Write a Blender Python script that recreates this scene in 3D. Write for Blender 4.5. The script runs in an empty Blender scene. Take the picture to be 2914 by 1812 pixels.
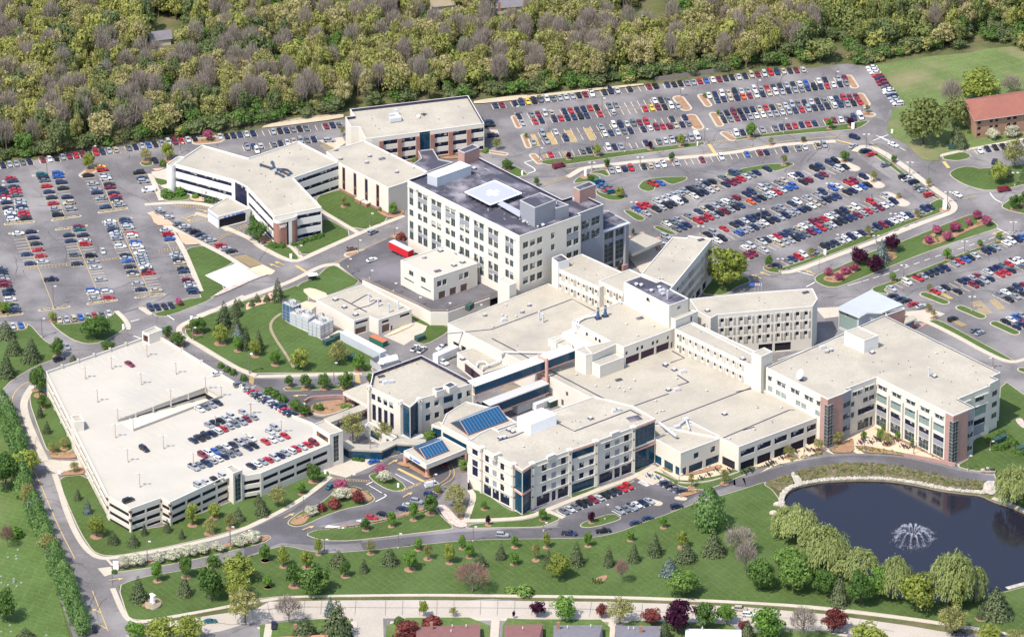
import bpy, bmesh, math, random
import numpy as np
from mathutils import Vector, Matrix
from mathutils.geometry import tessellate_polygon
R = math.radians
rng = random.Random(7)
scene = bpy.context.scene
col = scene.collection

# ---------------------------------------------------------------- camera
FW, FH, FPX = 2914.0, 1812.0, 18500.0
TH = R(27.2)
S0 = 7.47                                     # pixels per metre in the middle of the photograph
CH = FPX / S0 * math.sin(TH)
CD = CH / math.tan(TH)
cam_d = bpy.data.cameras.new('camera')
cam_d.sensor_width = 36.0; cam_d.sensor_fit = 'HORIZONTAL'
cam_d.lens = FPX / FW * 36.0
cam_d.clip_start = 5; cam_d.clip_end = 60000
cam = bpy.data.objects.new('camera', cam_d); col.objects.link(cam)
cam.location = (0, -CD, CH); cam.rotation_euler = (math.pi/2 - TH, 0, 0)
scene.camera = cam
ST, CT = math.sin(TH), math.cos(TH)

def ground(px, py, z=0.0):
    """survey: image position of a point known to be at height z -> its place in the world"""
    u = (px - FW/2) / FPX; v = (py - FH/2) / FPX
    dx, dy, dz = u, CT - v*ST, -ST - v*CT
    t = (z - CH) / dz
    return Vector((dx*t, -CD + dy*t, z))
def scale_at(py):
    v = py - FH/2
    return (FPX*ST + v*CT) / CH               # px per metre across
ORG = {'a': 0, 'b': 700, 'c': 1400, 'd': 2114, '0': 0, '1': 400, '2': 850, '3': 1312}
ZF = 3.024
def q(s, z=None):
    """'b1 10,20 30,40 c1 5,6' -> list of image points (z None) or world points at height z"""
    out = []; ox = oy = 0
    for t in s.split():
        if ',' in t:
            a = t.split(',')
            p = (ox + float(a[0])/ZF, oy + float(a[1])/ZF)
            zz = float(a[2]) if len(a) > 2 else z
            out.append(p if zz is None else ground(p[0], p[1], zz))
        else:
            ox, oy = ORG[t[0]], ORG[t[1]]
    return out
def ipx(reg, x, y): return (ORG[reg[0]] + x/ZF, ORG[reg[1]] + y/ZF)
def at(reg, x, y, z=0.0): return ground(*ipx(reg, x, y), z)

# ---------------------------------------------------------------- materials
MATS = {}
def mat(name, color, rough=.8, metal=0.0, var=0.0, vscale=.1, spec=.3, var2=None, v2scale=1.0, coat=0.0, bump=0.0, trans=0.0, grain=0.0):
    m = bpy.data.materials.new(name); m.use_nodes = True
    nt = m.node_tree; b = nt.nodes['Principled BSDF']
    b.inputs['Base Color'].default_value = (*color, 1)
    b.inputs['Roughness'].default_value = rough
    b.inputs['Metallic'].default_value = metal
    b.inputs['Specular IOR Level'].default_value = spec
    if coat: b.inputs['Coat Weight'].default_value = coat; b.inputs['Coat Roughness'].default_value = .08
    src = None
    if var:
        geo = nt.nodes.new('ShaderNodeNewGeometry')
        n1 = nt.nodes.new('ShaderNodeTexNoise'); n1.inputs['Scale'].default_value = vscale
        n1.inputs['Detail'].default_value = 6; n1.inputs['Roughness'].default_value = .65
        nt.links.new(geo.outputs['Position'], n1.inputs['Vector'])
        mr = nt.nodes.new('ShaderNodeMapRange'); mr.inputs[1].default_value = .3; mr.inputs[2].default_value = .7
        mr.inputs[3].default_value = 1 - var; mr.inputs[4].default_value = 1 + var
        nt.links.new(n1.outputs['Fac'], mr.inputs[0])
        mul = nt.nodes.new('ShaderNodeVectorMath'); mul.operation = 'SCALE'
        mul.inputs[0].default_value = color
        nt.links.new(mr.outputs[0], mul.inputs['Scale'])
        if grain:                                 # fine speckle of gravel, aggregate or grass
            n3 = nt.nodes.new('ShaderNodeTexNoise'); n3.inputs['Scale'].default_value = 1.3; n3.inputs['Detail'].default_value = 2
            nt.links.new(geo.outputs['Position'], n3.inputs['Vector'])
            m3 = nt.nodes.new('ShaderNodeMapRange'); m3.inputs[1].default_value = .3; m3.inputs[2].default_value = .7; m3.inputs[3].default_value = 1-grain; m3.inputs[4].default_value = 1+grain
            nt.links.new(n3.outputs['Fac'], m3.inputs[0]); mm = nt.nodes.new('ShaderNodeMath'); mm.operation = 'MULTIPLY'
            nt.links.new(m3.outputs[0], mm.inputs[0]); nt.links.new(mr.outputs[0], mm.inputs[1]); nt.links.new(mm.outputs[0], mul.inputs['Scale'])
        src = mul.outputs[0]
        if var2:
            n2 = nt.nodes.new('ShaderNodeTexNoise'); n2.inputs['Scale'].default_value = v2scale
            n2.inputs['Detail'].default_value = 4
            nt.links.new(geo.outputs['Position'], n2.inputs['Vector'])
            cr = nt.nodes.new('ShaderNodeMapRange'); cr.inputs[1].default_value = .48; cr.inputs[2].default_value = .72
            nt.links.new(n2.outputs['Fac'], cr.inputs[0])
            mx = nt.nodes.new('ShaderNodeMix'); mx.data_type = 'RGBA'
            mx.inputs['B'].default_value = (*var2, 1)
            nt.links.new(src, mx.inputs['A']); nt.links.new(cr.outputs[0], mx.inputs['Factor'])
            src = mx.outputs['Result']
        nt.links.new(src, b.inputs['Base Color'])
    if trans:
        tr = nt.nodes.new('ShaderNodeBsdfTranslucent'); tr.inputs['Color'].default_value = (*[min(1, c*1.3) for c in color], 1)
        ms = nt.nodes.new('ShaderNodeMixShader'); ms.inputs[0].default_value = trans
        if src: nt.links.new(src, tr.inputs['Color'])
        nt.links.new(b.outputs[0], ms.inputs[1]); nt.links.new(tr.outputs[0], ms.inputs[2])
        nt.links.new(ms.outputs[0], nt.nodes['Material Output'].inputs['Surface'])
    MATS[name] = m
    return m

def grass_mat(name, color, ang, pitch, amt, dry):
    m = mat(name, color, .9, var=.2, vscale=.05, var2=dry, v2scale=.045, spec=.1, grain=.14)
    nt = m.node_tree; b = nt.nodes['Principled BSDF']
    src = b.inputs['Base Color'].links[0].from_socket
    geo = nt.nodes.new('ShaderNodeNewGeometry')
    def stripes(a, p, width):
        vr = nt.nodes.new('ShaderNodeVectorRotate'); vr.rotation_type = 'Z_AXIS'; vr.inputs['Angle'].default_value = a
        nt.links.new(geo.outputs['Position'], vr.inputs['Vector'])
        nz = nt.nodes.new('ShaderNodeTexNoise'); nz.inputs['Scale'].default_value = .06
        nt.links.new(geo.outputs['Position'], nz.inputs['Vector'])
        sx = nt.nodes.new('ShaderNodeSeparateXYZ'); nt.links.new(vr.outputs[0], sx.inputs[0])
        ad = nt.nodes.new('ShaderNodeMath'); ad.operation = 'MULTIPLY_ADD'
        nt.links.new(nz.outputs['Fac'], ad.inputs[0]); ad.inputs[1].default_value = 1.6
        nt.links.new(sx.outputs['X'], ad.inputs[2])
        pp = nt.nodes.new('ShaderNodeMath'); pp.operation = 'PINGPONG'; pp.inputs[1].default_value = p/2
        nt.links.new(ad.outputs[0], pp.inputs[0])
        mr = nt.nodes.new('ShaderNodeMapRange'); mr.inputs[1].default_value = 0; mr.inputs[2].default_value = width
        mr.inputs[3].default_value = 1; mr.inputs[4].default_value = 0
        nt.links.new(pp.outputs[0], mr.inputs[0])
        n2 = nt.nodes.new('ShaderNodeTexNoise'); n2.inputs['Scale'].default_value = .3
        nt.links.new(geo.outputs['Position'], n2.inputs['Vector'])
        m2 = nt.nodes.new('ShaderNodeMapRange'); m2.inputs[1].default_value = .34; m2.inputs[2].default_value = .58
        nt.links.new(n2.outputs['Fac'], m2.inputs[0])
        mu = nt.nodes.new('ShaderNodeMath'); mu.operation = 'MULTIPLY'
        nt.links.new(mr.outputs[0], mu.inputs[0]); nt.links.new(m2.outputs[0], mu.inputs[1])
        return mu.outputs[0]
    st = stripes(ang, pitch, .3); s2 = stripes(ang+1.25, pitch*1.7, .26)
    mxx = nt.nodes.new('ShaderNodeMath'); mxx.operation = 'MAXIMUM'; nt.links.new(st, mxx.inputs[0]); nt.links.new(s2, mxx.inputs[1]); st = mxx.outputs[0]
    mx = nt.nodes.new('ShaderNodeMix'); mx.data_type = 'RGBA'
    mx.inputs['B'].default_value = (color[0]*2.2, color[1]*1.75, color[2]*2.2, 1)
    sc = nt.nodes.new('ShaderNodeMath'); sc.operation = 'MULTIPLY'; sc.inputs[1].default_value = amt
    nt.links.new(st, sc.inputs[0]); nt.links.new(sc.outputs[0], mx.inputs['Factor'])
    nt.links.new(src, mx.inputs['A']); nt.links.new(mx.outputs['Result'], b.inputs['Base Color'])
    return m

mat('cream', (.62, .575, .50), .85, var=.05, vscale=.12)
mat('white_wall', (.68, .66, .625), .8, var=.04, vscale=.12)
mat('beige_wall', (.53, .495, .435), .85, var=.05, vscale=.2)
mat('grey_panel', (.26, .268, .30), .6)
mat('light_grey', (.44, .44, .44), .6)
mat('roof_gravel', (.378, .343, .283), .95, var=.11, vscale=.05, var2=(.315, .288, .245), v2scale=.08, grain=0.09)
mat('roof_dark', (.058, .057, .08), .85, var=.2, vscale=.05, var2=(.26, .24, .27), v2scale=.13, grain=0.15)
mat('cap_white', (.62, .60, .565), .6)
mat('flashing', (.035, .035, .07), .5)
mat('deck', (.425, .395, .345), .85, var=.06, vscale=.05, var2=(.37, .345, .31), v2scale=.03)
mat('brick', (.30, .155, .12), .9, var=.12, vscale=.6)
mat('tan_brick', (.34, .205, .14), .9, var=.1, vscale=.5)
mat('pink_brick', (.37, .225, .195), .9, var=.1, vscale=.5)
mat('salmon', (.55, .30, .24), .7)
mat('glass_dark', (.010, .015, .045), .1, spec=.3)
mat('glass_teal', (.006, .048, .09), .08, spec=.35)
mat('glass_grey', (.04, .058, .06), .12, spec=.4)
mat('glass_green', (.22, .30, .27), .2, spec=.5)
mat('glass_blue', (.012, .072, .165), .25, spec=.5)
mat('blind', (.42, .41, .38), .8)
mat('void', (.018, .016, .025), .9)  # painted-in shade behind openings; also colours the dark pickup beds
mat('louvre', (.075, .035, .055), .7)
mat('brown_metal', (.16, .07, .045), .6)
mat('frame', (.30, .30, .31), .5)
mat('frame_dark', (.05, .045, .06), .5)
mat('metal', (.58, .60, .64), .45, metal=.3)
mat('metal_blue', (.05, .11, .19), .5)
mat('steel_roof', (.44, .47, .51), .5, var=.04, vscale=.3)
mat('asphalt', (.158, .147, .148), .95, var=.24, vscale=.05, var2=(.245, .23, .225), v2scale=.05, grain=0.13)
mat('asphalt_lot', (.142, .132, .136), .95, var=.26, vscale=.045, var2=(.235, .22, .215), v2scale=.045, grain=0.13)
mat('asphalt_dark', (.092, .087, .094), .95, var=.16, vscale=.05, var2=(.16, .15, .17), v2scale=.05, grain=0.12)
mat('concrete', (.445, .395, .325), .9, var=.08, vscale=.15, grain=0.07)
mat('kerb', (.43, .38, .30), .9, var=.06, vscale=.3)
mat('street', (.39, .345, .295), .9, var=.07, vscale=.08, var2=(.44, .39, .34), v2scale=.05, grain=0.08)
mat('paver', (.55, .43, .31), .9, var=.08, vscale=.3)
mat('mulch', (.29, .17, .105), .95, var=.2, vscale=.4)
mat('peach', (.50, .335, .235), .9, var=.08, vscale=.3)
mat('soil', (.27, .22, .15), .95, var=.2, vscale=.2)
mat('sand', (.44, .37, .27), .95, var=.15, vscale=.15)
mat('rock', (.40, .37, .315), .9, var=.3, vscale=.8, var2=(.35, .31, .27), v2scale=1.2, grain=0.2)
mat('rock_pink', (.42, .34, .30), .9, var=.3, vscale=1.0, var2=(.6, .5, .45), v2scale=1.4)
mat('bank', (.115, .10, .05), .95, var=.4, vscale=.25, var2=(.19, .145, .10), v2scale=.5, grain=0.3)
mat('yellow_paint', (.50, .36, .15), .8)
mat('pale_paint', (.60, .52, .38), .8)
mat('white_paint', (.8, .78, .74), .8)
mat('white', (.64, .64, .64), .5)
mat('pure_white', (.93, .93, .93), .5)
mat('pad_grey', (.36, .37, .41), .6)
mat('red', (.50, .02, .03), .4)
mat('pale_red', (.62, .17, .13), .6)
mat('green_box', (.035, .075, .065), .6)
mat('dumpster_green', (.03, .14, .10), .6)
mat('rust', (.45, .14, .07), .8)
mat('blue_sign', (.06, .16, .55), .5)
mat('terracotta', (.25, .10, .075), .85, var=.08, vscale=.4)
mat('roof_brown', (.20, .095, .09), .9, var=.12, vscale=.5)
mat('roof_grey', (.17, .16, .18), .9, var=.12, vscale=.5)
mat('roof_orange', (.50, .22, .13), .9, var=.1, vscale=.5)
mat('bark', (.10, .075, .06), .95)
mat('bark_grey', (.17, .14, .125), .95)
mat('tyre', (.015, .015, .015), .7)
mat('car_glass', (.015, .018, .03), .08, spec=.6)
mat('pole', (.20, .16, .14), .5)
mat('pole_tan', (.42, .30, .22), .6)
mat('lamp_head', (.55, .52, .52), .5)
mat('wood', (.24, .21, .19), .9)
m = mat('water_spray', (.85, .86, .92), .6)
nt = m.node_tree; tb = nt.nodes.new('ShaderNodeBsdfTransparent'); ms = nt.nodes.new('ShaderNodeMixShader'); ms.inputs[0].default_value = .45
nt.links.new(nt.nodes['Principled BSDF'].outputs[0], ms.inputs[1]); nt.links.new(tb.outputs[0], ms.inputs[2]); nt.links.new(ms.outputs[0], nt.nodes['Material Output'].inputs['Surface'])
grass_mat('lawn', (.064, .100, .029), R(35), 2.2, .36, (.080, .130, .042))
grass_mat('lawn_plain', (.063, .099, .029), R(-36), 2.4, .42, (.082, .125, .042))
grass_mat('meadow', (.115, .155, .055), R(62), 4.5, .4, (.21, .185, .105))
grass_mat('field', (.078, .125, .036), R(-62), 2.6, .45, (.12, .15, .055))
mat('woodland_floor', (.085, .095, .035), .95, var=.3, vscale=.06, var2=(.15, .12, .07), v2scale=.1, grain=0.25)
m = mat('water', (.015, .0145, .023), .06, spec=.5)
nt = m.node_tree
g_ = nt.nodes.new('ShaderNodeNewGeometry'); nz = nt.nodes.new('ShaderNodeTexNoise'); nz.inputs['Scale'].default_value = 1.6
nt.links.new(g_.outputs['Position'], nz.inputs['Vector'])
bp = nt.nodes.new('ShaderNodeBump'); bp.inputs['Strength'].default_value = .12; bp.inputs['Distance'].default_value = .1
nt.links.new(nz.outputs['Fac'], bp.inputs['Height']); nt.links.new(bp.outputs[0], nt.nodes['Principled BSDF'].inputs['Normal'])

# ---------------------------------------------------------------- mesh builder
class MB:
    lift = 0.0                                # each further sheet of a layer lies this much higher
    def __init__(s, lift=0.0): s.v = []; s.f = []; s.m = []; s.mats = []; s.lift = lift; s.np = 0
    def mi(s, name):
        if name not in s.mats: s.mats.append(name)
        return s.mats.index(name)
    def face(s, pts, m):
        i = len(s.v); s.v += [tuple(p) for p in pts]; s.f.append(tuple(range(i, i+len(pts)))); s.m.append(s.mi(m))
    def poly(s, pts, m, holes=()):
        loops = [[Vector((p[0], p[1], 0)) for p in pts]] + [[Vector((p[0], p[1], 0)) for p in h] for h in holes]
        allp = list(pts) + [p for h in holes for p in h]
        if s.lift: allp = [(p[0], p[1], p[2]+s.lift*s.np) for p in allp]; s.np += 1
        i = len(s.v); s.v += [tuple(p) for p in allp]; k = s.mi(m)
        for t in tessellate_polygon(loops):
            a, b, c = (Vector(allp[j]) for j in t)
            if (b-a).cross(c-a).z < 0: t = (t[0], t[2], t[1])
            s.f.append(tuple(i+j for j in t)); s.m.append(k)
    def box(s, c, sx, sy, sz, m, ang=0.0, top=1.0):
        """box standing on c; top = taper of the upper face"""
        ca, sa = math.cos(ang), math.sin(ang); P = []
        for zz, k in ((0, 1.0), (sz, top)):
            for x, y in ((-1, -1), (1, -1), (1, 1), (-1, 1)):
                dx, dy = x*sx/2*k, y*sy/2*k
                P.append((c[0]+dx*ca-dy*sa, c[1]+dx*sa+dy*ca, c[2]+zz))
        i = len(s.v); s.v += P; k = s.mi(m)
        for f in ((0, 3, 2, 1), (4, 5, 6, 7), (0, 1, 5, 4), (1, 2, 6, 5), (2, 3, 7, 6), (3, 0, 4, 7)):
            s.f.append(tuple(i+j for j in f)); s.m.append(k)
    def bar(s, a, b, w, m, h=None):
        """square bar from a to b"""
        a = Vector(a); b = Vector(b); d = (b-a).normalized(); h = h or w
        up = Vector((0, 0, 1)) if abs(d.z) < .95 else Vector((1, 0, 0))
        x = d.cross(up).normalized()*w/2; y = x.cross(d).normalized()*h/2
        P = [p + sx*x + sy*y for p in (a, b) for sx, sy in ((-1, -1), (1, -1), (1, 1), (-1, 1))]
        i = len(s.v); s.v += [tuple(p) for p in P]; k = s.mi(m)
        for f in ((0, 3, 2, 1), (4, 5, 6, 7), (0, 1, 5, 4), (1, 2, 6, 5), (2, 3, 7, 6), (3, 0, 4, 7)):
            s.f.append(tuple(i+j for j in f)); s.m.append(k)
    def cyl(s, c, r, h, m, n=12, r2=None, axis=None):
        r2 = r if r2 is None else r2; c = Vector(c)
        ax = Vector(axis).normalized() if axis else Vector((0, 0, 1))
        up = Vector((0, 0, 1)) if abs(ax.z) < .9 else Vector((1, 0, 0))
        e1 = ax.cross(up).normalized(); e2 = ax.cross(e1)
        i = len(s.v); k = s.mi(m)
        for t, rr in ((0, r), (h, r2)):
            for j in range(n):
                a = 2*math.pi*j/n
                s.v.append(tuple(c + ax*t + e1*math.cos(a)*rr + e2*math.sin(a)*rr))
        for j in range(n):
            s.f.append((i+j, i+(j+1) % n, i+n+(j+1) % n, i+n+j)); s.m.append(k)
        s.f.append(tuple(i+n+j for j in range(n))); s.m.append(k)
        s.f.append(tuple(i+n-1-j for j in range(n))); s.m.append(k)
    def tube(s, pts, r, m, n=8):
        for a, b in zip(pts[:-1], pts[1:]):
            a = Vector(a); b = Vector(b); s.cyl(a, r, (b-a).length, m, n, axis=b-a)
    def dome(s, c, rx, ry, h, m, nu=12, nv=4):
        i = len(s.v); k = s.mi(m)
        for j in range(nv):
            a = j/nv*math.pi/2
            for u in range(nu):
                t = 2*math.pi*u/nu
                s.v.append((c[0]+math.cos(t)*math.cos(a)*rx, c[1]+math.sin(t)*math.cos(a)*ry, c[2]+math.sin(a)*h))
        s.v.append((c[0], c[1], c[2]+h))
        for j in range(nv-1):
            for u in range(nu):
                s.f.append((i+j*nu+u, i+j*nu+(u+1) % nu, i+(j+1)*nu+(u+1) % nu, i+(j+1)*nu+u)); s.m.append(k)
        for u in range(nu): s.f.append((i+(nv-1)*nu+u, i+(nv-1)*nu+(u+1) % nu, i+nv*nu)); s.m.append(k)
    def prism(s, pts, z0, z1, m, mtop=None, bottom=False):
        n = len(pts)
        for j in range(n):
            a, b = pts[j], pts[(j+1) % n]
            s.face([(a[0], a[1], z0), (b[0], b[1], z0), (b[0], b[1], z1), (a[0], a[1], z1)], m)
        s.poly([(p[0], p[1], z1) for p in pts], mtop or m)
        if bottom: s.poly([(p[0], p[1], z0) for p in pts], m)
    def build(s, name, parent=None, org=None, smooth=False):
        o_ = Vector(org) if org is not None else (root_org(parent) if parent else Vector((0, 0, 0)))
        me = bpy.data.meshes.new(name)
        me.from_pydata([(x-o_.x, y-o_.y, z-o_.z) for x, y, z in s.v], [], s.f)
        for n in s.mats: me.materials.append(MATS[n])
        me.polygons.foreach_set('material_index', s.m)
        if smooth: me.polygons.foreach_set('use_smooth', [True]*len(s.f))
        me.update()
        o = bpy.data.objects.new(name, me); col.objects.link(o)
        if parent: o.parent = parent
        elif org is not None: o.location = o_
        return o
def root_org(o):
    p = Vector((0, 0, 0))
    while o: p += o.location; o = o.parent
    return p
def fit(l):
    while len(l.split()) > 16 and ' the ' in l: l = l.replace(' the ', ' ', 1)
    for a, b in ((' in young leaf', ''), (' leaved', ''), (' leafy', ''), ('-shaped', '')):
        if len(l.split()) > 16: l = l.replace(a, b)
    return l
def tag(o, label, cat, group=None, kind=None):
    if label: o['label'] = fit(label)
    if cat: o['category'] = cat
    if group: o['group'] = group
    if kind: o['kind'] = kind
    return o
def empty(name, loc, label=None, cat=None, group=None):
    o = bpy.data.objects.new(name, None); o.empty_display_size = 1; o.location = loc; col.objects.link(o)
    return tag(o, label, cat, group)
def struct(mb, name, kind='structure'):
    o = mb.build(name); o['kind'] = kind; return o

# ---------------------------------------------------------------- 2D helpers
def area2(p): return sum(p[i][0]*p[(i+1) % len(p)][1] - p[(i+1) % len(p)][0]*p[i][1] for i in range(len(p)))/2
def offset(p, d):
    """grow (d>0) or shrink a closed outline by d metres"""
    n = len(p); sgn = 1 if area2(p) > 0 else -1; out = []
    for i in range(n):
        a, b, c = Vector(p[i-1][:2]), Vector(p[i][:2]), Vector(p[(i+1) % n][:2])
        e1 = (b-a); e2 = (c-b)
        if e1.length < 1e-6 or e2.length < 1e-6: out.append(b); continue
        e1.normalize(); e2.normalize()
        n1 = Vector((e1.y, -e1.x))*sgn; n2 = Vector((e2.y, -e2.x))*sgn
        m_ = n1+n2
        if m_.length < .2: out.append(b + n1*d); continue
        m_.normalize(); out.append(b + m_*d/max(.4, m_.dot(n1)))
    return out
def smooth_closed(p, it=1):
    for _ in range(it):
        o = []
        for i in range(len(p)):
            a, b = Vector(p[i]), Vector(p[(i+1) % len(p)])
            o += [a*.8+b*.2, a*.2+b*.8]
        p = o
    return p
def smooth_open(p, it=2):
    for _ in range(it):
        o = [p[0]]
        for a, b in zip(p[:-1], p[1:]): o += [a*.75+b*.25, a*.25+b*.75]
        p = o + [p[-1]]
    return p
def strip_quads(mb, p, w, z, m, skirt=0.0):
    L = []; Rr = []
    for i in range(len(p)):
        a = p[max(0, i-1)]; b = p[min(len(p)-1, i+1)]
        d = Vector((b[0]-a[0], b[1]-a[1])).normalized(); n = Vector((-d.y, d.x))*w/2
        L.append((p[i][0]+n.x, p[i][1]+n.y, z)); Rr.append((p[i][0]-n.x, p[i][1]-n.y, z))
    for i in range(len(p)-1):
        mb.face([Rr[i], Rr[i+1], L[i+1], L[i]], m)
        if skirt:
            for E in (L, Rr):
                mb.face([E[i], E[i+1], (*E[i+1][:2], z-skirt), (*E[i][:2], z-skirt)], m)
def capsule(a, b, w, n=6):
    a = Vector(a[:2]); b = Vector(b[:2]); d = (b-a).normalized(); r = w/2; out = []
    t = math.atan2(d.y, d.x)
    for c, t0 in ((b, t-math.pi/2), (a, t+math.pi/2)):
        for i in range(n+1):
            k = t0 + math.pi*i/n
            out.append(c + Vector((math.cos(k), math.sin(k)))*r)
    return out
ORD = 'first second third fourth fifth sixth seventh eighth ninth tenth eleventh twelfth thirteenth fourteenth fifteenth sixteenth seventeenth eighteenth nineteenth twentieth'.split()
ORD += ['twenty-'+x for x in ORD[:9]] + ['thirtieth'] + ['thirty-'+x for x in ORD[:9]] + ['fortieth'] + ['forty-'+x for x in ORD[:9]]
# ---------------------------------------------------------------- ground, roads, lawns
POND = q("d3 345,345 360,290 420,240 500,210 700,172 1000,158 1250,163 1500,203 1700,250 1900,275 2050,290 2150,340 2300,390 2419,440 2700,560 2760,760 2700,950 2419,1070 2270,1110 2100,1150 1900,1190 1600,1200 1400,1180 1250,1130 1100,1050 900,950 700,800 500,670 440,600 395,500 365,420", 0)
POND = smooth_closed(POND, 2)
G = MB(); BIG = 9000
G.poly([(-BIG, -4000, 0), (BIG, -4000, 0), (BIG, BIG*1.6, 0), (-BIG, BIG*1.6, 0)], 'woodland_floor', holes=[[(p[0], p[1], 0) for p in POND]])
struct(G, 'ground')
W_ = MB(); W_.poly([(p[0], p[1], -.55) for p in POND], 'water')
struct(W_, 'water')
K = MB()
for i in range(len(POND)):
    a, b = POND[i], POND[(i+1) % len(POND)]
    K.face([(a[0], a[1], -.6), (b[0], b[1], -.6), (b[0], b[1], .02), (a[0], a[1], .02)], 'soil')
struct(K, 'shore')

A = MB(.002)
A.poly(q("a0 -60,1440 300,1378 640,1300 1000,1262 1200,1238 1690,1172 1870,1160 2419,1085 b0 840,1030 1960,905 2419,858 c0 1320,742 1340,732 2419,608 d0 160,610 560,588 900,548 1060,578 1170,572 1600,900 2600,1100 2900,1200 d3 2900,400 2419,160 2220,172 1900,160 1600,105 1300,38 1000,5 700,20 380,105 180,200 0,245 c3 1930,310 1700,382 1500,462 1300,532 1100,612 900,657 b3 2419,680 1500,730 800,800 0,850 a3 1010,1072 1120,1340 1250,1400 c3 0,1180 d3 2419,1512 2419,1700 a3 700,1700 a3 150,180 a2 10,870 a2 -60,900", .02), 'asphalt')
struct(A, 'road')
A = MB(.002)
A.poly(q("a0 -60,1442 300,1380 1000,1264 1690,1174 1870,1162 2419,1087 b0 840,1032 800,1200 a1 1440,200 1500,690 1900,960 1700,1330 1200,1440 1000,1512 a2 430,190 -60,200", .05), 'asphalt_lot')
A.poly(q("b0 1960,907 2419,860 c0 1320,744 1340,734 2419,610 d0 160,612 560,590 900,550 1060,580 1200,650 1390,930 1260,945 1240,1050 1130,1010 1050,1080 500,1150 c0 2070,1210 1860,1240 700,1410 410,1400 250,1330 0,1360 b0 2100,1150", .05), 'asphalt_lot')
A.poly(q("c1 900,330 1010,285 2419,70 d1 700,60 980,130 1580,540 1650,600 300,1090 190,1080 c1 2160,1060 1900,900 1560,840 1190,800 1000,620", .05), 'asphalt_lot')
A.poly(q("d1 1230,1290 2480,810 d2 2480,480 2330,530 1720,190 1390,60 d1 1250,1420", .05), 'asphalt_lot')
struct(A, 'parking_lot')
A = MB(.002)
for w, s in ((6.6, "c3 1500,330 1800,240 2100,150 d3 0,200 380,70 d2 700,1395 1000,1378 1300,1390 1600,1450 d3 1800,110 2200,170"),
             (7.5, "b3 1000,740 1800,650 2419,620 c3 600,610 900,610 1200,520 1500,410")):
    strip_quads(A, smooth_open(q(s, .07)), w, .07, 'asphalt_dark')
A.poly(q("b3 -20,820 300,700 600,720 1000,700 1000,560 600,560 1300,430 1650,330 1800,150 1700,0 1250,-30 1050,100 700,180 400,420 0,600", .06), 'asphalt_dark')
A.poly(q("b2 -80,700 0,690 500,690 1090,660 1080,1000 600,1040 350,900 100,740", .06), 'asphalt_dark')
A.poly(q("c3 560,560 620,380 1250,150 1600,180 1750,300 1500,440 1000,600", .062), 'asphalt_dark')
struct(A, 'driveway')

# concrete: street, pads, pavers
C = MB(.002)
C.poly(q("a3 1250,1420 1500,1370 1900,1310 2200,1270 b3 200,1205 700,1195 1500,1192 c3 0,1197 1000,1207 1700,1230 d3 0,1250 700,1312 1400,1408 2000,1512 2419,1580 2419,1800 1600,1640 900,1475 600,1445 c3 2000,1405 1000,1362 0,1350 b3 1180,1350 1190,1700 940,1700 920,1350 500,1352 0,1395 a3 1900,1460 1500,1530 1300,1560 1080,1500", .06), 'street')
struct(C, 'street')
C = MB(.002)
C.poly(q("a1 1765,1160 2040,1055 2230,1170 1960,1266", .31), 'pure_white')
C.poly(q("a1 2130,1105 2260,1065 2370,1120 2340,1150 2235,1168", .12), 'paver')
C.poly(q("c3 1220,130 1400,30 1470,90 1480,160 1380,205 1290,170", .1), 'concrete')
C.poly(q("b2 760,1470 900,1440 1100,1400 1350,1330 1330,1300 900,1345 770,1340", .1), 'concrete')
C.poly(q("b3 740,110 860,140 1050,60 1200,-20 1000,-60 640,60 620,80", .1), 'concrete')
C.poly(q("b2 640,370 700,330 790,270 880,290 830,380 720,415 690,400", .1), 'paver')
C.poly(q("b2 1180,320 1420,190 1620,250 1500,330 1420,360 1360,400", .1), 'concrete')
C.poly(q("b1 440,1370 640,1400 560,1460 440,1512", .1), 'paver')
C.poly(q("a3 500,110 480,60 690,-20 700,100", .1), 'concrete')
C.poly(q("a2 370,1380 700,1400 740,1500 480,1500 400,1460", .09), 'concrete')
C.poly(q("a3 840,920 960,905 975,965 900,990", .1), 'concrete')
C.poly(q("a1 1300,270 1440,240 1450,420 1390,400", .1), 'concrete')
C.poly(q("c1 1160,980 1500,900 1700,1000 1280,1140", .1), 'concrete')
C.poly(q("d1 640,1440 830,1430 840,1512 d2 700,170 640,100", .1), 'concrete')
C.poly(q("d2 1395,110 1620,90 1740,130 1600,200 1480,190", .1), 'concrete')
C.poly(q("d2 1455,215 1610,205 1520,255", .13), 'pink_brick')
C.poly(q("b0 620,1210 830,1180 860,1230 780,1285", .1), 'concrete')
C.poly(q("b0 2030,1110 2165,1120 2180,1165 2060,1180", .1), 'concrete')
struct(C, 'pavement')
C = MB(.002)
C.poly(q("c3 1420,50 1480,30 1640,60 1990,0 2130,-40 2240,-130 d2 640,1215 700,1290 500,1385 300,1425 150,1495 c3 2419,20 2000,112 1640,180", .1), 'paver')
C.poly(q("d2 840,1240 930,1150 1145,1050 1270,1150 1745,1395 1800,1440 1610,1365 1380,1325 1060,1262 960,1262 1045,1330 980,1330", .1), 'paver')
C.poly(q("d2 690,1300 640,1270 680,1240 790,1340", .11), 'paver')
struct(C, 'terrace')

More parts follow.
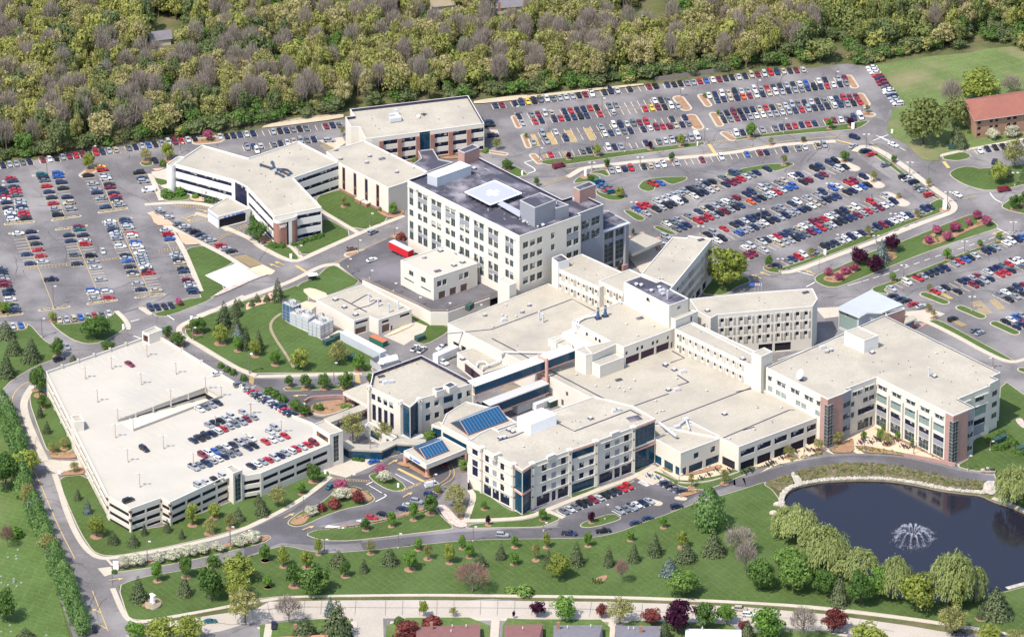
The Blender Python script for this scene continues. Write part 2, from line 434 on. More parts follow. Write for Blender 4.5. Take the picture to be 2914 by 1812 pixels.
# kerbed lawns and beds.  (name, outline, material, kerb)
LW = [("lawn", s) for s in (
 "c0 410,1393 500,1375 1100,1310 1835,1222 1850,1238 1700,1272 1200,1333 700,1408 560,1430 450,1412",
 "c0 2080,1195 2419,1148 d0 500,1120 900,1070 1060,1042 1085,1045 1005,1102 900,1120 500,1150 0,1198 c0 2110,1210",
 "d1 985,95 1010,72 1080,75 1160,115 1280,195 1400,295 1520,390 1700,500 1680,508 1500,400 1380,310 1260,215 1130,128 1080,102 1030,122 1000,118",
 "d1 1600,548 1700,503 1755,540 1780,580 1700,620 1500,690 1250,790 1000,890 700,1000 500,1075 330,1120 230,1120 185,1092 240,1082 320,1105 450,1062 620,1002 900,882 1200,762 1450,682 1665,602",
 "d1 620,1190 640,1165 700,1138 900,1060 1100,960 1300,900 1600,780 1900,660 1960,642 2030,645 2140,690 2190,735 2185,755 2100,785 1800,880 1500,990 1200,1110 900,1230 800,1262 720,1258 640,1220",
 "d1 1110,1270 1240,1230 1500,1130 1800,1010 2100,900 2300,830 2419,803 2480,790 2480,820 2250,880 2100,920 1900,1000 1750,1060 1500,1160 1240,1260 1210,1285 1250,1322 1190,1312 1130,1300",
 "d2 1600,190 1690,188 1900,298 2100,408 2340,538 2290,540 2080,440 1800,290 1640,215",
 "d1 1780,280 1850,240 1950,225 2050,250 2419,205 2600,190 2600,330 2300,410 2110,432 1980,405 1880,365 1800,315",
 "d1 2220,570 2300,510 2419,460 2600,420 2600,640 2419,630 2300,605",
 "d0 1720,1345 1900,1310 1960,1340 1940,1365 1850,1385 1730,1375",
 "c1 2000,300 2130,250 2380,205 d1 300,205 430,195 435,215 280,268 250,255 c1 2330,245 2200,290 2080,315",
 "c1 700,370 740,320 870,290 940,325 860,345 780,360",
 "c1 830,280 970,250 1010,300 990,310 930,285",
 "c1 895,420 930,455 1060,475 1130,470 1150,490 1110,515 1020,515 950,490 900,460",
 "c1 1260,400 1300,350 1400,325 1640,312 1680,322 1660,345 1560,380 1520,370 1470,340 1420,350 1400,400 1390,430 1340,440 1290,425",
 "c1 1130,605 1180,602 1320,670 1290,692 1240,685",
 "c1 1390,745 1430,735 1590,805 1560,815 1480,795",
 "c1 2330,1095 2370,1080 2450,1110 2480,1140 2380,1130",
 "c1 1790,1320 1900,1180 2050,1130 2200,1180 2225,1215 2100,1260 2000,1330",
 "b0 2190,1440 2290,1430 2390,1470 2405,1500 2340,1530 2200,1470",
 "b1 595,490 810,425 860,450 1110,570 1240,680 980,785 650,600",
 "b1 660,655 930,805 700,905 500,995 410,900 650,800",
 "b1 130,900 220,900 360,905 462,1020 410,1042 250,962",
 "b1 440,1245 620,1170 700,1090 770,1077 860,1140 995,1222 720,1328 560,1370 480,1290",
 "a1 1600,950 1640,925 1740,907 1820,940 2015,1042 1950,1082 1770,1160 1945,1262 1830,1345 1740,1370 1715,1300 1660,1130",
 "a2 1320,130 1510,78 1490,50 1600,8 1740,-10 1850,-5 1450,150 1360,153",
 "a1 1310,320 1440,345 1440,375 1370,390",
 "a1 1370,440 1420,410 1600,420 1640,480 1610,515 1410,522",
 "a1 1205,195 1240,180 1310,185 1310,215 1240,222",
 "a1 1560,840 1600,825 1660,875 1640,895 1590,890",
 "a2 430,190 490,182 492,230 740,205 742,170 962,168 985,112 1010,108 1065,180 1085,240 1000,308 860,378 740,388 620,350 500,268",
 "a2 -80,330 110,280 228,266 245,215 375,360 445,402 530,450 535,495 300,580 100,700 0,800 -80,880",
 "a2 255,880 282,765 395,800 640,1270 600,1312 420,1335 330,1100",
 "a3 512,140 735,118 830,300 930,490 1120,608 1460,552 2090,312 b3 300,180 690,80 720,108 715,130 640,200 480,320 300,420 100,510 0,558 a3 2100,565 1800,652 1400,742 1000,812 880,807 800,770 700,620 600,400 540,250",
 "a3 1000,940 1300,880 1600,815 1960,720 2240,640 2310,640 2330,660 2270,700 2000,768 1700,838 1400,898 1000,955",
 "b3 362,540 375,510 480,430 640,370 780,250 870,217 950,222 1060,272 1105,320 1095,342 1040,372 850,408 650,478 500,552 420,563",
 "b3 1060,130 1082,112 1130,102 1250,127 1345,190 1370,225 1345,248 1280,258 1200,233 1115,183",
 "b3 520,630 600,597 800,582 1000,562 1300,492 1560,422 1620,400 1690,490 1790,575 1700,588 1300,638 900,683 700,683 585,658",
 "b3 1908,500 1968,300 1930,240 2050,270 2260,425 2390,445 c3 380,435 375,450 250,480 0,495 b3 1912,505",
 "b3 1888,575 1950,542 c3 0,528 310,508 490,442 595,490 480,543 400,566 0,570",
 "c3 680,290 900,215 930,220 690,320", "c3 555,418 1200,167 1220,175 595,425", "c3 1225,70 1340,30 1390,45 1225,110",
 "c3 760,555 795,525 1020,452 1105,480 1095,503 950,548 850,568 785,568",
 "c3 1380,90 1420,87 1620,182 1980,122 2180,40 2300,60 1900,228 1800,248 1600,208 1510,150",
 "a2 1590,285 1640,205 1760,148 1900,108 2100,22 b1 0,1382 330,1292 450,1242 550,1368 470,1400 310,1440 b2 310,190 620,335 700,400 825,370 880,325 1130,492 1075,600 1090,632 1000,634 0,640 a2 2200,640 2000,570 1750,430 1640,345",
 "b2 325,775 345,762 930,742 940,755 900,772 350,793",
 "c0 90,1430 200,1430 300,1500 c1 300,300 220,300 90,230",
 "b2 1420,140 1590,228 1560,240 1440,190",
 "b2 1430,345 1540,290 1560,230 1735,232 1735,290 1600,370 1510,395")]
LP = [("lawn_plain", s) for s in (
 "a3 1020,1075 1150,1022 1300,987 1550,947 1850,892 2050,842 2230,802 b3 0,835 120,790 280,737 380,737 520,772 650,792 850,787 1200,757 1500,722 1800,692 2100,677 c3 0,677 400,670 700,667 900,657 1100,612 1300,532 1500,462 1700,382 1930,312 2200,232 2350,180 d3 180,205 250,250 310,330 345,430 400,560 430,620 490,680 700,820 900,965 1100,1065 1250,1145 1400,1195 1600,1215 1900,1205 2100,1165 2270,1125 2419,1085 2900,950 2900,1600 2419,1500 2000,1425 1400,1335 700,1247 0,1207 c3 2000,1197 1700,1182 1200,1162 0,1147 b3 1500,1142 700,1152 150,1167 a3 1940,1247 1400,1342 1260,1365 1150,1360 1100,1330",
 "d2 2222,690 2460,860 2900,1100 2900,1700 d3 2419,425 2330,370 2250,290 2230,180 2180,155 d2 2160,1490 1960,1475 1840,1440 1960,1370 1990,1200 2200,1100",
 )]
MD = [("meadow" if s.startswith('d0') else "field", s) for s in (
 "d0 1060,582 1165,577 1390,925 1275,945 1285,980 1230,1115 1270,1168 1400,1233 1470,1310 1545,1378 1690,1393 1690,1345 1720,1325 2050,1260 2419,1190 2800,1140 2900,300 2419,395 2050,430 1960,460 1500,500",
 "a3 -80,180 150,190 250,480 330,680 430,900 600,1512 640,1700 -200,1700 a2 -80,900 30,900 a3 100,100",
 "b3 100,1410 560,1362 900,1350 915,1512 910,1700 0,1700 a3 2230,1700 2240,1430",
 "b3 1200,1350 2100,1345 2090,1700 1210,1700", "b3 2210,1350 c3 300,1362 600,1362 1020,1365 1000,1700 b3 2200,1700",
 "c3 1080,1370 1700,1385 2130,1410 2160,1700 1060,1700", "d3 30,1440 880,1475 900,1700 0,1700")]
KB = MB(); zi = 0
for kind, s in LW + LP + MD:
    p = smooth_closed([Vector(x[:2]) for x in q(s, 0)])
    zi += 1; z = .17 + zi*.0012
    if kind not in ('meadow', 'field'):
        ko = offset(p, .32)
        KB.prism([(x[0], x[1]) for x in ko], 0, .13 + zi*.0004, 'kerb')
    L = MB(); L.poly([(x[0], x[1], z) for x in p], kind)
    for i in range(len(p)):
        a, b = p[i], p[(i+1) % len(p)]
        L.face([(a[0], a[1], 0.05), (b[0], b[1], 0.05), (b[0], b[1], z), (a[0], a[1], z)], kind)
    struct(L, 'meadow' if kind == 'meadow' else 'lawn')

# long kerbed islands between the parking rows
for w, inner, s in (
 (3.0, 'mulch', "c0 190,1010 230,1095"), (3.0, 'mulch', "c0 275,1170 315,1265"), (5.2, 'mulch', "c0 1605,850 1670,935"),
 (5.2, 'mulch', "c0 1715,1008 1775,1098"), (3.6, 'mulch', "c0 1802,828 1860,908"), (3.8, 'mulch', "c0 1905,985 1960,1078"),
 (3.8, 'mulch', "c0 2000,1150 2070,1200"), (4.0, 'mulch', "d0 905,665 960,748"), (4.0, 'mulch', "d0 1010,820 1060,900"), (4.5, 'mulch', "d0 1040,985 1100,990"),
 (3.6, 'mulch', "c0 355,1340 410,1400"), (4.2, 'lawn', "d1 1565,1325 1735,1392"), (4.2, 'lawn', "d1 1875,1440 2050,1515"),
 (4.2, 'lawn', "d2 2170,215 2340,292"), (3.6, 'lawn', "d2 2400,610 2480,640"),
 (5.0, 'concrete', "d1 800,170 960,245"), (5.0, 'concrete', "d1 1040,310 1170,390"), (5.5, 'concrete', "d1 1240,470 1380,545"),
 (1.6, 'mulch', "a1 50,722 285,702"), (1.6, 'mulch', "a1 455,687 685,652"), (1.6, 'mulch', "a1 857,622 1085,587"), (1.6, 'mulch', "a1 87,802 318,783"),
 (1.6, 'mulch', "a1 490,768 740,735"), (1.6, 'mulch', "a1 892,702 1125,670"), (1.6, 'mulch', "a1 347,1462 588,1432"), (1.6, 'mulch', "a1 762,1407 998,1375"),
 (1.6, 'mulch', "a1 1172,1353 1408,1325"), (1.6, 'mulch', "a1 0,1512 185,1492"), (4.6, 'mulch', "a1 725,300 815,245"), (1.6, 'mulch', "a1 290,305 540,278"),
 (6.5, 'mulch', "a0 1710,1220 1860,1205"), (2.2, 'rock_pink', "a2 1215,80 1290,130"), (3.0, 'mulch', "b0 2110,1310 2230,1330"), (2.2, 'peach', "a1 1700,630 1800,660"),
 (2.2, 'peach', "a1 1870,720 1960,770"), (3.4, 'concrete', "c3 1350,340 1430,365"), (2.6, 'concrete', "c3 1600,318 1650,325"), (4.5, 'mulch', "b1 890,985 1020,960"), (3.4, 'mulch', "b2 330,560 331,561")):
    if '330,560' in s: continue
    a, b = q(s, 0); o_ = capsule(a, b, w)
    zi += 1
    KB.prism([(x[0], x[1]) for x in o_], 0, .14 + zi*.0004, 'kerb')
    KB.poly([(x[0], x[1], .2) for x in offset(o_, -.45 if inner in ('lawn',) or w < 2 else -.8)], inner)
struct(KB, 'kerb')

# planting beds
BD = MB()
for m, s in (('mulch', "d1 690,1190 720,1165 860,1110 980,1075 1020,1100 980,1130 900,1180 850,1225 760,1230 700,1210"),
 ('mulch', "d1 1540,890 1560,850 1640,800 1680,790 1640,850 1700,830 1850,790 2000,720 2090,730 2030,745 1900,800 1800,850 1700,890 1600,912"),
 ('mulch', "d1 2000,690 2080,680 2130,720 2060,740"), ('mulch', "d1 1095,1015 1180,965 1345,1000 1280,1040 1220,1078 1150,1040"),
 ('mulch', "a2 425,1342 620,1312 660,1350 650,1378 440,1378"), ('mulch', "a3 500,130 560,90 720,50 735,112 600,125"),
 ('mulch', "a3 965,930 1000,905 1300,850 1600,785 1960,710 2200,650 2260,690 1960,740 1600,800 1300,860 1000,940"), ('mulch', "a3 2225,655 2300,640 2325,665 2250,700"),
 ('mulch', "b3 370,535 430,480 560,430 640,400 690,430 560,470 500,545 420,555"), ('mulch', "b3 700,360 790,280 880,222 1040,270 1100,325 1040,362 960,300 880,300"),
 ('mulch', "b3 1295,20 1340,8 1480,30 1440,60 1330,45"), ('mulch', "b3 1390,55 1500,35 1595,110 1600,135 1560,155 1480,105"),
 ('mulch', "b3 580,600 860,570 1000,548 1300,490 1560,415 1530,395 1280,475 1000,540 700,585"), ('mulch', "b2 520,985 560,925 640,890 820,870 930,890 940,930 850,975 760,1000 660,1010 590,1000"),
 ('mulch', "d2 740,1310 860,1250 940,1200 950,1215 960,1325 800,1330"), ('mulch', "d2 975,1270 1100,1275 1380,1340 1600,1365 1500,1375 1300,1340 1050,1330"),
 ('mulch', "d2 1140,1130 1160,1120 1745,1385 1735,1402"), ('mulch', "c3 1450,60 1500,55 1700,110 1960,30 1990,60 1660,140"), ('mulch', "c3 1640,255 1720,240 1810,262 1700,300 1600,318"),
 ('peach', "a1 1285,622 1330,612 1500,725 1480,735 1335,735"), ('peach', "a1 1520,790 1560,800 1740,890 1690,900 1580,905"), ('peach', "a1 1640,470 1740,480 1900,500 1830,535 1640,525"),
 ('peach', "a1 1300,250 1430,240 1350,270"), ('mulch', "a1 2160,830 2260,800 2350,880 2290,890"), ('mulch', "b1 1225,838 1280,805 1365,785 1365,888 1290,850"),
 ('mulch', "b1 1120,590 1230,640 1360,590 1360,640 1240,680 1140,630"), ('peach', "b1 0,1405 100,1380 230,1300 330,1330 290,1380 150,1410 60,1440 0,1470"),
 ('paver', "b1 480,1290 560,1270 720,1330 640,1400 560,1370"), ('mulch', "b0 1660,1350 2000,1330 2030,1355 1700,1380"), ('peach', "b0 2040,1130 2150,1125 2170,1160 2060,1170"),
 ('rock_pink', "a1 1822,1350 1950,1266 2230,1166 2330,1152 2200,1195 1900,1330"), ('rock_pink', "b3 1645,380 1720,382 1830,505 1908,545 1895,570 1830,578 1760,545 1690,470"),
 ('mulch', "a3 1210,1215 1280,1180 1370,1180 1405,1225 1370,1270 1270,1280 1220,1250"), ('mulch', "c3 845,1040 880,1020 940,990 990,985 990,1010 950,1050 900,1065"),
 ('mulch', "b3 2225,1130 2290,1105 c3 230,1130 220,1145 130,1140"), ('mulch', "d3 1980,1350 2100,1310 2180,1310 2120,1380 2030,1390"), ('mulch', "d3 740,1225 850,1235 920,1225 880,1255 760,1250"),
 ('rock_pink', "d2 2340,1040 2400,1030 2440,1100 2419,1125 2370,1090"), ('mulch', "a2 1570,250 1650,225 1720,210 1690,270 1600,275"), ('sand', "c0 -10,890 500,830 1310,740 1300,725 900,765 400,820 0,862"),
 ('sand', "b0 130,1115 840,1025 840,985 500,1010 160,1085"), ('sand', "b0 1960,905 2419,858 2419,818 1960,872"),
 ('paver', "b2 1190,320 1420,205 1450,230 1240,325"), ('rock', "d3 2080,175 2215,175 2200,250 2150,300 2060,270"), ('rock', "d3 410,110 440,95 520,175 450,205")):
    p = smooth_closed([Vector(x[:2]) for x in q(s, 0)]); zi += 1
    BD.poly([(x[0], x[1], .26 + zi*.001) for x in p], m)
struct(BD, 'planting_bed', 'structure')
for s in ("d3 430,95 600,50 900,15 1100,15 1300,35 1550,90 1800,150 2070,170 2080,238 1900,243 1700,223 1500,178 1250,136 1000,130 700,150 540,168 470,130",
          "d3 200,180 370,115 410,120 440,200 330,270 260,230"):
    BK = MB(); p = smooth_closed([Vector(x[:2]) for x in q(s, 0)])
    BK.poly([(x[0], x[1], .3) for x in p], 'bank'); struct(BK, 'bank')
RB = MB()
for w, s in ((1.7, "d3 345,400 330,340 345,275 425,218 520,190 700,160 1000,145 1250,150 1500,186 1700,234 1900,258 2060,272"), (1.8, "d3 2150,318 2300,372 2419,425 2600,500"), (2.0, "d3 2500,1040 2390,1065 2270,1098")):
    pts = smooth_open(q(s, 0))
    strip_quads(RB, pts, w, .33, 'rock', .4)
struct(RB, 'rock_bank')
# individual stones on the shore
ST_ = MB()
pts = smooth_open(q("d3 345,400 330,340 345,275 425,218 520,190 700,160 1000,145 1250,150 1500,186 1700,234 1900,258 2060,272", 0), 4)
for p in pts:
    for _ in range(5):
        ST_.dome((p[0]+rng.uniform(-.8, .8), p[1]+rng.uniform(-.9, .9), .28), rng.uniform(.25, .6), rng.uniform(.25, .6), rng.uniform(.2, .5), 'rock', 5, 2)
struct(ST_, 'shore_stones', 'stuff')

# pavements beside the roads
SW = MB()
for w, s in ((3.0, "c1 650,320 700,290 780,240 1000,215 1200,190 1540,160 2000,120 2419,50 d1 400,35 700,15 800,10"), (3.0, "d1 960,100 985,68 1030,55 1090,58 1200,98 1400,232 1600,390 1760,500 1825,558 1812,610 1750,640 1600,690 1300,808 1000,922 700,1032 440,1130 330,1140"),
 (2.4, "a3 470,110 520,260 560,400 640,600 740,760 850,838 1000,832 1400,766 1800,680 2100,590 b3 200,486 450,350 620,227 730,135"), (3.2, "a2 285,750 215,850 200,950 270,1150 390,1400"),
 (2.2, "a3 970,1095 1050,1290 1110,1375 1200,1390 1500,1337 1950,1252 2300,1195 b3 400,1163 700,1158 1500,1150 c3 0,1158 1000,1170 1700,1195 2419,1228 d3 700,1270 1400,1352 2000,1442 2419,1505"),
 (2.6, "c3 -380,520 0,508 300,490 480,420 700,330 950,235 1220,140 1400,40"), (2.4, "b3 1890,520 1920,440 1965,300 1925,250"), (2.2, "c3 480,430 620,490"),
 (2.6, "a2 2100,-20 1900,80 1700,165 1550,235 1535,285 1580,335 1700,395 1900,520 2100,632 2200,662 b2 80,672 300,668 1000,642"), (2.4, "a1 2419,1255 2000,1400 1700,1512"), (2.6, "b1 0,1350 330,1240 500,1160 640,1085 770,1062 850,1100 1000,1195"),
 (2.2, "b1 655,612 970,800"), (2.6, "b1 -200,740 60,855 120,920 400,1055 520,1010 970,802 1360,650"), (1.8, "b1 370,900 490,1020"),
 (2.6, "a1 1290,620 1420,720 1560,800 1740,890 1900,970 2020,1040 2130,1110"), (2.4, "a1 1330,650 1480,780 1580,940 1660,1130 1730,1300"), (2.4, "a1 1290,290 1340,400 1390,520"), (2.4, "a1 1245,555 1500,538 1700,540 1830,570"),
 (2.2, "d2 2005,1205 2075,1260 2105,1310 2080,1360 1980,1410 1850,1440"), (2.0, "d2 2200,820 2300,950 2390,1020 2460,1060"), (2.6, "d2 2460,1350 2280,1500"), (2.4, "d2 1400,130 1620,215 1850,330 2080,460 2300,558 2440,520"),
 (3.0, "d0 1885,1055 1990,1180 2060,1270"), (1.8, "d0 1990,1195 2419,1130"), (2.4, "d0 1690,1345 1800,1320 2050,1262 2419,1200"), (1.8, "b3 100,1440 400,1380 700,1362 900,1362"), (1.8, "b3 1300,1370 2090,1362 c3 0,1362 600,1372 1300,1378 2000,1400"),
 (2.6, "b3 930,1380 920,1600"), (2.6, "b3 1270,1380 1240,1600"), (3.4, "b3 2150,1345 2130,1600"), (3.0, "c3 1040,1365 1010,1600"), (2.4, "d3 600,1440 560,1600"), (1.6, "d3 620,1480 900,1500"),
 (2.2, "a2 1000,110 1070,175 1110,240 1100,270"), (2.4, "d3 580,1450 540,1560"), (3.0, "b3 200,1400 170,1600")):
    pts = q(s, 0); zi += 1
    strip_quads(SW, smooth_open([Vector(x[:2]) for x in pts]), w*.88, .15 + zi*.0005, 'concrete', .2)
strip_quads(SW, smooth_open(q("b2 305,130 225,185 205,260 265,370 330,460 410,595", 0)), 1.1, .31, 'soil')
struct(SW, 'path')

# painted markings
PM = MB(); zm = .1
def dash(a, b, w, m, on=0, off=0, z=zm):
    a = Vector(a[:2]); b = Vector(b[:2]); L = (b-a).length; d = (b-a).normalized(); t = 0
    if L < .05: return
    dash.n = getattr(dash, 'n', 0)+1; z += (dash.n % 400)*.0005            # crossing strokes never share a plane
    n = Vector((-d.y, d.x))*w/2
    while t < L:
        e = min(L, t + (on or L)); p0 = a+d*t; p1 = a+d*e
        PM.face([(*(p0-n), z), (*(p1-n), z), (*(p1+n), z), (*(p0+n), z)], m); t = e + off + 1e-6
def line(s, w=.22, m='yellow_paint', on=0, off=0, z=zm):
    p = smooth_open([Vector(x[:2]) for x in q(s, 0)])
    for a, b in zip(p[:-1], p[1:]): dash(a, b, w, m, on, off, z)
def hatch(s, n, m='yellow_paint', w=.15):
    a, b, c, d = [Vector(x[:2]) for x in q(s, 0)]          # a-b one side, d-c the other
    for i in range(n+1):
        t = i/n; dash(a.lerp(b, t), d.lerp(c, t), min(w, .16), m)
    dash(a, b, .15, m); dash(d, c, .15, m)
for s in ("a2 290,700 180,740 95,850 110,1000 240,1360 a3 360,225 500,560 645,840", "a3 795,1115 930,1460", "c0 640,1460 1100,1400 1500,1360 1900,1315 2419,1240 d0 400,1210 900,1170",
          "d0 1100,1230 1350,1400 d1 1400,250 1700,480 1800,560"): line(s, .3)
for s in ("d1 560,1075 1000,910 1400,745 1700,640", "d1 900,1250 1250,1150 1600,1020 2000,890 2300,790", "d0 1150,1170 1400,1300", "b3 1285,110 1450,200", "b3 1060,210 1170,275"): line(s, .25, 'white_paint', 3, 6)
for s in ("d1 465,1128 610,1165", "d1 545,1262 620,1222", "d1 2190,760 2290,808", "d1 2125,450 2160,505 2230,540", "b3 1035,205 1090,178", "b3 1115,350 1215,300 1190,285", "c0 280,1400 355,1380", "c0 280,1405 395,1470 310,1498", "a2 1125,200 1200,180", "a2 1440,145 1500,185", "a2 1150,322 1210,345", "d0 1180,1180 1265,1220", "d0 1120,1215 1250,1165"): line(s, .35, 'white_paint')
line("a3 920,845 970,900", 1.0, 'concrete')
for s, n in (("a1 205,1098 760,1045 755,1068 205,1115", 18), ("a1 830,1040 1080,995 1085,1010 835,1050", 9), ("a1 1370,945 1540,920 1545,940 1370,965", 7), ("a1 1600,710 1790,665 1800,680 1610,722", 7), ("a1 1860,850 2110,725 2125,740 1880,862", 11),
             ("a1 2015,1010 2120,990 2260,1070 2150,1085", 12), ("c0 1855,1250 1880,1245 1930,1320 1905,1325", 12), ("c1 400,385 660,305 680,320 420,400", 14), ("d0 800,1215 810,1210 940,1240 935,1250", 10), ("d0 1715,1400 1740,1395 1785,1450 1760,1455", 9),
             ("b1 980,940 1210,845 1225,855 1000,950", 12), ("b1 760,1050 870,1005 885,1015 775,1060", 8), ("b1 420,1080 440,1075 545,1140 525,1145", 8), ("b3 1300,70 1320,62 1540,170 1520,180", 12), ("b3 740,145 1060,165 1060,180 760,160", 14), ("c2 120,745 250,760 220,800 80,790", 8),
             ("b2 940,645 970,645 985,725 945,730", 8), ("b2 35,665 70,680 60,740 30,720", 6), ("d1 1900,500 2010,475 2000,490 1900,510", 6), ("c0 1880,1220 2050,1205 2060,1220 1890,1232", 9), ("a1 1490,545 1800,565 1790,582 1490,568", 14)): hatch(s, n)
for s, n in (("c0 330,1160 370,1160 415,1262 380,1262", 8), ("c0 460,1150 510,1145 565,1245 520,1250", 9), ("c0 620,1130 680,1125 735,1225 680,1230", 9), ("c0 785,1110 840,1105 895,1210 845,1215", 9), ("c0 430,1335 480,1325 500,1365 450,1370", 5), ("c0 600,1310 650,1305 680,1345 620,1350", 5), ("d1 1960,1395 2040,1380 2150,1490 2060,1500", 9), ("d1 2120,1380 2180,1370 2260,1450 2200,1460", 8), ("d1 1680,1320 1720,1310 1810,1360 1780,1368", 8),
             ("d2 1800,200 1850,195 1925,230 1880,240", 7), ("b3 680,570 705,555 860,570 840,580", 8), ("b3 945,515 990,505 1040,520 1000,528", 5), ("b0 640,1255 760,1240 780,1285 690,1300", 8), ("c3 1255,185 1290,165 1355,210 1330,220", 5)): hatch(s, n, 'yellow_paint' if 'b3' not in s and 'c3' not in s else 'white_paint', .2)
line("b3 1660,200 1750,140 1760,80 1735,40", .25); line("b3 1680,215 1790,150 1795,80 1760,30", .25)
for reg, x, y, dx, dy in (('a3', 830, 1290, -30, -15), ('a3', 880, 1425, -30, -15), ('b3', 370, 470, 35, -18), ('b3', 535, 575, 40, -15), ('b3', 1390, 290, 35, -20), ('a3', 1000, 1018, 50, -8), ('b2', 465, 835, -45, 0), ('b2', 1265, 1405, 35, -20), ('d1', 550, 1120, -35, -15), ('d1', 580, 1138, -35, -15), ('d1', 190, 1150, -35, -15), ('d1', 120, 1175, -35, -15), ('d1', 2190, 795, -35, 10), ('d1', 2240, 810, -30, 10), ('a1', 1600, 680, 40, 15), ('a1', 1740, 605, 40, 8), ('a1', 1650, 655, 30, -12), ('b1', 290, 1060, -35, -15), ('b1', 245, 1080, -35, -15)):
    p = Vector(at(reg, x, y)[:2]); e = (Vector(at(reg, x+dx, y+dy)[:2])-p).normalized(); n = Vector((-e.y, e.x))
    dash(p-e*2.6, p+e*.8, .5, 'yellow_paint', z=.12)
    PM.face([(*(p+e*.8-n*.9), .12), (*(p+e*2.8), .12), (*(p+e*.8+n*.9), .12)], 'yellow_paint')
# joints of the concrete street
p = [Vector(x[:2]) for x in q("b3 -100,1290 500,1255 1200,1262 c3 -100,1262 700,1270 1500,1300 d3 0,1330 700,1370 1300,1465", 0)]
for a, b in zip(p[:-1], p[1:]):
    L = (b-a).length; d = (b-a).normalized(); n = Vector((-d.y, d.x)); dash(a, b, .14, 'asphalt')
    for k in range(int(L/6)): dash(a+d*(k*6)-n*5.2, a+d*(k*6)+n*5.2, .09, 'asphalt')
# tar lines and cracks across the old asphalt
for _ in range(420):
    reg = rng.choice(['a1', 'a1', 'c0', 'd0', 'd1', 'd1', 'c1', 'a2', 'a3']); x, y = rng.uniform(0, 2400), rng.uniform(0, 1500)
    p = Vector(at(reg, x, y)[:2]); a = rng.choice([0.05, 1.5, .5, 2.1]) + rng.uniform(-.3, .3)
    for k in range(rng.randint(3, 7)):
        e = p + Vector((math.cos(a), math.sin(a)))*rng.uniform(2, 4); dash(p, e, .13, 'asphalt_dark', z=.075); p = e; a += rng.uniform(-.4, .4)

for s in ("a1 440,380 560,655", "a1 865,330 970,585", "a1 215,820 330,1095 460,1430", "a1 615,770 860,1350", "a1 1010,690 1290,1320", "a1 1440,880 1600,1200", "c0 940,970 1560,905", "c0 430,1190 960,1140", "c1 1300,600 2300,275", "c1 1570,760 2419,430", "d1 60,960 1240,520"): line(s, .2)
struct(PM, 'road_marking')

def flat_text(s, pos, size, ang, m, name, parent=None, up=None, extrude=.03):
    cu = bpy.data.curves.new(name, 'FONT'); cu.body = s; cu.size = size; cu.extrude = extrude; cu.align_x = 'CENTER'; cu.align_y = 'CENTER'
    t = bpy.data.objects.new('tmp', cu); col.objects.link(t)
    dg = bpy.context.evaluated_depsgraph_get()
    me = bpy.data.meshes.new_from_object(t.evaluated_get(dg)); bpy.data.objects.remove(t)
    me.materials.clear(); me.materials.append(MATS[m])
    M = Matrix.Rotation(ang, 4, 'Z') @ (Matrix.Rotation(math.pi/2, 4, 'X') if up else Matrix.Identity(4))
    me.transform(M)
    o = bpy.data.objects.new(name, me); col.objects.link(o); o.location = Vector(pos) - root_org(parent) if parent else pos
    if parent: o.parent = parent
    return o
a = at('b3', 1395, 235); b = at('b3', 1545, 175); d = b-a
o = flat_text('TRANSPORT  ONLY', ((a+b)/2 + Vector((0, 0, .13)))[:], 1.9, math.atan2(d.y, d.x), 'yellow_paint', 'road_lettering'); o['kind'] = 'structure'
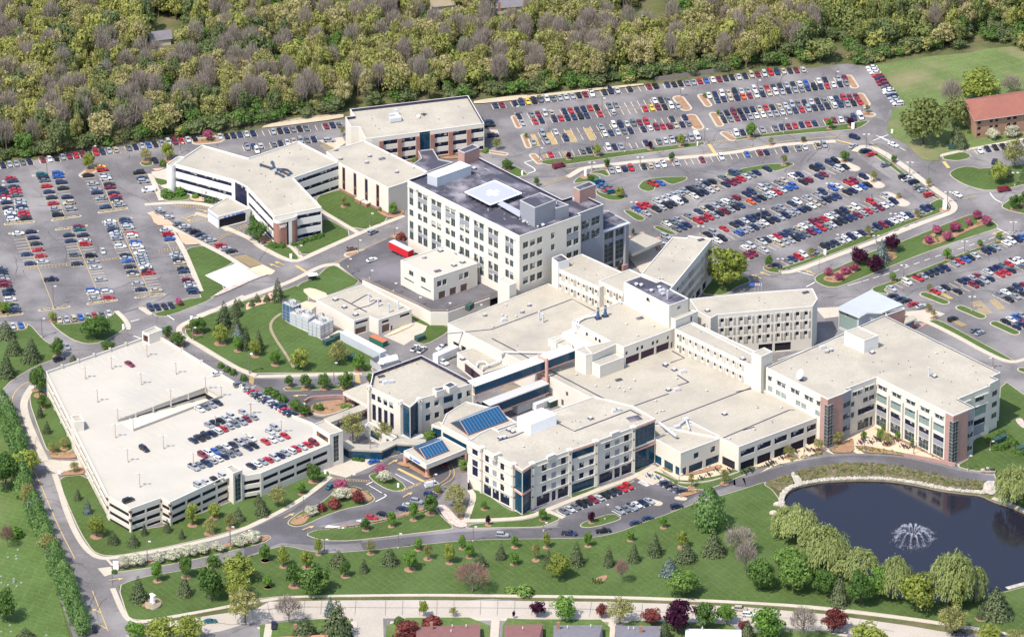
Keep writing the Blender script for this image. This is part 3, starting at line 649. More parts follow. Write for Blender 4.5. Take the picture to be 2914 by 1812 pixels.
# ---------------------------------------------------------------- buildings
PANE = {'w': 'glass_dark', 'r': 'glass_dark', 'g': 'glass_teal', 'G': 'glass_grey', 'a': 'glass_green', 'v': 'void', 'l': 'louvre', 'p': 'grey_panel', 's': 'glass_grey', 't': 'glass_teal', 'o': 'brown_metal', 'd': 'frame_dark', 'b': 'brown_metal'}
NAME = {'w': 'window', 'r': 'ribbon_window', 'g': 'curtain_wall', 'G': 'curtain_wall', 'a': 'curtain_wall', 'v': 'opening', 'l': 'louvre', 'p': 'spandrel_panel', 's': 'window', 't': 'window', 'o': 'slot_window', 'd': 'door', 'b': 'garage_door'}
def window(parent, kind, a, e, n, u0, u1, z0, z1, depth):
    """one window: pane set back in its opening, with frame and mullions"""
    W = MB(); a = Vector((a[0], a[1])); w = u1-u0; h = z1-z0
    def P(u, z, dd): p = a + e*u - n*dd; return (p.x, p.y, z)
    def slab(ua, ub, za, zb, m, d0, d1):
        W.face([P(ua, za, d0), P(ub, za, d0), P(ub, zb, d0), P(ua, zb, d0)], m)
        if d1 > d0:
            W.face([P(ua, za, d0), P(ua, zb, d0), P(ua, zb, d1), P(ua, za, d1)], m); W.face([P(ub, za, d0), P(ub, zb, d0), P(ub, zb, d1), P(ub, za, d1)], m)
            W.face([P(ua, zb, d0), P(ub, zb, d0), P(ub, zb, d1), P(ua, zb, d1)], m); W.face([P(ua, za, d0), P(ub, za, d0), P(ub, za, d1), P(ua, za, d1)], m)
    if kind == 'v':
        slab(u0, u1, z0, z1, 'void', depth, 0);  # flat dark sheet painted as the unlit space behind the wall
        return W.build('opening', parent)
    if kind == 'p': slab(u0, u1, z0, z1, 'grey_panel', .05, 0); return W.build('spandrel_panel', parent)
    if kind == 'o':
        slab(u0, u1, z0, z1, 'brown_metal', .05, 0); slab(u0+.25*w, u1-.25*w, z0+h*.42, z1-.5, 'glass_dark', -.03, .05); slab(u0+.25*w, u1-.25*w, z0+.4, z0+h*.28, 'glass_dark', -.03, .05)
        return W.build('slot_window', parent)
    slab(u0, u1, z0, z1, PANE[kind], depth, 0)
    if kind in 'wst' and rng.random() < .38: slab(u0+.08, u0+w*rng.choice((.5, 1))-.08, z1-h*rng.uniform(.25, .75), z1-.08, 'blind', depth-.02, depth)
    if kind in 'rGa':
        for _ in range(int(w/2.2)): ua = u0+rng.random()*(w-1.2); slab(ua, ua+1.1, z1-min(h, 2.2)*rng.uniform(.2, .7), z1-.08, rng.choice(('blind', 'glass_grey', 'frame')), depth-.02, depth)
    if kind == 'l':
        for k in range(1, int(h/.5)): slab(u0, u1, z0+k*.5, z0+k*.5+.1, 'frame_dark', depth-.1, depth)
        return W.build('louvre', parent)
    fm = 'frame_dark' if kind in 'wrtg' else 'frame'
    fw = .08 if kind in 'wrtgs' else .1; d0 = depth-.07
    slab(u0, u0+fw, z0, z1, fm, d0, depth); slab(u1-fw, u1, z0, z1, fm, d0, depth)
    slab(u0+fw, u1-fw, z0, z0+fw, fm, d0, depth); slab(u0+fw, u1-fw, z1-fw, z1, fm, d0, depth)
    nx = {'w': 2, 't': 2, 's': 2, 'r': max(2, int(w/1.6)), 'g': max(1, int(w/1.9)), 'G': max(2, int(w/1.7)), 'a': max(2, int(w/1.6)), 'd': 2, 'b': 1}[kind]
    nz = {'w': 2 if h > 2 else 1, 't': 2, 's': 1, 'r': 1, 'g': max(1, int(h/2.2)), 'G': max(1, int(h/1.7)), 'a': max(1, int(h/1.7)), 'd': 1, 'b': max(1, int(h/.8))}[kind]
    for k in range(1, nx): u = u0 + w*k/nx; slab(u-fw/2, u+fw/2, z0+fw, z1-fw, fm, d0+.01, depth)
    for k in range(1, nz): z = z0 + h*k/nz; slab(u0+fw, u1-fw, z-fw/2, z+fw/2, fm, d0+.02, depth)
    return W.build(NAME[kind], parent)

def cols(x0, x1, n, frac):
    p = (x1-x0)/n
    return [(x0+p*(i+.5)-p*frac/2, x0+p*(i+.5)+p*frac/2) for i in range(n)]
def mass(root, out, z0, z1, wall='cream', roof='roof_gravel', ph=.55, cap='cap_white', facade=(), edges={}, inner=None, depth=.28, pw=.3, names=('wall', 'roof', 'parapet')):
    """a storeyed block under the roof outline `out` (image points of the parapet top, or world points)"""
    if isinstance(out, str): src = q(out); pts = [ground(p[0], p[1], z1) for p in src]
    else: src = None; pts = [Vector((p[0], p[1], z1)) for p in out]
    n = len(pts); ccw = area2(pts) > 0
    Wm = MB()
    for i in range(n):
        a, b = pts[i], pts[(i+1) % n]
        a2, b2 = Vector(a[:2]), Vector(b[:2]); L = (b2-a2).length
        if L < .05: continue
        e = (b2-a2)/L; nn = Vector((e.y, -e.x)) * (1 if ccw else -1)
        holes = []
        for f in facade:
            if f[0] != i: continue
            for xa, xb in f[2]:
                if f[1] is None: ua, ub = xa, xb
                else:
                    ox = ORG[f[1][0]]; s0, s1 = src[i][0], src[(i+1) % n][0]
                    ua, ub = (ox+xa/ZF-s0)/(s1-s0), (ox+xb/ZF-s0)/(s1-s0)
                if ua > ub: ua, ub = ub, ua
                ua = max(.04, ua*L); ub = min(L-.04, ub*L)
                if ub-ua < .2: continue
                for d0, d1 in f[3]:
                    zt, zb = z1-d0, max(z0+.03, z1-d1)
                    if zt-zb > .2: holes.append((ua, ub, zb, zt, f[4]))
        us = sorted({0.0, L} | {h[0] for h in holes} | {h[1] for h in holes})
        zs = sorted({z0, z1} | {h[2] for h in holes} | {h[3] for h in holes})
        m = edges.get(i, wall)
        def P(u, z, d=0): p = a2 + e*u - nn*d; return (p.x, p.y, z)
        for zi_ in range(len(zs)-1):
            run = None
            for ui in range(len(us)-1):
                uc, zc = (us[ui]+us[ui+1])/2, (zs[zi_]+zs[zi_+1])/2
                if any(h[0] < uc < h[1] and h[2] < zc < h[3] for h in holes):
                    if run is not None: Wm.face([P(run, zs[zi_]), P(us[ui], zs[zi_]), P(us[ui], zs[zi_+1]), P(run, zs[zi_+1])], m); run = None
                elif run is None: run = us[ui]
            if run is not None: Wm.face([P(run, zs[zi_]), P(L, zs[zi_]), P(L, zs[zi_+1]), P(run, zs[zi_+1])], m)
        for h in holes:
            ua, ub, zb, zt, k = h; D = .4 if k == 'v' else (.05 if k in 'po' else depth)
            for A_, B_ in (((ua, zb), (ua, zt)), ((ub, zb), (ub, zt)), ((ua, zb), (ub, zb)), ((ua, zt), (ub, zt))):
                Wm.face([P(*A_), P(*B_), P(*B_, D), P(*A_, D)], m)
            window(root, k, a2, e, nn, ua, ub, zb, zt, D)
    Wm.build(names[0], root)
    if ph > 0:
        ins = offset([p[:2] for p in pts], -pw)
        Pm = MB(); k2 = inner or cap; out3 = offset([p[:2] for p in pts], .03)
        for i in range(n):
            j = (i+1) % n
            Pm.face([(*out3[i], z1+.005), (*out3[j], z1+.005), (*ins[j], z1+.005), (*ins[i], z1+.005)], cap)
            Pm.face([(*out3[i], z1+.005), (*out3[j], z1+.005), (*out3[j], z1-.28), (*out3[i], z1-.28)], cap)
            Pm.face([(*ins[i], z1+.005), (*ins[j], z1+.005), (*ins[j], z1-ph-.02), (*ins[i], z1-ph-.02)], k2)
        Pm.build(names[2], root)
        Rm = MB(); Rm.poly([(*p, z1-ph) for p in offset([p[:2] for p in pts], -pw*.6)], roof)
    else:
        Rm = MB(); Rm.poly([tuple(p) for p in pts], roof)
    Rm.build(names[1], root)
    return pts
def bld(name, anchor, label, cat, z=0):
    p = q(anchor, z)[0]; return empty(name, p, label, cat)
def vents(root, z, s, kinds='v'):
    """roof vents: round mushroom hoods, small boxes"""
    for i, p in enumerate(q(s, z)):
        V = MB(); k = kinds[i % len(kinds)]
        if k == 'v': V.cyl(p, .3, .45, 'light_grey', 8); V.cyl(p+Vector((0, 0, .45)), .5, .2, 'light_grey', 10, .3)
        elif k == 'b': V.box(p, 1.6, 1.3, .25, 'flashing'); V.box(p+Vector((0, 0, .2)), 1.2, 1.0, .7, 'light_grey', .5)
        elif k == 'B': V.box(p, 2.2, 1.5, 1.0, 'metal', .45); V.box(p+Vector((0, 0, 1.0)), 1.8, 1.1, .15, 'light_grey', .45)
        elif k == 's': V.cyl(p, .32, 3.4, 'metal', 8); V.cyl(p+Vector((0, 0, 3.4)), .45, .3, 'metal', 8)
        elif k == 'k': V.box(p, 2.6, 1.5, .35, 'roof_dark', .5)
        elif k == 'd': V.cyl(p, .16, .28, 'frame_dark', 6)
        elif k == 'f': V.box(p, 2.0, 2.0, .1, 'flashing', .6); V.cyl(p+Vector((0, 0, .1)), .65, .6, 'light_grey', 10); V.cyl(p+Vector((0, 0, .7)), .85, .3, 'light_grey', 10, .5)
        V.build({'v': 'roof_vent', 'b': 'roof_hatch', 'B': 'air_unit', 's': 'flue', 'k': 'skylight', 'd': 'roof_drain', 'f': 'exhaust_fan'}[k], root)
def seams(root, z, lines, w=.55, m='flashing'):
    """dark expansion joints lying on a roof"""
    S = MB()
    for s in lines:
        strip_quads(S, q(s, z+.03), w, z+.03, m)
    S.build('roof_joint', root)

# --- parking garage -----------------------------------------------------------------
T = 'a2'
g = bld('parking_garage', 'a2 700,1100', 'cream three-level parking garage with cars on its open white deck, lower left', 'parking garage')
GO = "a2 393,625 1218,338 1400,333 2419,958 b2 565,1062 755,1170 720,1248 130,1497 a3 2088,128 2005,100 1462,352 1388,313 1120,408 925,297"
src = q(GO); Z1 = 10.0; ZD = 9.0
gp = [ground(p[0], p[1], Z1) for p in src]
ramp = q("a2 1015,1058 1770,778 1905,852 1147,1140", ZD)
# deck with the sunken ramp cut out
Dk = MB(); Dk.poly([(*p, ZD) for p in offset([p[:2] for p in gp], -.2)], 'deck', holes=[[(p.x, p.y, ZD) for p in ramp]]); Dk.build('deck', g)
Rp = MB(); r0, r1, r2, r3 = ramp
Rp.face([r0, (r1.x, r1.y, 5.2), (r2.x, r2.y, 5.2), r3], 'beige_wall')
Rp.face([(r0.x, r0.y, ZD), (r1.x, r1.y, ZD), (r1.x, r1.y, 7.6), (r0.x, r0.y, ZD-.05)], 'beige_wall')
Rp.face([(r1.x, r1.y, 7.6), (r1.x, r1.y, 6.4), (r0.x, r0.y, ZD-.2), (r0.x, r0.y, ZD-.05)], 'void')  # flat dark band, shade painted in for the ramp wall openings
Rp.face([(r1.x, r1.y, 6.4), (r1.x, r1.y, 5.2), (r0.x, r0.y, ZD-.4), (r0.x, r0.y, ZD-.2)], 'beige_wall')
Rp.face([(r1.x, r1.y, ZD), (r2.x, r2.y, ZD), (r2.x, r2.y, 7.2), (r1.x, r1.y, 7.2)], 'beige_wall'); Rp.face([(r1.x, r1.y, 7.2), (r2.x, r2.y, 7.2), (r2.x, r2.y, 5.2), (r1.x, r1.y, 5.2)], 'void')  # lower face painted dark as the unlit level below
Rp.face([(r3.x, r3.y, ZD), (r2.x, r2.y, ZD), (r2.x, r2.y, 5.2), (r3.x, r3.y, ZD-.05)], 'beige_wall')
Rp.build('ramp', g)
Rw = MB()
for a, b in ((r0, r1), (r1, r2), (r2, r3)): Rw.bar(a+Vector((0, 0, .5)), b+Vector((0, 0, .5)), .25, 'deck', 1.0)
for k in (.2, .4, .6, .8, 1): p = r0.lerp(r1, k); Rw.box(p+Vector((0, 0, -1.4)), .7, .7, 2.5, 'deck')
Rw.build('ramp_parapet', g)
SM = MB(); strip_quads(SM, q("a2 735,1285 1147,1140", ZD+.03), .3, ZD+.03, 'light_grey'); strip_quads(SM, q("a2 1905,852 2200,745", ZD+.03), .3, ZD+.03, 'light_grey')
for a, b, n in (("a2 470,650 1240,375", "a2 540,680 1260,430", 14), ("a2 690,720 1500,460", "a2 860,690 1560,500", 12), ("a2 640,800 1640,560", "a2 760,850 1700,600", 14), ("a2 860,860 1550,650", "a2 960,900 1640,690", 11), ("a2 900,1000 1500,760", "a2 1000,1030 1560,800", 9), ("a2 760,1340 1500,1060", "a2 830,1370 1560,1100", 11), ("a2 1090,1400 1700,1200", "a2 1180,1440 1760,1230", 9), ("a2 1500,420 2080,760", "a2 1400,470 1960,800", 12), ("a2 500,830 590,1000", "a2 580,820 660,970", 7), ("a3 830,120 920,270", "a3 930,90 1020,230", 7)):
    p = q(a, ZD); r_ = q(b, ZD)
    for i in range(n+1):
        t = i/n; a_, b_ = p[0].lerp(p[1], t), r_[0].lerp(r_[1], t); d_ = (b_-a_).normalized(); strip_quads(SM, [a_, a_+d_*5.2], .11, ZD+.025, 'pale_paint')
SM.build('deck_markings', g)
ds = [(2.3, 3.9), (5.6, 7.2), (8.7, 9.9)]
fac = []
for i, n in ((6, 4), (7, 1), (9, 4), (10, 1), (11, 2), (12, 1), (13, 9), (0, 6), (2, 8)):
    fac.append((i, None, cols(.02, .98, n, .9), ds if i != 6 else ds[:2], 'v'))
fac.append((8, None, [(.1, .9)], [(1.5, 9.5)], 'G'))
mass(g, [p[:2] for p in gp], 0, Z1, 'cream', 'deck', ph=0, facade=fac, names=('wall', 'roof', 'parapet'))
for o in list(g.children):
    if o.name.split('.')[0] == 'roof': bpy.data.objects.remove(o)
Pm = MB(); ins = offset([p[:2] for p in gp], -.35); n = len(gp)
for i in range(n):
    j = (i+1) % n
    Pm.face([(*gp[i][:2], Z1+.004), (*gp[j][:2], Z1+.004), (*ins[j], Z1+.004), (*ins[i], Z1+.004)], 'cap_white')
    Pm.face([(*ins[i], Z1+.004), (*ins[j], Z1+.004), (*ins[j], ZD-.05), (*ins[i], ZD-.05)], 'beige_wall')
    if i in (0, 2):
        L = (gp[j]-gp[i]).length
        for k in range(1, 6): p = gp[i].lerp(gp[j], k/6); Pm.box((p.x, p.y, ZD), .9, .9, 1.5, 'deck')
Pm.build('parapet', g)
Cr = MB()
for s in ("a3 1120,408 925,297 1388,313 1462,352",):
    for p in q(s, Z1):
        for dz in (1.2, 4.6): Cr.box((p.x, p.y, Z1-dz-.4), .9, .9, .8, 'brown_metal', .6)
Cr.build('corner_tile', g)
for anchor, o, zt, fc in (("a2 1300,300", "a2 1222,283 1335,235 1395,265 1283,305", 13.2, [(3, None, [(.15, .85)], [(1.0, 3.6)], 'o')]), ("a2 660,1050", "a2 608,1008 690,993 722,1050 640,1058", 13.0, []),
                          ("b2 700,1100", "b2 578,1078 682,1040 835,1132 720,1168", 13.6, [(2, None, [(.3, .72)], [(1.2, 12)], 'G'), (3, None, [(.1, .8)], [(1.8, 3.8)], 'o')]), ("a3 2020,60", "a3 1945,48 2000,28 2085,72 2005,104", 13.0, [(2, None, [(.15, .8)], [(1.2, 12)], 'G')])):
    mass(g, o, 0, zt, 'cream', 'roof_gravel', .5, facade=fc, inner='beige_wall', names=('stair_tower', 'stair_tower_roof', 'stair_tower_parapet'))

# --- Y shaped office building ---------------------------------------------------------
y = bld('office_building', 'b1 200,400', 'white three-winged office building with dark ribbon windows and number 3607', 'office building')
YO = "a1 1497,200 1740,38 2138,150 b1 448,5 800,185 408,320 652,575 246,652 a1 2125,398 2018,340"
bd = [(1.6, 3.2), (5.9, 7.5), (10.0, 11.6)]
mass(y, YO, 0, 12, 'white_wall', ph=.6, facade=[(9, None, [(.05, .985)], bd, 'r'), (7, None, [(.03, .95)], bd, 'r'), (8, None, [(.02, .98)], [(.7, 9)], 'r'), (4, None, [(.0, .93)], bd, 'r'), (6, None, [(0.02, .6)], bd, 'r'), (0, None, [(.1, .9)], bd, 'r'), (1, None, [(.1, .9)], bd, 'r'), (2, None, [(.1, .9)], bd, 'r')])
p = q("a1 1472,205 1550,152", 11.6); mass(y, capsule(p[0], p[1], 3.6, 8), 0, 11.6, 'white_wall', ph=.4, names=('rounded_stair', 'rounded_stair_roof', 'rounded_stair_parapet'))
p = q("b1 282,668 392,640", 11.3); cp = capsule(p[0], p[1], 4.6, 8)
mass(y, cp, 10.0, 11.3, 'white_wall', ph=.4, names=('rounded_stair', 'rounded_stair_roof', 'rounded_stair_parapet'))
mass(y, offset(cp, -.12), 0, 10.0, 'brick', ph=0, names=('brick_stair', 'brick_stair_top', ''))
e = (p[1]-p[0]).normalized(); nrm = Vector((e.y, -e.x, 0)); nrm = nrm if nrm.y < 0 else -nrm
X = MB(); c0_ = p[0]+nrm*2.3
for u0, u1, m in ((3.8, 4.9, 'glass_dark'), (4.9, 7.4, 'white_wall')):
    a, b = p[0]+e*u0*.62+nrm*2.26, p[0]+e*u1*.62+nrm*2.26
    X.prism([(a.x, a.y), (b.x, b.y), (b.x-nrm.x*.6, b.y-nrm.y*.6), (a.x-nrm.x*.6, a.y-nrm.y*.6)], 0, 10, m)
X.build('stair_window', y)
flat_text('3607', (p[0]+e*.6+nrm*2.25+Vector((0, 0, 8.5-p[0].z)))[:], 1.7, math.atan2(e.y, e.x), 'pure_white', 'building_number', y, up=True, extrude=.06)
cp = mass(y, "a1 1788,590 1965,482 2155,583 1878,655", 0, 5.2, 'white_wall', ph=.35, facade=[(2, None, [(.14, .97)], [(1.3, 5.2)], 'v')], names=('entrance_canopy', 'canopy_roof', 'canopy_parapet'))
B = MB(); a, b = cp[2], cp[3]; d = (b-a).normalized(); n_ = Vector((d.y, -d.x, 0)); n_ = n_ if n_.y < 0 else -n_
t = 0
while t < (b-a).length*.62:
    if rng.random() < .86: c = a+d*((b-a).length*.2+t)+n_*.05; B.box((c.x, c.y, 4.05), .34, .12, rng.choice((.45, .55, .6)), 'blue_sign', math.atan2(d.y, d.x))
    t += .44
a, b = cp[3], cp[0]; n2 = Vector(((b-a).y, -(b-a).x, 0)).normalized(); n2 = n2 if n2.x < 0 else -n2
B.bar(a+n2*.06+Vector((0, 0, -1.1)), b+n2*.06+Vector((0, 0, -1.1)), .1, 'blue_sign', .25)
B.build('canopy_lettering', y)
for s in ("b1 130,222 215,250", "b1 225,200 240,240", "b1 275,262 350,260 385,290", "b1 260,290 320,318", "b1 300,275 365,305"):
    D_ = MB(); pts = smooth_open([v+Vector((0, 0, .7)) for v in q(s, 11.4)]); D_.tube(pts, .42, 'frame_dark'); D_.box(pts[0]-Vector((0, 0, .7)), 1.0, .9, 1.1, 'metal_blue', .4); D_.box(pts[-1]-Vector((0, 0, .7)), 1.0, .8, .9, 'metal_blue', .4); D_.build('roof_duct', y)
vents(y, 11.4, "b1 30,262 130,290 168,308 210,358 330,483 268,420 388,547 150,188 283,142 375,110 405,208 535,165 470,77 a1 1755,150 1885,187 2013,225 2145,262 2250,290 2285,308", 'd')

# --- brick and white office block behind ------------------------------------------------
k = bld('brick_office_block', 'b0 1500,1000', 'long office block with brick pilasters and ribbon windows, below the wood', 'office building')
KO = "b0 895,940 1910,822 2050,1062 1085,1190 1030,1192 975,1092 905,1095 855,1008 930,998"
wr = [(1.9, 3.8), (5.9, 7.8), (9.9, 11.5)]
xs = [(1180, 1303), (1337, 1460), (1620, 1740), (1777, 1898), (1935, 2045)]
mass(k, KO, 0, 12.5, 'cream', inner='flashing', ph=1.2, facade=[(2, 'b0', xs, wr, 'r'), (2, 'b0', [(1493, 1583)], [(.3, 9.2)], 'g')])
Pl = MB(); src = q(KO); a, b = ground(*src[2], 12.5), ground(*src[3], 12.5); d = (b-a).normalized(); n_ = Vector((d.y, -d.x, 0)); n_ = n_ if n_.y < 0 else -n_
for x0, x1 in ((1145, 1179), (1304, 1336), (1461, 1492), (1584, 1619), (1741, 1776), (1899, 1934)):
    f0, f1 = [(ipx('b0', x, 0)[0]-src[2][0])/(src[3][0]-src[2][0]) for x in (x1, x0)]
    p0, p1 = a.lerp(b, f0), a.lerp(b, f1)
    Pl.prism([(p0.x, p0.y), (p1.x, p1.y), (p1.x+n_.x*.7, p1.y+n_.y*.7), (p0.x+n_.x*.7, p0.y+n_.y*.7)], 0, 10.8, 'brick')
p0, p1 = a.lerp(b, .0), a.lerp(b, .95); Pl.prism([(p0.x, p0.y), (p1.x, p1.y), (p1.x+n_.x*.25, p1.y+n_.y*.25), (p0.x+n_.x*.25, p0.y+n_.y*.25)], 0, .9, 'brick')
Pl.build('brick_pilaster', k)
U = MB()
for s, sx, sy, h in (("b0 1285,1040", 4.6, 2.2, 1.6), ("b0 1270,1000", 3.6, 1.4, 1.1), ("b0 1310,1020", 1.6, 4, 1.3), ("b0 1290,985", 1.4, 1.2, 2.2)): U.box(q(s, 11.6)[0], sx, sy, h, 'metal', .3)
U.build('air_unit', k)
U = MB(); p = q("b0 1530,985", 11.6)[0]; U.cyl(p, .08, 3.5, 'light_grey', 6); U.box(p, 2.2, .4, .3, 'frame_dark'); U.box(p, .4, 2.6, .3, 'frame_dark'); p = q("b0 1485,1008", 11.6)[0]; U.dome(p, .9, .9, 1.1, 'cap_white', 8, 3); U.build('roof_antenna', k)
vents(k, 11.6, "b0 1085,1022 1115,1085 1660,1027 1830,920 1868,1015 1145,1108", 'd')

# --- windowless link block with four slots ------------------------------------------------
l = bld('link_block', 'b1 1100,200', 'cream block with four tall brown slot windows beside the lawn', 'building')
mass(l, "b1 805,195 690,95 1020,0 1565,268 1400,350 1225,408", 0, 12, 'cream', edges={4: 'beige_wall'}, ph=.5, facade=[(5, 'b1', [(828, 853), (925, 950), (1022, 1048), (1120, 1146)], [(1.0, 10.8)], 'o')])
X = MB(); a, b = q("b1 1225,408 805,195", 12); d = (b-a).normalized(); n_ = Vector((d.y, -d.x, 0)); n_ = n_ if n_.y < 0 else -n_
X.prism([(a.x, a.y), (b.x, b.y), (b.x+n_.x*.3, b.y+n_.y*.3), (a.x+n_.x*.3, a.y+n_.y*.3)], 0, 1.1, 'brick')
for t in (.42, .55): c = a.lerp(b, t)+n_*1.2; X.box((c.x, c.y, 0), 3.4, 2.2, 1.6, 'brick', math.atan2(d.y, d.x)); X.box((c.x, c.y, 1.6), 3.5, 2.3, .12, 'concrete', math.atan2(d.y, d.x))
X.build('brick_base', l)
vents(l, 11.5, "b0 1170,1370 1065,1348 1040,1403 1298,1485 775,1295 815,1372 1440,1448 1230,1330", 'kbbbbbvv')

e_ = bld('entrance_hall', 'b1 1580,160', 'low dark-roofed Y-shaped entrance hall between brick office block and tower', 'building')
mass(e_, "b1 1480,85 1608,72 1660,160 1785,185 1640,240 1560,270 1440,200 1508,152", 0, 4.6, 'pink_brick', 'roof_dark', .4, 'light_grey')

# --- the tall tower with the helipad --------------------------------------------------------
TZ = 33.0
t = bld('hospital_tower', 'b1 1900,500', 'tall cream hospital tower with dark roof and white helipad', 'hospital', 4)
TO = "b1 1390,340 1985,135 c1 605,508 700,478 815,480 958,548 740,628 765,640 237,822"
rw = [(2.4, 5.1), (7.0, 10.2), (12.0, 14.8), (17.0, 20.3), (21.6, 25.0)]
pan = [(5.1, 7.0), (20.3, 21.6)]
F_ = []
for x in (1405, 1478, 1598, 1720, 1842, 1965, 2088, 2233):
    pr = [(x, x+36), (x+47, x+83)] if x not in (1405, 2233) else ([(x, x+34)] if x == 1405 else [(x, x+30), (x+38, x+68)])
    for a_, b_ in pr: F_.append((8, 'b1', [(a_, b_)], rw, 's'))
    F_.append((8, 'b1', [(pr[0][0], pr[-1][1])], pan, 'p'))
rr = [(3.4, 6.0), (8.4, 10.9), (13.3, 15.9), (18.3, 21.2)]
for a_, b_ in ((267, 312), (328, 372), (388, 433)): F_.append((7, 'c1', [(a_, b_)], rr, 's'))
F_.append((7, 'c1', [(508, 540)], rr[:2], 's'))
for a_, b_ in ((643, 688), (702, 747)): F_.append((7, 'c1', [(a_, b_)], [(4.0, 6.4), (9.4, 11.8), (14.4, 16.8)], 's'))
F_.append((7, 'c1', [(643, 747)], [(6.4, 9.4)], 'p'))
for a_, b_ in ((772, 840), (858, 930)): F_.append((5, 'c1', [(a_, b_)], [(4.2, 7.6), (9.5, 13.0)], 'G'))
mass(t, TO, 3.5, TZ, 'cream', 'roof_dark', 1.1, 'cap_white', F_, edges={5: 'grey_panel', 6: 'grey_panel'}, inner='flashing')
ZR = TZ-1.1
HP = MB(); hp = q("b1 1885,445 2140,345 2372,455 2102,555", TZ+1.2); HP.prism([(p.x, p.y) for p in hp], TZ+.9, TZ+1.2, 'pad_grey', bottom=True)
for i in range(4):
    a, b = hp[i], hp[(i+1) % 4]; HP.bar(a+Vector((0, 0, .05)), b+Vector((0, 0, .05)), .5, 'pure_white', .16)
    for kk in range(5): c = a.lerp(b, kk/5).lerp((hp[0]+hp[2])/2, .06); HP.box((c.x, c.y, ZR), .3, .3, TZ+.9-ZR, 'frame_dark')
rp = q("b1 2165,545 2203,520 2372,608 2355,655", TZ+1.1); HP.prism([(p.x, p.y) for p in rp], TZ+.8, TZ+1.1, 'pad_grey', bottom=True)
hub = HP.build('helipad', t)
cc = sum(hp, Vector())/4; ex = (hp[3]-hp[0])/2; ey = (hp[1]-hp[0])/2
CX = MB()
def pad(u0, u1, v0, v1, m, z): CX.face([(*(cc+ex*a_+ey*b_)[:2], TZ+1.2+z) for a_, b_ in ((u0, v0), (u1, v0), (u1, v1), (u0, v1))], m)
pad(-.36, .36, -.13, .13, 'pure_white', .03); pad(-.13, .13, -.36, -.131, 'pure_white', .03); pad(-.13, .13, .131, .36, 'pure_white', .03)
pad(-.1, .1, -.11, -.075, 'pale_red', .06); pad(-.1, .1, .075, .11, 'pale_red', .06); pad(-.02, .02, -.075, .075, 'pale_red', .06)
CX.build('landing_marking', hub)
def block(root, top, z0, z1, m, mt, name, cap=None, ph=0.0):
    return mass(root, top, z0, z1, m, mt, ph or .3, cap or 'cap_white', names=(name, name+'_roof', name+'_parapet'))
block(t, "c1 240,512 415,447 552,508 370,578", ZR, 40.3, 'grey_panel', 'roof_dark', 'lift_penthouse', 'light_grey')
block(t, "c1 545,585 552,530 520,495 662,552", ZR, 37.2, 'grey_panel', 'roof_dark', 'lift_penthouse', 'light_grey')
block(t, "b1 1560,290 1645,318 1937,215 1842,177", ZR, 36.0, 'steel_roof', 'white', 'plant_room', 'white', .06)
block(t, "b1 1823,82 1953,30 2010,55 1880,105", ZR, 37.6, 'pink_brick', 'roof_dark', 'brick_lift_shaft', 'light_grey')
block(t, "c1 703,402 842,350 893,378 755,427", ZR, 37.6, 'pink_brick', 'roof_dark', 'brick_lift_shaft', 'light_grey')
vents(t, ZR, "b1 1960,175 1965,245 2120,590 2400,705 2430,715 c1 440,735 395,745 720,512 800,510 250,683 268,705 295,695", 'BfkbbfvBBbvb')
SC = MB()
for _ in range(46):                                   # pale scuffs and stains on the dark membrane
    p = gp_ = None
    u, v_ = rng.random(), rng.random(); c = q("b1 1480,340 1960,190 c1 640,560 250,760", ZR)
    p = (c[0].lerp(c[1], u)).lerp(c[3].lerp(c[2], u), v_); a_ = rng.uniform(0, 3); L = rng.uniform(.8, 3)
    SC.bar(p+Vector((0, 0, .01)), p+Vector((math.cos(a_)*L, math.sin(a_)*L, .01)), rng.uniform(.1, .35), rng.choice(('roof_gravel', 'light_grey', 'flashing')), .02)
SC.build('roof_scuff', t)
vents(t, ZR, " ".join(["b1"]+[f"{rng.uniform(1500, 2350):.0f},{rng.uniform(380, 460):.0f}" for _ in range(12)]+["1700,440 1800,520 1920,560 2040,600 2150,670 2280,730 2300,760"]), 'd')
SS = MB(); a, b = q("c1 237,822 b1 1390,340", TZ); d = (b-a).normalized(); n_ = Vector((d.y, -d.x, 0)); n_ = n_ if n_.y < 0 else -n_
s0, s1 = ipx('c1', 237, 0)[0], ipx('b1', 1390, 0)[0]
for x in (1405, 1478, 1598, 1720, 1842, 1965, 2088, 2233):
    f0, f1 = [(ipx('b1', xx, 0)[0]-s0)/(s1-s0) for xx in (x-6, x+90)]; p0, p1 = a.lerp(b, max(.005, f0)), a.lerp(b, min(.995, f1))
    SS = MB(); SS.bar(p0+n_*.7-Vector((0, 0, 2.1)), p1+n_*.7-Vector((0, 0, 2.1)), .12, 'cap_white'); SS.bar(p0+n_*.35-Vector((0, 0, 2.1)), p1+n_*.35-Vector((0, 0, 2.1)), .1, 'cap_white')
    for p_ in (p0, p1): SS.bar(p_-Vector((0, 0, 2.1)), p_+n_*.75-Vector((0, 0, 2.1)), .1, 'cap_white')
    SS.build('sun_shade', t)
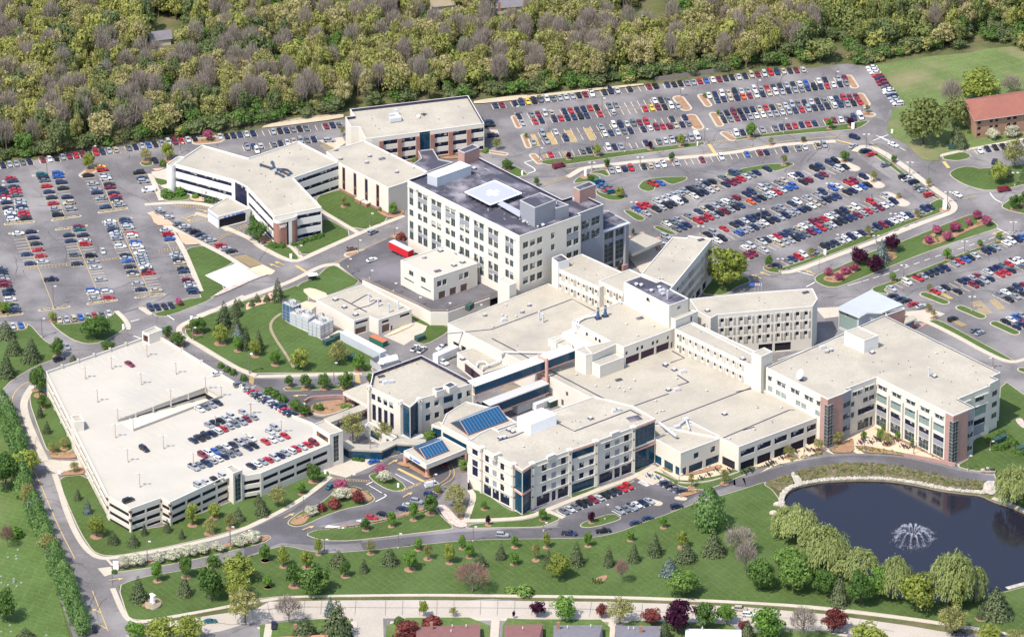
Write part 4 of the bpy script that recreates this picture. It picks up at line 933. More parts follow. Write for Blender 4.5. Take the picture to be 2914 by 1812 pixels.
# glazed annexe at the right of the tower
an = bld('glazed_annexe', 'c1 1000,750', 'glass-fronted grey annexe with dark roof at the right of the tower', 'hospital')
AZ = 21.0
mass(an, "c1 762,838 1178,698 1000,602 800,600 690,690", 0, AZ, 'grey_panel', 'roof_dark', .4, 'light_grey', [(0, 'c1', [(775, 845), (860, 945), (960, 1045), (1062, 1135)], [(1.6, 4.6)], 'G'), (0, 'c1', [(775, 845), (860, 945), (960, 1045), (1062, 1135)], [(6.4, 14.5)], 'G'), (0, 'c1', [(860, 940), (960, 1045), (1062, 1135)], [(15.4, 20.0)], 'G')], edges={1: 'beige_wall'})
X = MB(); a, b = q("c1 762,838 1178,698", AZ); d = (b-a).normalized(); n_ = Vector((d.y, -d.x, 0)); n_ = n_ if n_.y < 0 else -n_
for f in (.23, .46, .69, .91): p_ = a.lerp(b, f)+n_*.2; X.box((p_.x, p_.y, 3.2), .7, .7, AZ-4, 'light_grey', math.atan2(d.y, d.x)); X.box((p_.x, p_.y, 0), 2.4, 1.6, 3.4, 'pink_brick', math.atan2(d.y, d.x))
X.bar(a+n_*.6-Vector((0, 0, .2)), b+n_*.6-Vector((0, 0, .2)), 1.2, 'steel_roof', .3)
X.build('column', an)
pc = bld('drop_off_canopy', 'c1 1320,880', 'broad flat drop-off canopy on brick piers beside the glazed annexe', 'canopy')
o_ = q("c1 1120,880 1300,795 1465,860 1205,975", 6.4); X = MB(); X.prism([(p.x, p.y) for p in o_], 5.2, 6.4, 'beige_wall', 'roof_gravel', True); X.build('canopy_roof', pc)
for s in ("c1 1430,940", "c1 1180,1000", "c1 1290,895", "c1 1180,930"): p_ = q(s, 0)[0]; X = MB(); X.box((p_.x, p_.y, 0), 1.6, 1.6, 5.2, 'pink_brick', .4); X.build('pier', pc)

# --- small service building in the court --------------------------------------------------
sb = bld('service_building', 'b1 1700,1100', 'two-storey cream service building with three garage doors in front of the tower', 'service building', 4.5)
mass(sb, "b1 1330,1030 1705,905 1992,1055 1615,1180", 3.5, 14.0, 'cream', 'deck', .5, 'cap_white', [(2, 'b1', [(1645, 1682), (1692, 1727), (1833, 1868), (1878, 1915)], [(2.2, 4.6)], 's'), (2, 'b1', [(1657, 1715), (1752, 1808), (1845, 1903)], [(7.0, 10.0)], 'b'), (3, 'b1', [(1402, 1440), (1505, 1545)], [(2.2, 4.4)], 's'), (3, 'b1', [(1362, 1445), (1505, 1590)], [(6.4, 7.1)], 'r')])
vents(sb, 13.5, "b1 1675,950 1820,970 1865,1048 1792,1075 1650,1125 1535,1010", 'ffffkb')
vb = bld('stair_block', 'c1 130,1260', 'small plain cream stair block at the foot of the tower', 'building', 5)
mass(vb, "c1 50,1195 115,1168 210,1222 150,1245", 4, 15.5, 'cream', 'deck', .3)

# --- utility plant --------------------------------------------------------------------------
u_ = bld('utility_plant', 'b2 900,50', 'low cream boiler plant with dark roof seams and three flues', 'utility building')
mass(u_, "b2 603,8 1020,-128 1425,88 1140,182 1060,150 930,190", 0, 6.4, 'cream', ph=.4, facade=[(4, None, [(.08, .9)], [(.9, 2.0)], 'l'), (4, None, [(.2, .92)], [(3.6, 6.2)], 'b'), (2, 'b2', [(1325, 1408), (1170, 1230)], [(1.0, 2.2)], 'l'), (2, 'b2', [(1170, 1235)], [(2.9, 6.2)], 'b'), (2, 'b2', [(1244, 1262)], [(4.2, 6.3)], 'd'), (5, None, [(.78, .84)], [(4.0, 6.2)], 'd')])
seams(u_, 6.0, ["b1 750,1360 830,1365 1040,1475", "b1 910,1400 1040,1325 1085,1345", "b1 930,1455 1060,1420 1130,1380"], .6)
vents(u_, 6.0, "b1 770,1370 848,1435 945,1500 1060,1390 1135,1430 1228,1480 1312,1450 1140,1380", 'fffssssf')
# cooling towers
for i, (s, zt, lab) in enumerate((("b2 312,35 375,10 472,48 405,75", 7.0, 'blue sided tall cooling tower at the left end of the plant yard'), ("b2 375,115 475,80 600,135 535,185", 5.2, 'grey cooling tower with two open fans, middle of the plant yard'), ("b2 535,205 640,140 750,180 640,235", 5.4, 'grey cooling tower with white fan ring at the right of the plant yard'))):
    c = empty('cooling_tower', q(s.split(' ')[0]+' '+s.split(' ')[1], 0)[0], lab, 'cooling tower', 'cooling towers in the plant yard')
    o_ = q(s, zt); X = MB(); X.prism([(p.x, p.y) for p in o_], 0, zt, 'metal_blue' if i == 0 else 'metal', 'light_grey')
    for kk in range(4):
        a, b = o_[kk], o_[(kk+1) % 4]
        for zz in (1.2, 2.6, 4.0): X.bar(Vector((a.x, a.y, zz)), Vector((b.x, b.y, zz)), .12, 'frame')
        for f in (0, .33, .66): p_ = a.lerp(b, f); X.bar(Vector((p_.x, p_.y, 0)), Vector((p_.x, p_.y, zt)), .2, 'frame')
    X.build('casing', c)
    X = MB()
    for kk in range(4):
        a, b = o_[kk], o_[(kk+1) % 4]
        for zz in (.55, 1.1): X.bar(Vector((a.x, a.y, zt+zz)), Vector((b.x, b.y, zt+zz)), .07, 'frame')
        for f in (0, .25, .5, .75): p_ = a.lerp(b, f); X.bar(p_, p_+Vector((0, 0, 1.1)), .07, 'frame')
    X.build('railing', c)
    cs = [sum(o_, Vector())/4] if i != 1 else [o_[0].lerp(o_[2], .3), o_[0].lerp(o_[2], .68)]
    for p_ in cs:
        X = MB(); r_ = 2.0; nn = 18
        for h0, h1, ra, rb in ((0, 1.0, r_*.95, r_), ):
            for j in range(nn):
                t0, t1 = 2*math.pi*j/nn, 2*math.pi*(j+1)/nn
                for rr_, dd in ((ra, 0), (ra-.15, 0)): X.face([(p_.x+math.cos(tt)*rr_, p_.y+math.sin(tt)*rr_, zt+zz) for tt, zz in ((t0, 0), (t1, 0), (t1, h1), (t0, h1))], 'cap_white')
        X.cyl((p_.x, p_.y, zt+.02), r_*.9, .05, 'void', 18); X.cyl((p_.x, p_.y, zt), .4, .9, 'metal', 8)
        for j in range(6): tt = j*math.pi/3; X.bar((p_.x, p_.y, zt+.6), (p_.x+math.cos(tt)*1.7, p_.y+math.sin(tt)*1.7, zt+.65), .4, 'light_grey', .06)
        X.build('fan', c)

# --- big low central podium -----------------------------------------------------------------
po = bld('hospital_podium', 'c2 600,900', 'wide flat gravel-roofed podium with pillared terrace front, centre of the complex', 'hospital')
PO = "c2 -382,212 870,863 1390,1085 1965,1195 2125,1272 2799,1020 2339,780 1580,250 c1 485,1230"
bays = [(2142, 2262), (2285, 2402), (2432, 2540), (2572, 2688), (2712, 2792)]
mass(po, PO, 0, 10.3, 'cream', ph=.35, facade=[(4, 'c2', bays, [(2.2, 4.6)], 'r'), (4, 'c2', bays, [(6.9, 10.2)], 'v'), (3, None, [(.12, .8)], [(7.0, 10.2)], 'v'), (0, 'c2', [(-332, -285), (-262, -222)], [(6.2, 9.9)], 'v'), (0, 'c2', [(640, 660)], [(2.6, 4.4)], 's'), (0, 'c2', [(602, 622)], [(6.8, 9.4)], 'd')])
seams(po, 9.95, ["c2 -380,300 0,262 690,3 890,108", "c2 0,340 190,440 340,525", "c2 480,605 1125,942", "c2 1225,920 1520,815", "c2 1690,715 1595,655", "c2 1510,590 1470,575", "c2 1550,448 1655,508 1535,550", "c2 1600,745 1698,715", "c2 1405,1080 2240,760", "c2 1990,1195 2560,955 d2 445,955", "d2 -60,800 150,760", "c2 2230,765 2340,810", "d2 100,1100 0,1130"], .6)
vents(po, 9.95, "c2 -90,60 -60,145 120,58 323,60 90,145 122,155 207,155 262,117 100,190 8,242 220,405 585,615 725,655 890,755 1003,760 1092,768 1185,775 1137,797 1408,883 1848,795 1412,985 1447,970 1473,967 2003,993 2282,940 2045,1205 2255,1125 2407,1065 1588,690 1225,705 d2 122,940 248,1065 330,938 97,1128", 'vbvbvvvbBvdvvvvvvvvvvvvfvvvvvvvvv')
vents(po, 9.95, "c2 1495,570 1570,612 1640,635 1520,785 1590,790 1090,700 1100,190 405,185 438,205 -250,520", 'ffBfBksss')
ex2 = [("c2 1440,1085 1560,1180 1590,1200", .6)]
for s, r_ in ex2:
    X = MB(); pp = q(s, 10.2); X.tube([v+Vector((0, 0, .9)) for v in pp], r_, 'metal'); X.build('roof_duct', po)
X = MB(); pp = q("c2 1590,1110 1670,1050 1700,1135", 10.2); X.tube([v+Vector((0, 0, .6)) for v in pp], .35, 'metal'); X.box(pp[1], 2.0, 1.6, 1.2, 'steel_roof', .5); X.box(pp[0], 2.4, 1.4, 1, 'steel_roof', .5); X.build('roof_duct', po)
X = MB(); pp = q("c2 1700,1060 1960,1195", 10.2); X.tube([v+Vector((0, 0, .35)) for v in pp], .3, 'cap_white'); X.build('roof_pipe', po)
# low dining block at the front
db = bld('dining_block', 'c2 1700,1250', 'low cream dining block with glass ground floor beside the terrace', 'building')
mass(db, "c2 1390,1195 1625,1325 1968,1197 1720,1075", 0, 10.0, 'cream', ph=.35, facade=[(1, 'c2', [(1738, 1780), (1882, 1922)], [(2.3, 4.6)], 't'), (1, 'c2', [(1640, 1675), (1697, 1815), (1842, 1960)], [(6.6, 9.7)], 'g'), (0, 'c2', [(1405, 1460), (1485, 1560), (1580, 1615)], [(6.4, 9.8)], 'g')])
# loading dock block
ld = bld('loading_dock', 'b2 2050,560', 'small cream loading dock block with white roof pipes, left of skywalk', 'building')
mass(ld, "b2 1815,462 1975,412 2253,572 2040,640", 0, 6.0, 'cream', ph=.4, facade=[(3, None, [(.02, .7)], [(1.8, 5.6)], 'l')])
X = MB(); V = lambda s, z: q(s, z)
X.tube(smooth_open(V("b2 1985,580 1990,545 2050,535 2075,560 2090,575", 6.8), 1), .3, 'white'); X.tube(smooth_open(V("b2 2030,610 2040,585 2110,565 2190,530", 6.8), 1)+V("b2 2205,520", 6.9)+V("b2 2205,462", 10.9)+V("c2 105,458 520,462", 10.9)+V("c2 520,370", 14.0)+V("c2 605,328", 14.3), .32, 'white')
X.build('insulated_pipe', ld)

# --- raised centre with the core tower ---------------------------------------------------------
rc = bld('central_block', 'c2 1200,250', 'raised central block with louvre panels and exhaust stacks', 'hospital', 10)
RC = "c2 690,190 1110,20 1575,252 1135,415 1068,388 862,480 760,425 1015,362"
mass(rc, RC, 9.8, 18, 'cream', ph=.35, facade=[(2, 'c2', [(1153, 1268), (1283, 1398), (1415, 1525)], [(4.8, 7.9)], 'l'), (2, 'c2', [(1150, 1170), (1243, 1264), (1282, 1303), (1376, 1397), (1414, 1434), (1507, 1524)], [(2.2, 3.7)], 'w'), (2, 'c2', [(1540, 1558)], [(5.4, 7.9)], 'd'), (7, 'c2', [(808, 826), (886, 904), (918, 936)], [(1.6, 3.1)], 'w')])
mass(rc, "c2 605,290 770,228 800,250 700,290 905,402 830,432", 9.8, 14.6, 'white_wall', 'white', .0, names=('annexe_wall', 'annexe_roof', ''))
mass(rc, "c2 715,440 800,402 865,470 808,482", 9.8, 18.4, 'cream', ph=.3, names=('annexe_wall', 'annexe_roof', 'annexe_parapet'))
mass(rc, "c2 862,545 1070,470 1137,500 930,577", 9.8, 15.0, 'cream', ph=.35, names=('annexe_wall', 'annexe_roof', 'annexe_parapet'))
mass(rc, "c2 482,345 600,310 690,370 690,420 600,400", 9.8, 12.6, 'cream', ph=.2, names=('annexe_wall', 'annexe_roof', 'annexe_parapet'))
X = MB()
for s in ("c2 912,170", "c2 975,150"):
    p_ = q(s, 17.7)[0]; X.box(p_, 2.2, 2.2, .3, 'flashing', .4); X.cyl(p_+Vector((0, 0, .3)), .75, 1.2, 'metal_blue', 10); X.cyl(p_+Vector((0, 0, 1.5)), .5, 2.8, 'metal_blue', 10); X.cyl(p_+Vector((0, 0, 3.4)), .6, .9, 'frame', 10)
X.build('exhaust_stack', rc)
X = MB()
for off in (0, 22): X.tube(V(f"c2 {720+off},{235} {720+off},{200}", 17.7)[:1]+[v+Vector((0, 0, .6)) for v in V(f"c2 {725+off},{205} {780+off},{175} {890+off*.6},{145+off*.4}", 17.7)], .33, 'white')
X.build('insulated_pipe', rc)
vents(rc, 17.65, "c2 1158,222 1390,238 1253,322 1273,170 1258,78 1108,42", 'vvvkvv')
co = bld('core_tower', 'c1 1400,1300', 'plain cream core tower with dark roof and white vents, centre', 'hospital', 10)
mass(co, "c1 1135,1215 1285,1162 1420,1215 1460,1203 1560,1250 1535,1275 1692,1357 1525,1420", 9.8, 27, 'cream', 'roof_dark', .4, 'cap_white', [(7, None, [(.42, .5)], [(1.4, 3.0)], 'w'), (6, None, [(.4, .58)], [(1.6, 3.0)], 'w')])
mass(co, "c2 1535,160 1695,90 1772,106 1580,182", 9.8, 21.6, 'cream', ph=.3, facade=[(2, None, [(.24, .33)], [(1.0, 3.4)], 'd')], names=('lower_wall', 'lower_roof', 'lower_parapet'))
vents(co, 26.6, "c1 1243,1245 1285,1250 1372,1298 1440,1270 1463,1300 1470,1330 1510,1365", 'ffffBbs')

# --- patient wings with narrow windows -------------------------------------------------------------
FIN = 'cream'
def wing(name, anchor, label, out, z0, z1, edge, reg, xs, rows, extra=(), roof='roof_gravel', hw=9, **kw):
    r_ = bld(name, anchor, label, 'hospital wing', z0)
    fac_ = [(edge, reg, [(x-hw, x+hw)], rows, 'w') for x in xs]
    pts = mass(r_, out, z0, z1, 'cream', roof, .35, facade=fac_+list(extra), **kw)
    a, b = pts[edge], pts[(edge+1) % len(pts)]; d = (b-a).normalized(); n_ = Vector((d.y, -d.x, 0)); n_ = n_ if n_.y < 0 else -n_
    src = q(out); s0, s1 = src[edge][0], src[(edge+1) % len(src)][0]
    X = MB()
    for x in xs:
        for dx in ((-26, -18, 14, 22, 30) if hw < 12 else (-30, -22, 22, 30)):
            f = (ipx(reg, x+dx, 0)[0]-s0)/(s1-s0)
            if not .01 < f < .99: continue
            p_ = a.lerp(b, f)
            for r0_, r1_ in rows: X.prism([(p_.x-d.x*.09, p_.y-d.y*.09), (p_.x+d.x*.09, p_.y+d.y*.09), (p_.x+d.x*.09+n_.x*.35, p_.y+d.y*.09+n_.y*.35), (p_.x-d.x*.09+n_.x*.3, p_.y-d.y*.09+n_.y*.3)], max(z0, z1-r1_-.9), z1-r0_+.3, FIN)
    wo_ = [o for o in r_.children if o.name.split('.')[0] == 'wall'][0]; fo_ = X.build('fin', r_)
    bm = bmesh.new(); bm.from_mesh(wo_.data); bm.from_mesh(fo_.data); bm.to_mesh(wo_.data); bm.free(); bpy.data.objects.remove(fo_)      # the ribs are part of the precast wall
    return r_
A_ = wing('hospital_wing', 'c1 800,1150', 'narrow wing with rows of slit windows at the foot of the tower', "c1 515,1078 775,975 1185,1160 925,1262", 9.8, 18.6, 3, 'c1', (588, 643, 690, 746, 792, 848, 896), [(1.7, 3.1), (6.2, 7.6)])
mass(A_, "c1 515,1008 600,977 665,1022 570,1052", 9.8, 21.5, 'white_wall', 'roof_dark', .3, names=('end_block', 'end_block_roof', 'end_block_parapet'))
vents(A_, 18.2, "c1 700,1060 800,1110 900,1160", 'd')
B_ = wing('hospital_wing', 'c1 1050,1250', 'short wing with slit windows between slit wing and core tower', "c1 920,1205 1185,1105 1395,1200 1130,1308", 9.8, 19.5, 3, 'c1', (952, 999, 1055, 1103), [(1.9, 3.3), (6.4, 7.8)])
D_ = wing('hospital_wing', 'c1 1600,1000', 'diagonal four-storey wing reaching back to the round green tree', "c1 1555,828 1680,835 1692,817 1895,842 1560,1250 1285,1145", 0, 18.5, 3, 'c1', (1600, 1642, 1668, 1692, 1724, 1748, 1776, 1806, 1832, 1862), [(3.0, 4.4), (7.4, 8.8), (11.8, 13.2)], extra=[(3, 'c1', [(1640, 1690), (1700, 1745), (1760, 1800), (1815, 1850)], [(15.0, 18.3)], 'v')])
vents(D_, 18.1, "c1 1800,858 1548,975 1580,920 1640,935 1700,1010 1440,1110 1560,1040 1350,1172 1440,1190 1465,1192", 'kdddddddvv')
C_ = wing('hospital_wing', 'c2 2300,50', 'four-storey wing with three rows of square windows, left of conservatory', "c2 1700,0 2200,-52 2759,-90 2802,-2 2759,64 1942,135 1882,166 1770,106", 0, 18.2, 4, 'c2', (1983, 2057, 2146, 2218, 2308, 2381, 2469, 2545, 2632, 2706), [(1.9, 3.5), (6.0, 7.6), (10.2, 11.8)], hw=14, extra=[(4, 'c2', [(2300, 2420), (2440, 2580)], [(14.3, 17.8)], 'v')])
vents(C_, 17.8, "c2 1855,105 2300,20 d1 540,1310 140,1355 190,1400", 'fdkdd')
E_ = wing('hospital_wing', 'c2 1950,400', 'long wing with two rows of slit windows above the podium roof', "c2 1580,262 1732,200 2385,505 2235,573", 9.8, 18.6, 3, 'c2', (1602, 1650, 1708, 1757, 1815, 1864, 1922, 1971, 2030, 2080, 2140), [(1.6, 3.0), (6.2, 7.6)])
mass(E_, "c2 2235,462 2343,418 2415,453 2318,497", 9.8, 25, 'cream', ph=.3, names=('stair_tower', 'stair_tower_roof', 'stair_tower_parapet'))
seams(E_, 18.3, ["c2 1715,215 2290,505"], .8, 'cap_white'); vents(E_, 18.3, "c2 1800,290 1920,420 2105,430 1855,238 2210,545 2160,520", 'dddddf')

# --- right-hand building round the courtyard ----------------------------------------------------------
cy = bld('courtyard_building', 'd2 1200,500', 'large four-storey L-shaped building with brick corners around paved courtyard', 'hospital')
CO = "d2 200,590 1220,140 2218,633 2140,668 2200,692 2115,738 2130,745 1850,860 1992,932 1812,1005 1150,672 900,768 932,778 865,812 735,862"
w4 = [(2.3, 4.3), (6.4, 9.6), (11.2, 13.6), (15.4, 19.4)]
fc = [(14, 'd2', [(218, 248), (297, 330), (337, 368), (416, 448), (454, 487), (535, 568), (575, 606), (638, 667)], [(2.6, 4.9)], 's'), (14, 'd2', [(220, 258), (288, 328), (335, 377), (460, 500), (508, 550), (628, 667)], [(7.0, 9.2)], 'a'),
      (12, 'd2', [(868, 930)], [(4.4, 6.6), (9.2, 11.4), (14.2, 16.4)], 'G'), (10, 'd2', [(948, 986), (992, 1028), (1052, 1086), (1094, 1130)], [(2.4, 4.6)], 's'), (10, 'd2', [(1040, 1082), (1090, 1138)], [(6.8, 8.8)], 's'), (10, 'd2', [(997, 1138)], [(10.8, 13.2)], 'r'), (10, 'd2', [(997, 1095)], [(15.6, 19.6)], 'G'), (10, 'd2', [(1100, 1128)], [(15.8, 19.6)], 'd'), (10, 'd2', [(936, 964)], [(6.6, 8.6), (11.0, 13.2)], 'G'),
      (6, 'd2', [(2003, 2080)], [(2.6, 4.8)], 'G'), (6, 'd2', [(2000, 2098)], [(6.8, 10.6)], 'a'), (6, 'd2', [(1996, 2094)], [(12.2, 14.4)], 'r'), (6, 'd2', [(1996, 2094)], [(14.5, 18.5)], 'p'), (8, 'd2', [(1940, 1990)], [(5.0, 7.2), (10.0, 12.2), (15.2, 17.4)], 'G'), (4, 'd2', [(2150, 2195)], [(4.0, 6.2), (8.6, 10.8), (13.2, 15.4)], 's'), (8, 'd2', [(1940, 1990)], [(7.2, 10.0)], 'p')]
for a_, b_, c_, d_ in ((1168, 1202, 1148, 1245), (1290, 1325, 1270, 1368), (1412, 1447, 1393, 1490), (1535, 1570, 1515, 1612), (1658, 1693, 1638, 1736)):
    fc += [(9, 'd2', [(a_, a_+34), (a_+38, a_+72)], [(2.2, 4.4)], 's'), (9, 'd2', [(c_+8, d_)], [(6.2, 9.8)], 'a'), (9, 'd2', [(c_+10, d_)], [(11.0, 13.2)], 'r'), (9, 'd2', [(c_+10, d_)], [(13.2, 15.2)], 'p'), (9, 'd2', [(c_+10, d_)], [(15.4, 19.7)], 'G')]
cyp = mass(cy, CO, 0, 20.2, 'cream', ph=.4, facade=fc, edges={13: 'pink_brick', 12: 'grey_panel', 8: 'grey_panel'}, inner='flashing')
mass(cy, "d2 875,280 1000,238 1168,314 1045,358", 19.7, 25.2, 'white_wall', ph=.35, names=('plant_room', 'plant_room_roof', 'plant_room_parapet'))
X = MB()
for e0, reg, xa, xb in ((14, 'd2', 735, 672), (9, 'd2', 1812, 1748), (8, 'd2', 1812, 1940)):
    src = q(CO); n0 = len(src); i0, i1 = e0, (e0+1) % n0
    f0, f1 = [(ipx(reg, x, 0)[0]-src[i0][0])/(src[i1][0]-src[i0][0]) for x in (xa, xb)]
    a, b = cyp[i0].lerp(cyp[i1], f0), cyp[i0].lerp(cyp[i1], f1); d = (cyp[i1]-cyp[i0]).normalized(); n_ = Vector((d.y, -d.x, 0)); n_ = n_ if n_.y < 0 else -n_
    X.prism([(p_.x, p_.y) for p_ in (a+n_*.15, b+n_*.15, b, a)], 0, 19.8, 'pink_brick')
X.build('brick_corner', cy)
for cn, xa, xb in ((0, 708, 782), (1, 1785, 1858)):
    X = MB(); c = cyp[14] if cn == 0 else cyp[9]
    l_ = (cyp[0]-cyp[14]).normalized() if cn == 0 else (cyp[10]-cyp[9]).normalized(); r_ = (cyp[13]-cyp[14]).normalized() if cn == 0 else (cyp[8]-cyp[9]).normalized()
    a, b = c+l_*1.75, c+r_*2.7; out_ = -(l_+r_).normalized()
    pts = [a+out_*.35, c+out_*.5, b+out_*.35]
    for pa, pb in zip(pts[:-1], pts[1:]):
        X.face([(pa.x, pa.y, .6), (pb.x, pb.y, .6), (pb.x, pb.y, 17.6), (pa.x, pa.y, 17.6)], 'glass_grey')
        L = (pb-pa).length
        for kk in range(13): zz = .6+17*kk/12; X.bar((pa.x, pa.y, zz), (pb.x, pb.y, zz), .09 if kk % 3 else .16, 'frame')
        for kk in range(int(L/1.3)+1): pm = pa.lerp(pb, min(1, kk*1.3/L)); X.bar((pm.x, pm.y, .6), (pm.x, pm.y, 17.6), .09, 'frame')
    X.poly([(p_.x, p_.y, 17.6) for p_ in pts+[c-out_*.3]], 'steel_roof'); X.build('stair_glazing', cy)
X = MB(); a, b = cyp[9], cyp[10]; d = (b-a).normalized(); n_ = Vector((d.y, -d.x, 0)); n_ = n_ if n_.y < 0 else -n_
src = q(CO)
for x in (1262, 1384, 1506, 1628):
    f = (ipx('d2', x, 0)[0]-src[9][0])/(src[10][0]-src[9][0]); p_ = a.lerp(b, f); X.box((p_.x+n_.x*.3, p_.y+n_.y*.3, 0), .9, .8, 15.6, 'cream', math.atan2(d.y, d.x))
X.build('pier', cy)
def shades(root, A0, B0, sx, dzs, reg, spans, pts, i0, m='light_grey'):
    a, b = pts[i0], pts[(i0+1) % len(pts)]; d = (b-a).normalized(); n_ = Vector((d.y, -d.x, 0)); n_ = n_ if n_.y < 0 else -n_; src_ = q(A0)
    for xa, xb in spans:
        f0, f1 = [(ipx(reg, x, 0)[0]-src_[i0][0])/(src_[(i0+1) % len(src_)][0]-src_[i0][0]) for x in (xa, xb)]
        p0, p1 = a.lerp(b, f0), a.lerp(b, f1)
        for dz in dzs: X = MB(); X.bar(p0+n_*.35-Vector((0, 0, dz)), p1+n_*.35-Vector((0, 0, dz)), .6, m, .08); X.build('sun_shade', root)
shades(cy, CO, 0, 0, (2.1, 5.9), 'd2', [(1160, 1245), (1283, 1368), (1405, 1490), (1527, 1612), (1650, 1736)], cyp, 9)
shades(cy, CO, 0, 0, (2.4,), 'd2', [(215, 255), (290, 372), (410, 492), (530, 610), (634, 670)], cyp, 14)
shades(cy, CO, 0, 0, (2.3, 6.3), 'd2', [(1995, 2110), (1900, 1960)], cyp, 6)
shades(cy, CO, 0, 0, (2.3,), 'd2', [(945, 1032), (1048, 1135)], cyp, 10)
seams(cy, 19.8, ["d2 300,525 600,420 870,320"], .5, 'light_grey')
vents(cy, 19.8, "d2 685,425 725,460 760,447 1115,465 1650,670 1663,472 1600,665", 'Bbbffvs')
vents(cy, 19.8, "d2 415,602 550,545 640,517 768,707 820,490 940,720 1120,548 1195,540 1180,635 1230,430 1210,625 1340,560 1425,535 1440,590 1440,660 1600,500 1735,460 1725,552 1795,715 1580,800 1715,895 1775,905 1980,580 2005,635 2020,700 1240,312", 'd')
dish = MB(); p_ = q("d2 505,700", 19.8)[0]; dish.cyl(p_, .12, 2.2, 'frame', 8); dish.cyl(p_, .8, .1, 'flashing', 10)
ax = Vector((-.8, -.35, .45)).normalized(); e1 = ax.cross(Vector((0, 0, 1))).normalized(); e2 = e1.cross(ax); c_ = p_+Vector((-.2, -.1, 2.4)); pr = None
for j in range(5):
    r_ = 1.9*j/4; rg = [c_+ax*(r_*r_*.16)+e1*math.cos(tt)*r_+e2*math.sin(tt)*r_ for tt in [2*math.pi*k_/18 for k_ in range(18)]]
    if pr:
        for k_ in range(18): dish.face([pr[k_], pr[(k_+1) % 18], rg[(k_+1) % 18], rg[k_]], 'pure_white')
    pr = rg
dish.build('satellite_dish', cy, smooth=False)

# --- conservatory with the metal roof --------------------------------------------------------------------
cv = bld('entrance_pavilion', 'd1 1100,1400', 'glass entrance pavilion under a pale metal roof, right of slit wing', 'pavilion')
mass(cv, "d1 825,1446 1105,1290 1368,1412 1210,1475 d2 1075,120 1000,158", 0, 8.6, 'light_grey', 'steel_roof', 0, facade=[(5, None, [(.1, .95)], [(.8, 7.6)], 'a')], edges={3: 'steel_roof', 4: 'steel_roof'})
o_ = q("d1 805,1440 1105,1283 1378,1410 1200,1480 d2 1075,118 1005,160", 9.2); X = MB(); X.prism([(p_.x, p_.y) for p_ in o_], 8.7, 9.2, 'cap_white', 'steel_roof', True)
a, b, c, d = o_[0], o_[1], o_[2], o_[5]
for kk in range(1, 22): f = kk/22; X.bar(a.lerp(d, f)+Vector((0, 0, .04)), b.lerp(c, f)+Vector((0, 0, .04)), .08, 'light_grey', .08)
X.build('eaves_roof', cv)
mass(cv, "d2 1225,118 1378,72 1395,85 1232,142", 0, 8.4, 'pink_brick', 'flashing', .4, 'cap_white', facade=[(1, None, [(.1, .9)], [(3, 7.5)], 'G')], names=('brick_wall', 'brick_roof', 'brick_parapet'))
X = MB(); o_ = q("d2 1385,215 1400,160 1470,140 1497,168", 4.6); X.prism([(p_.x, p_.y) for p_ in o_], 4.0, 4.6, 'cap_white', 'roof_gravel', True); p_ = q("d2 1460,250", 0)[0]; X.box((p_.x, p_.y, 0), 1.1, 1.1, 4.0, 'brick'); X.build('side_canopy', cv)

# --- square building with the blue glass corner --------------------------------------------------------------
sq = bld('clinic_building', 'b2 1450,700', 'square cream clinic building with blue glass corner beside the garage', 'clinic')
SO = "b2 1090,638 1510,485 1965,722 1490,862 1412,930 1335,885 1065,757"
vf = [(5, 'b2', [(1080, 1112), (1131, 1163), (1183, 1215), (1233, 1265)], [(2.3, 4.7)], 'w'), (5, 'b2', [(1085, 1116), (1135, 1166), (1186, 1217), (1238, 1270)], [(6.6, 13.2)], 'w'),
      (2, 'b2', [(1545, 1585), (1620, 1660), (1820, 1860), (1898, 1935)], [(2.5, 4.9)], 't'), (2, 'b2', [(1700, 1782)], [(2.2, 4.9)], 't'), (2, 'b2', [(1545, 1585), (1622, 1662)], [(7.6, 10.0)], 't'), (2, 'b2', [(1700, 1785)], [(7.2, 9.6)], 'r'), (3, None, [(0, 1)], [(.5, 14.3)], 'g'), (4, None, [(0, 1)], [(.5, 14.3)], 'g')]
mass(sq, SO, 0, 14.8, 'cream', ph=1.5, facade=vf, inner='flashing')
for s in ("b2 1490,862", "b2 1335,885", "b2 1065,757", "b2 1962,722"):
    X = MB(); p_ = q(s, 14.8)[0]; X.box((p_.x, p_.y, 0), 1.5, 1.5, 15.3, 'cream', .5); X.box((p_.x, p_.y, 13.6), 1.9, 1.9, .8, 'cream', .5); X.box((p_.x, p_.y, 14.0), 2.0, .5, .5, 'brown_metal', .5); X.box((p_.x, p_.y, 14.0), .5, 2.0, .5, 'brown_metal', .5); X.build('corner_pier', sq)
mass(sq, "b2 1605,768 1700,752 1708,775 1640,800", 14, 16.6, 'cream', 'roof_dark', .2, names=('roof_hut', 'roof_hut_top', 'roof_hut_edge')); mass(sq, "b2 1700,740 1765,712 1815,738 1750,768", 14, 16.4, 'cream', 'roof_dark', .2, names=('roof_hut', 'roof_hut_top', 'roof_hut_edge'))
vents(sq, 13.3, "b2 1165,715 1200,728 1245,722 1470,560 1495,520 1235,812 1165,670", 'bBBdvdk')
X = MB()
for s in ("b2 1215,625 1205,600", "b2 1280,600 1275,570", "b2 1345,575 1335,560", "b2 1415,550 1410,530", "b2 1560,560 1590,560", "b2 1630,595 1660,590", "b2 1700,625 1730,625", "b2 1770,650 1800,655"): a, b = q(s, 14.4); X.bar(a, b+Vector((0, 0, .5)), .1, 'brown_metal')
X.build('parapet_brace', sq)
mass(sq, "b2 1025,1080 1060,1055 1300,1185 1260,1208", 0, 5.0, 'cream', 'roof_gravel', .3, facade=[(3, None, [(.1, .22)], [(1, 4)], 'w'), (3, None, [(.5, .8)], [(1, 4)], 'g')], names=('low_wall', 'low_roof', 'low_parapet'))
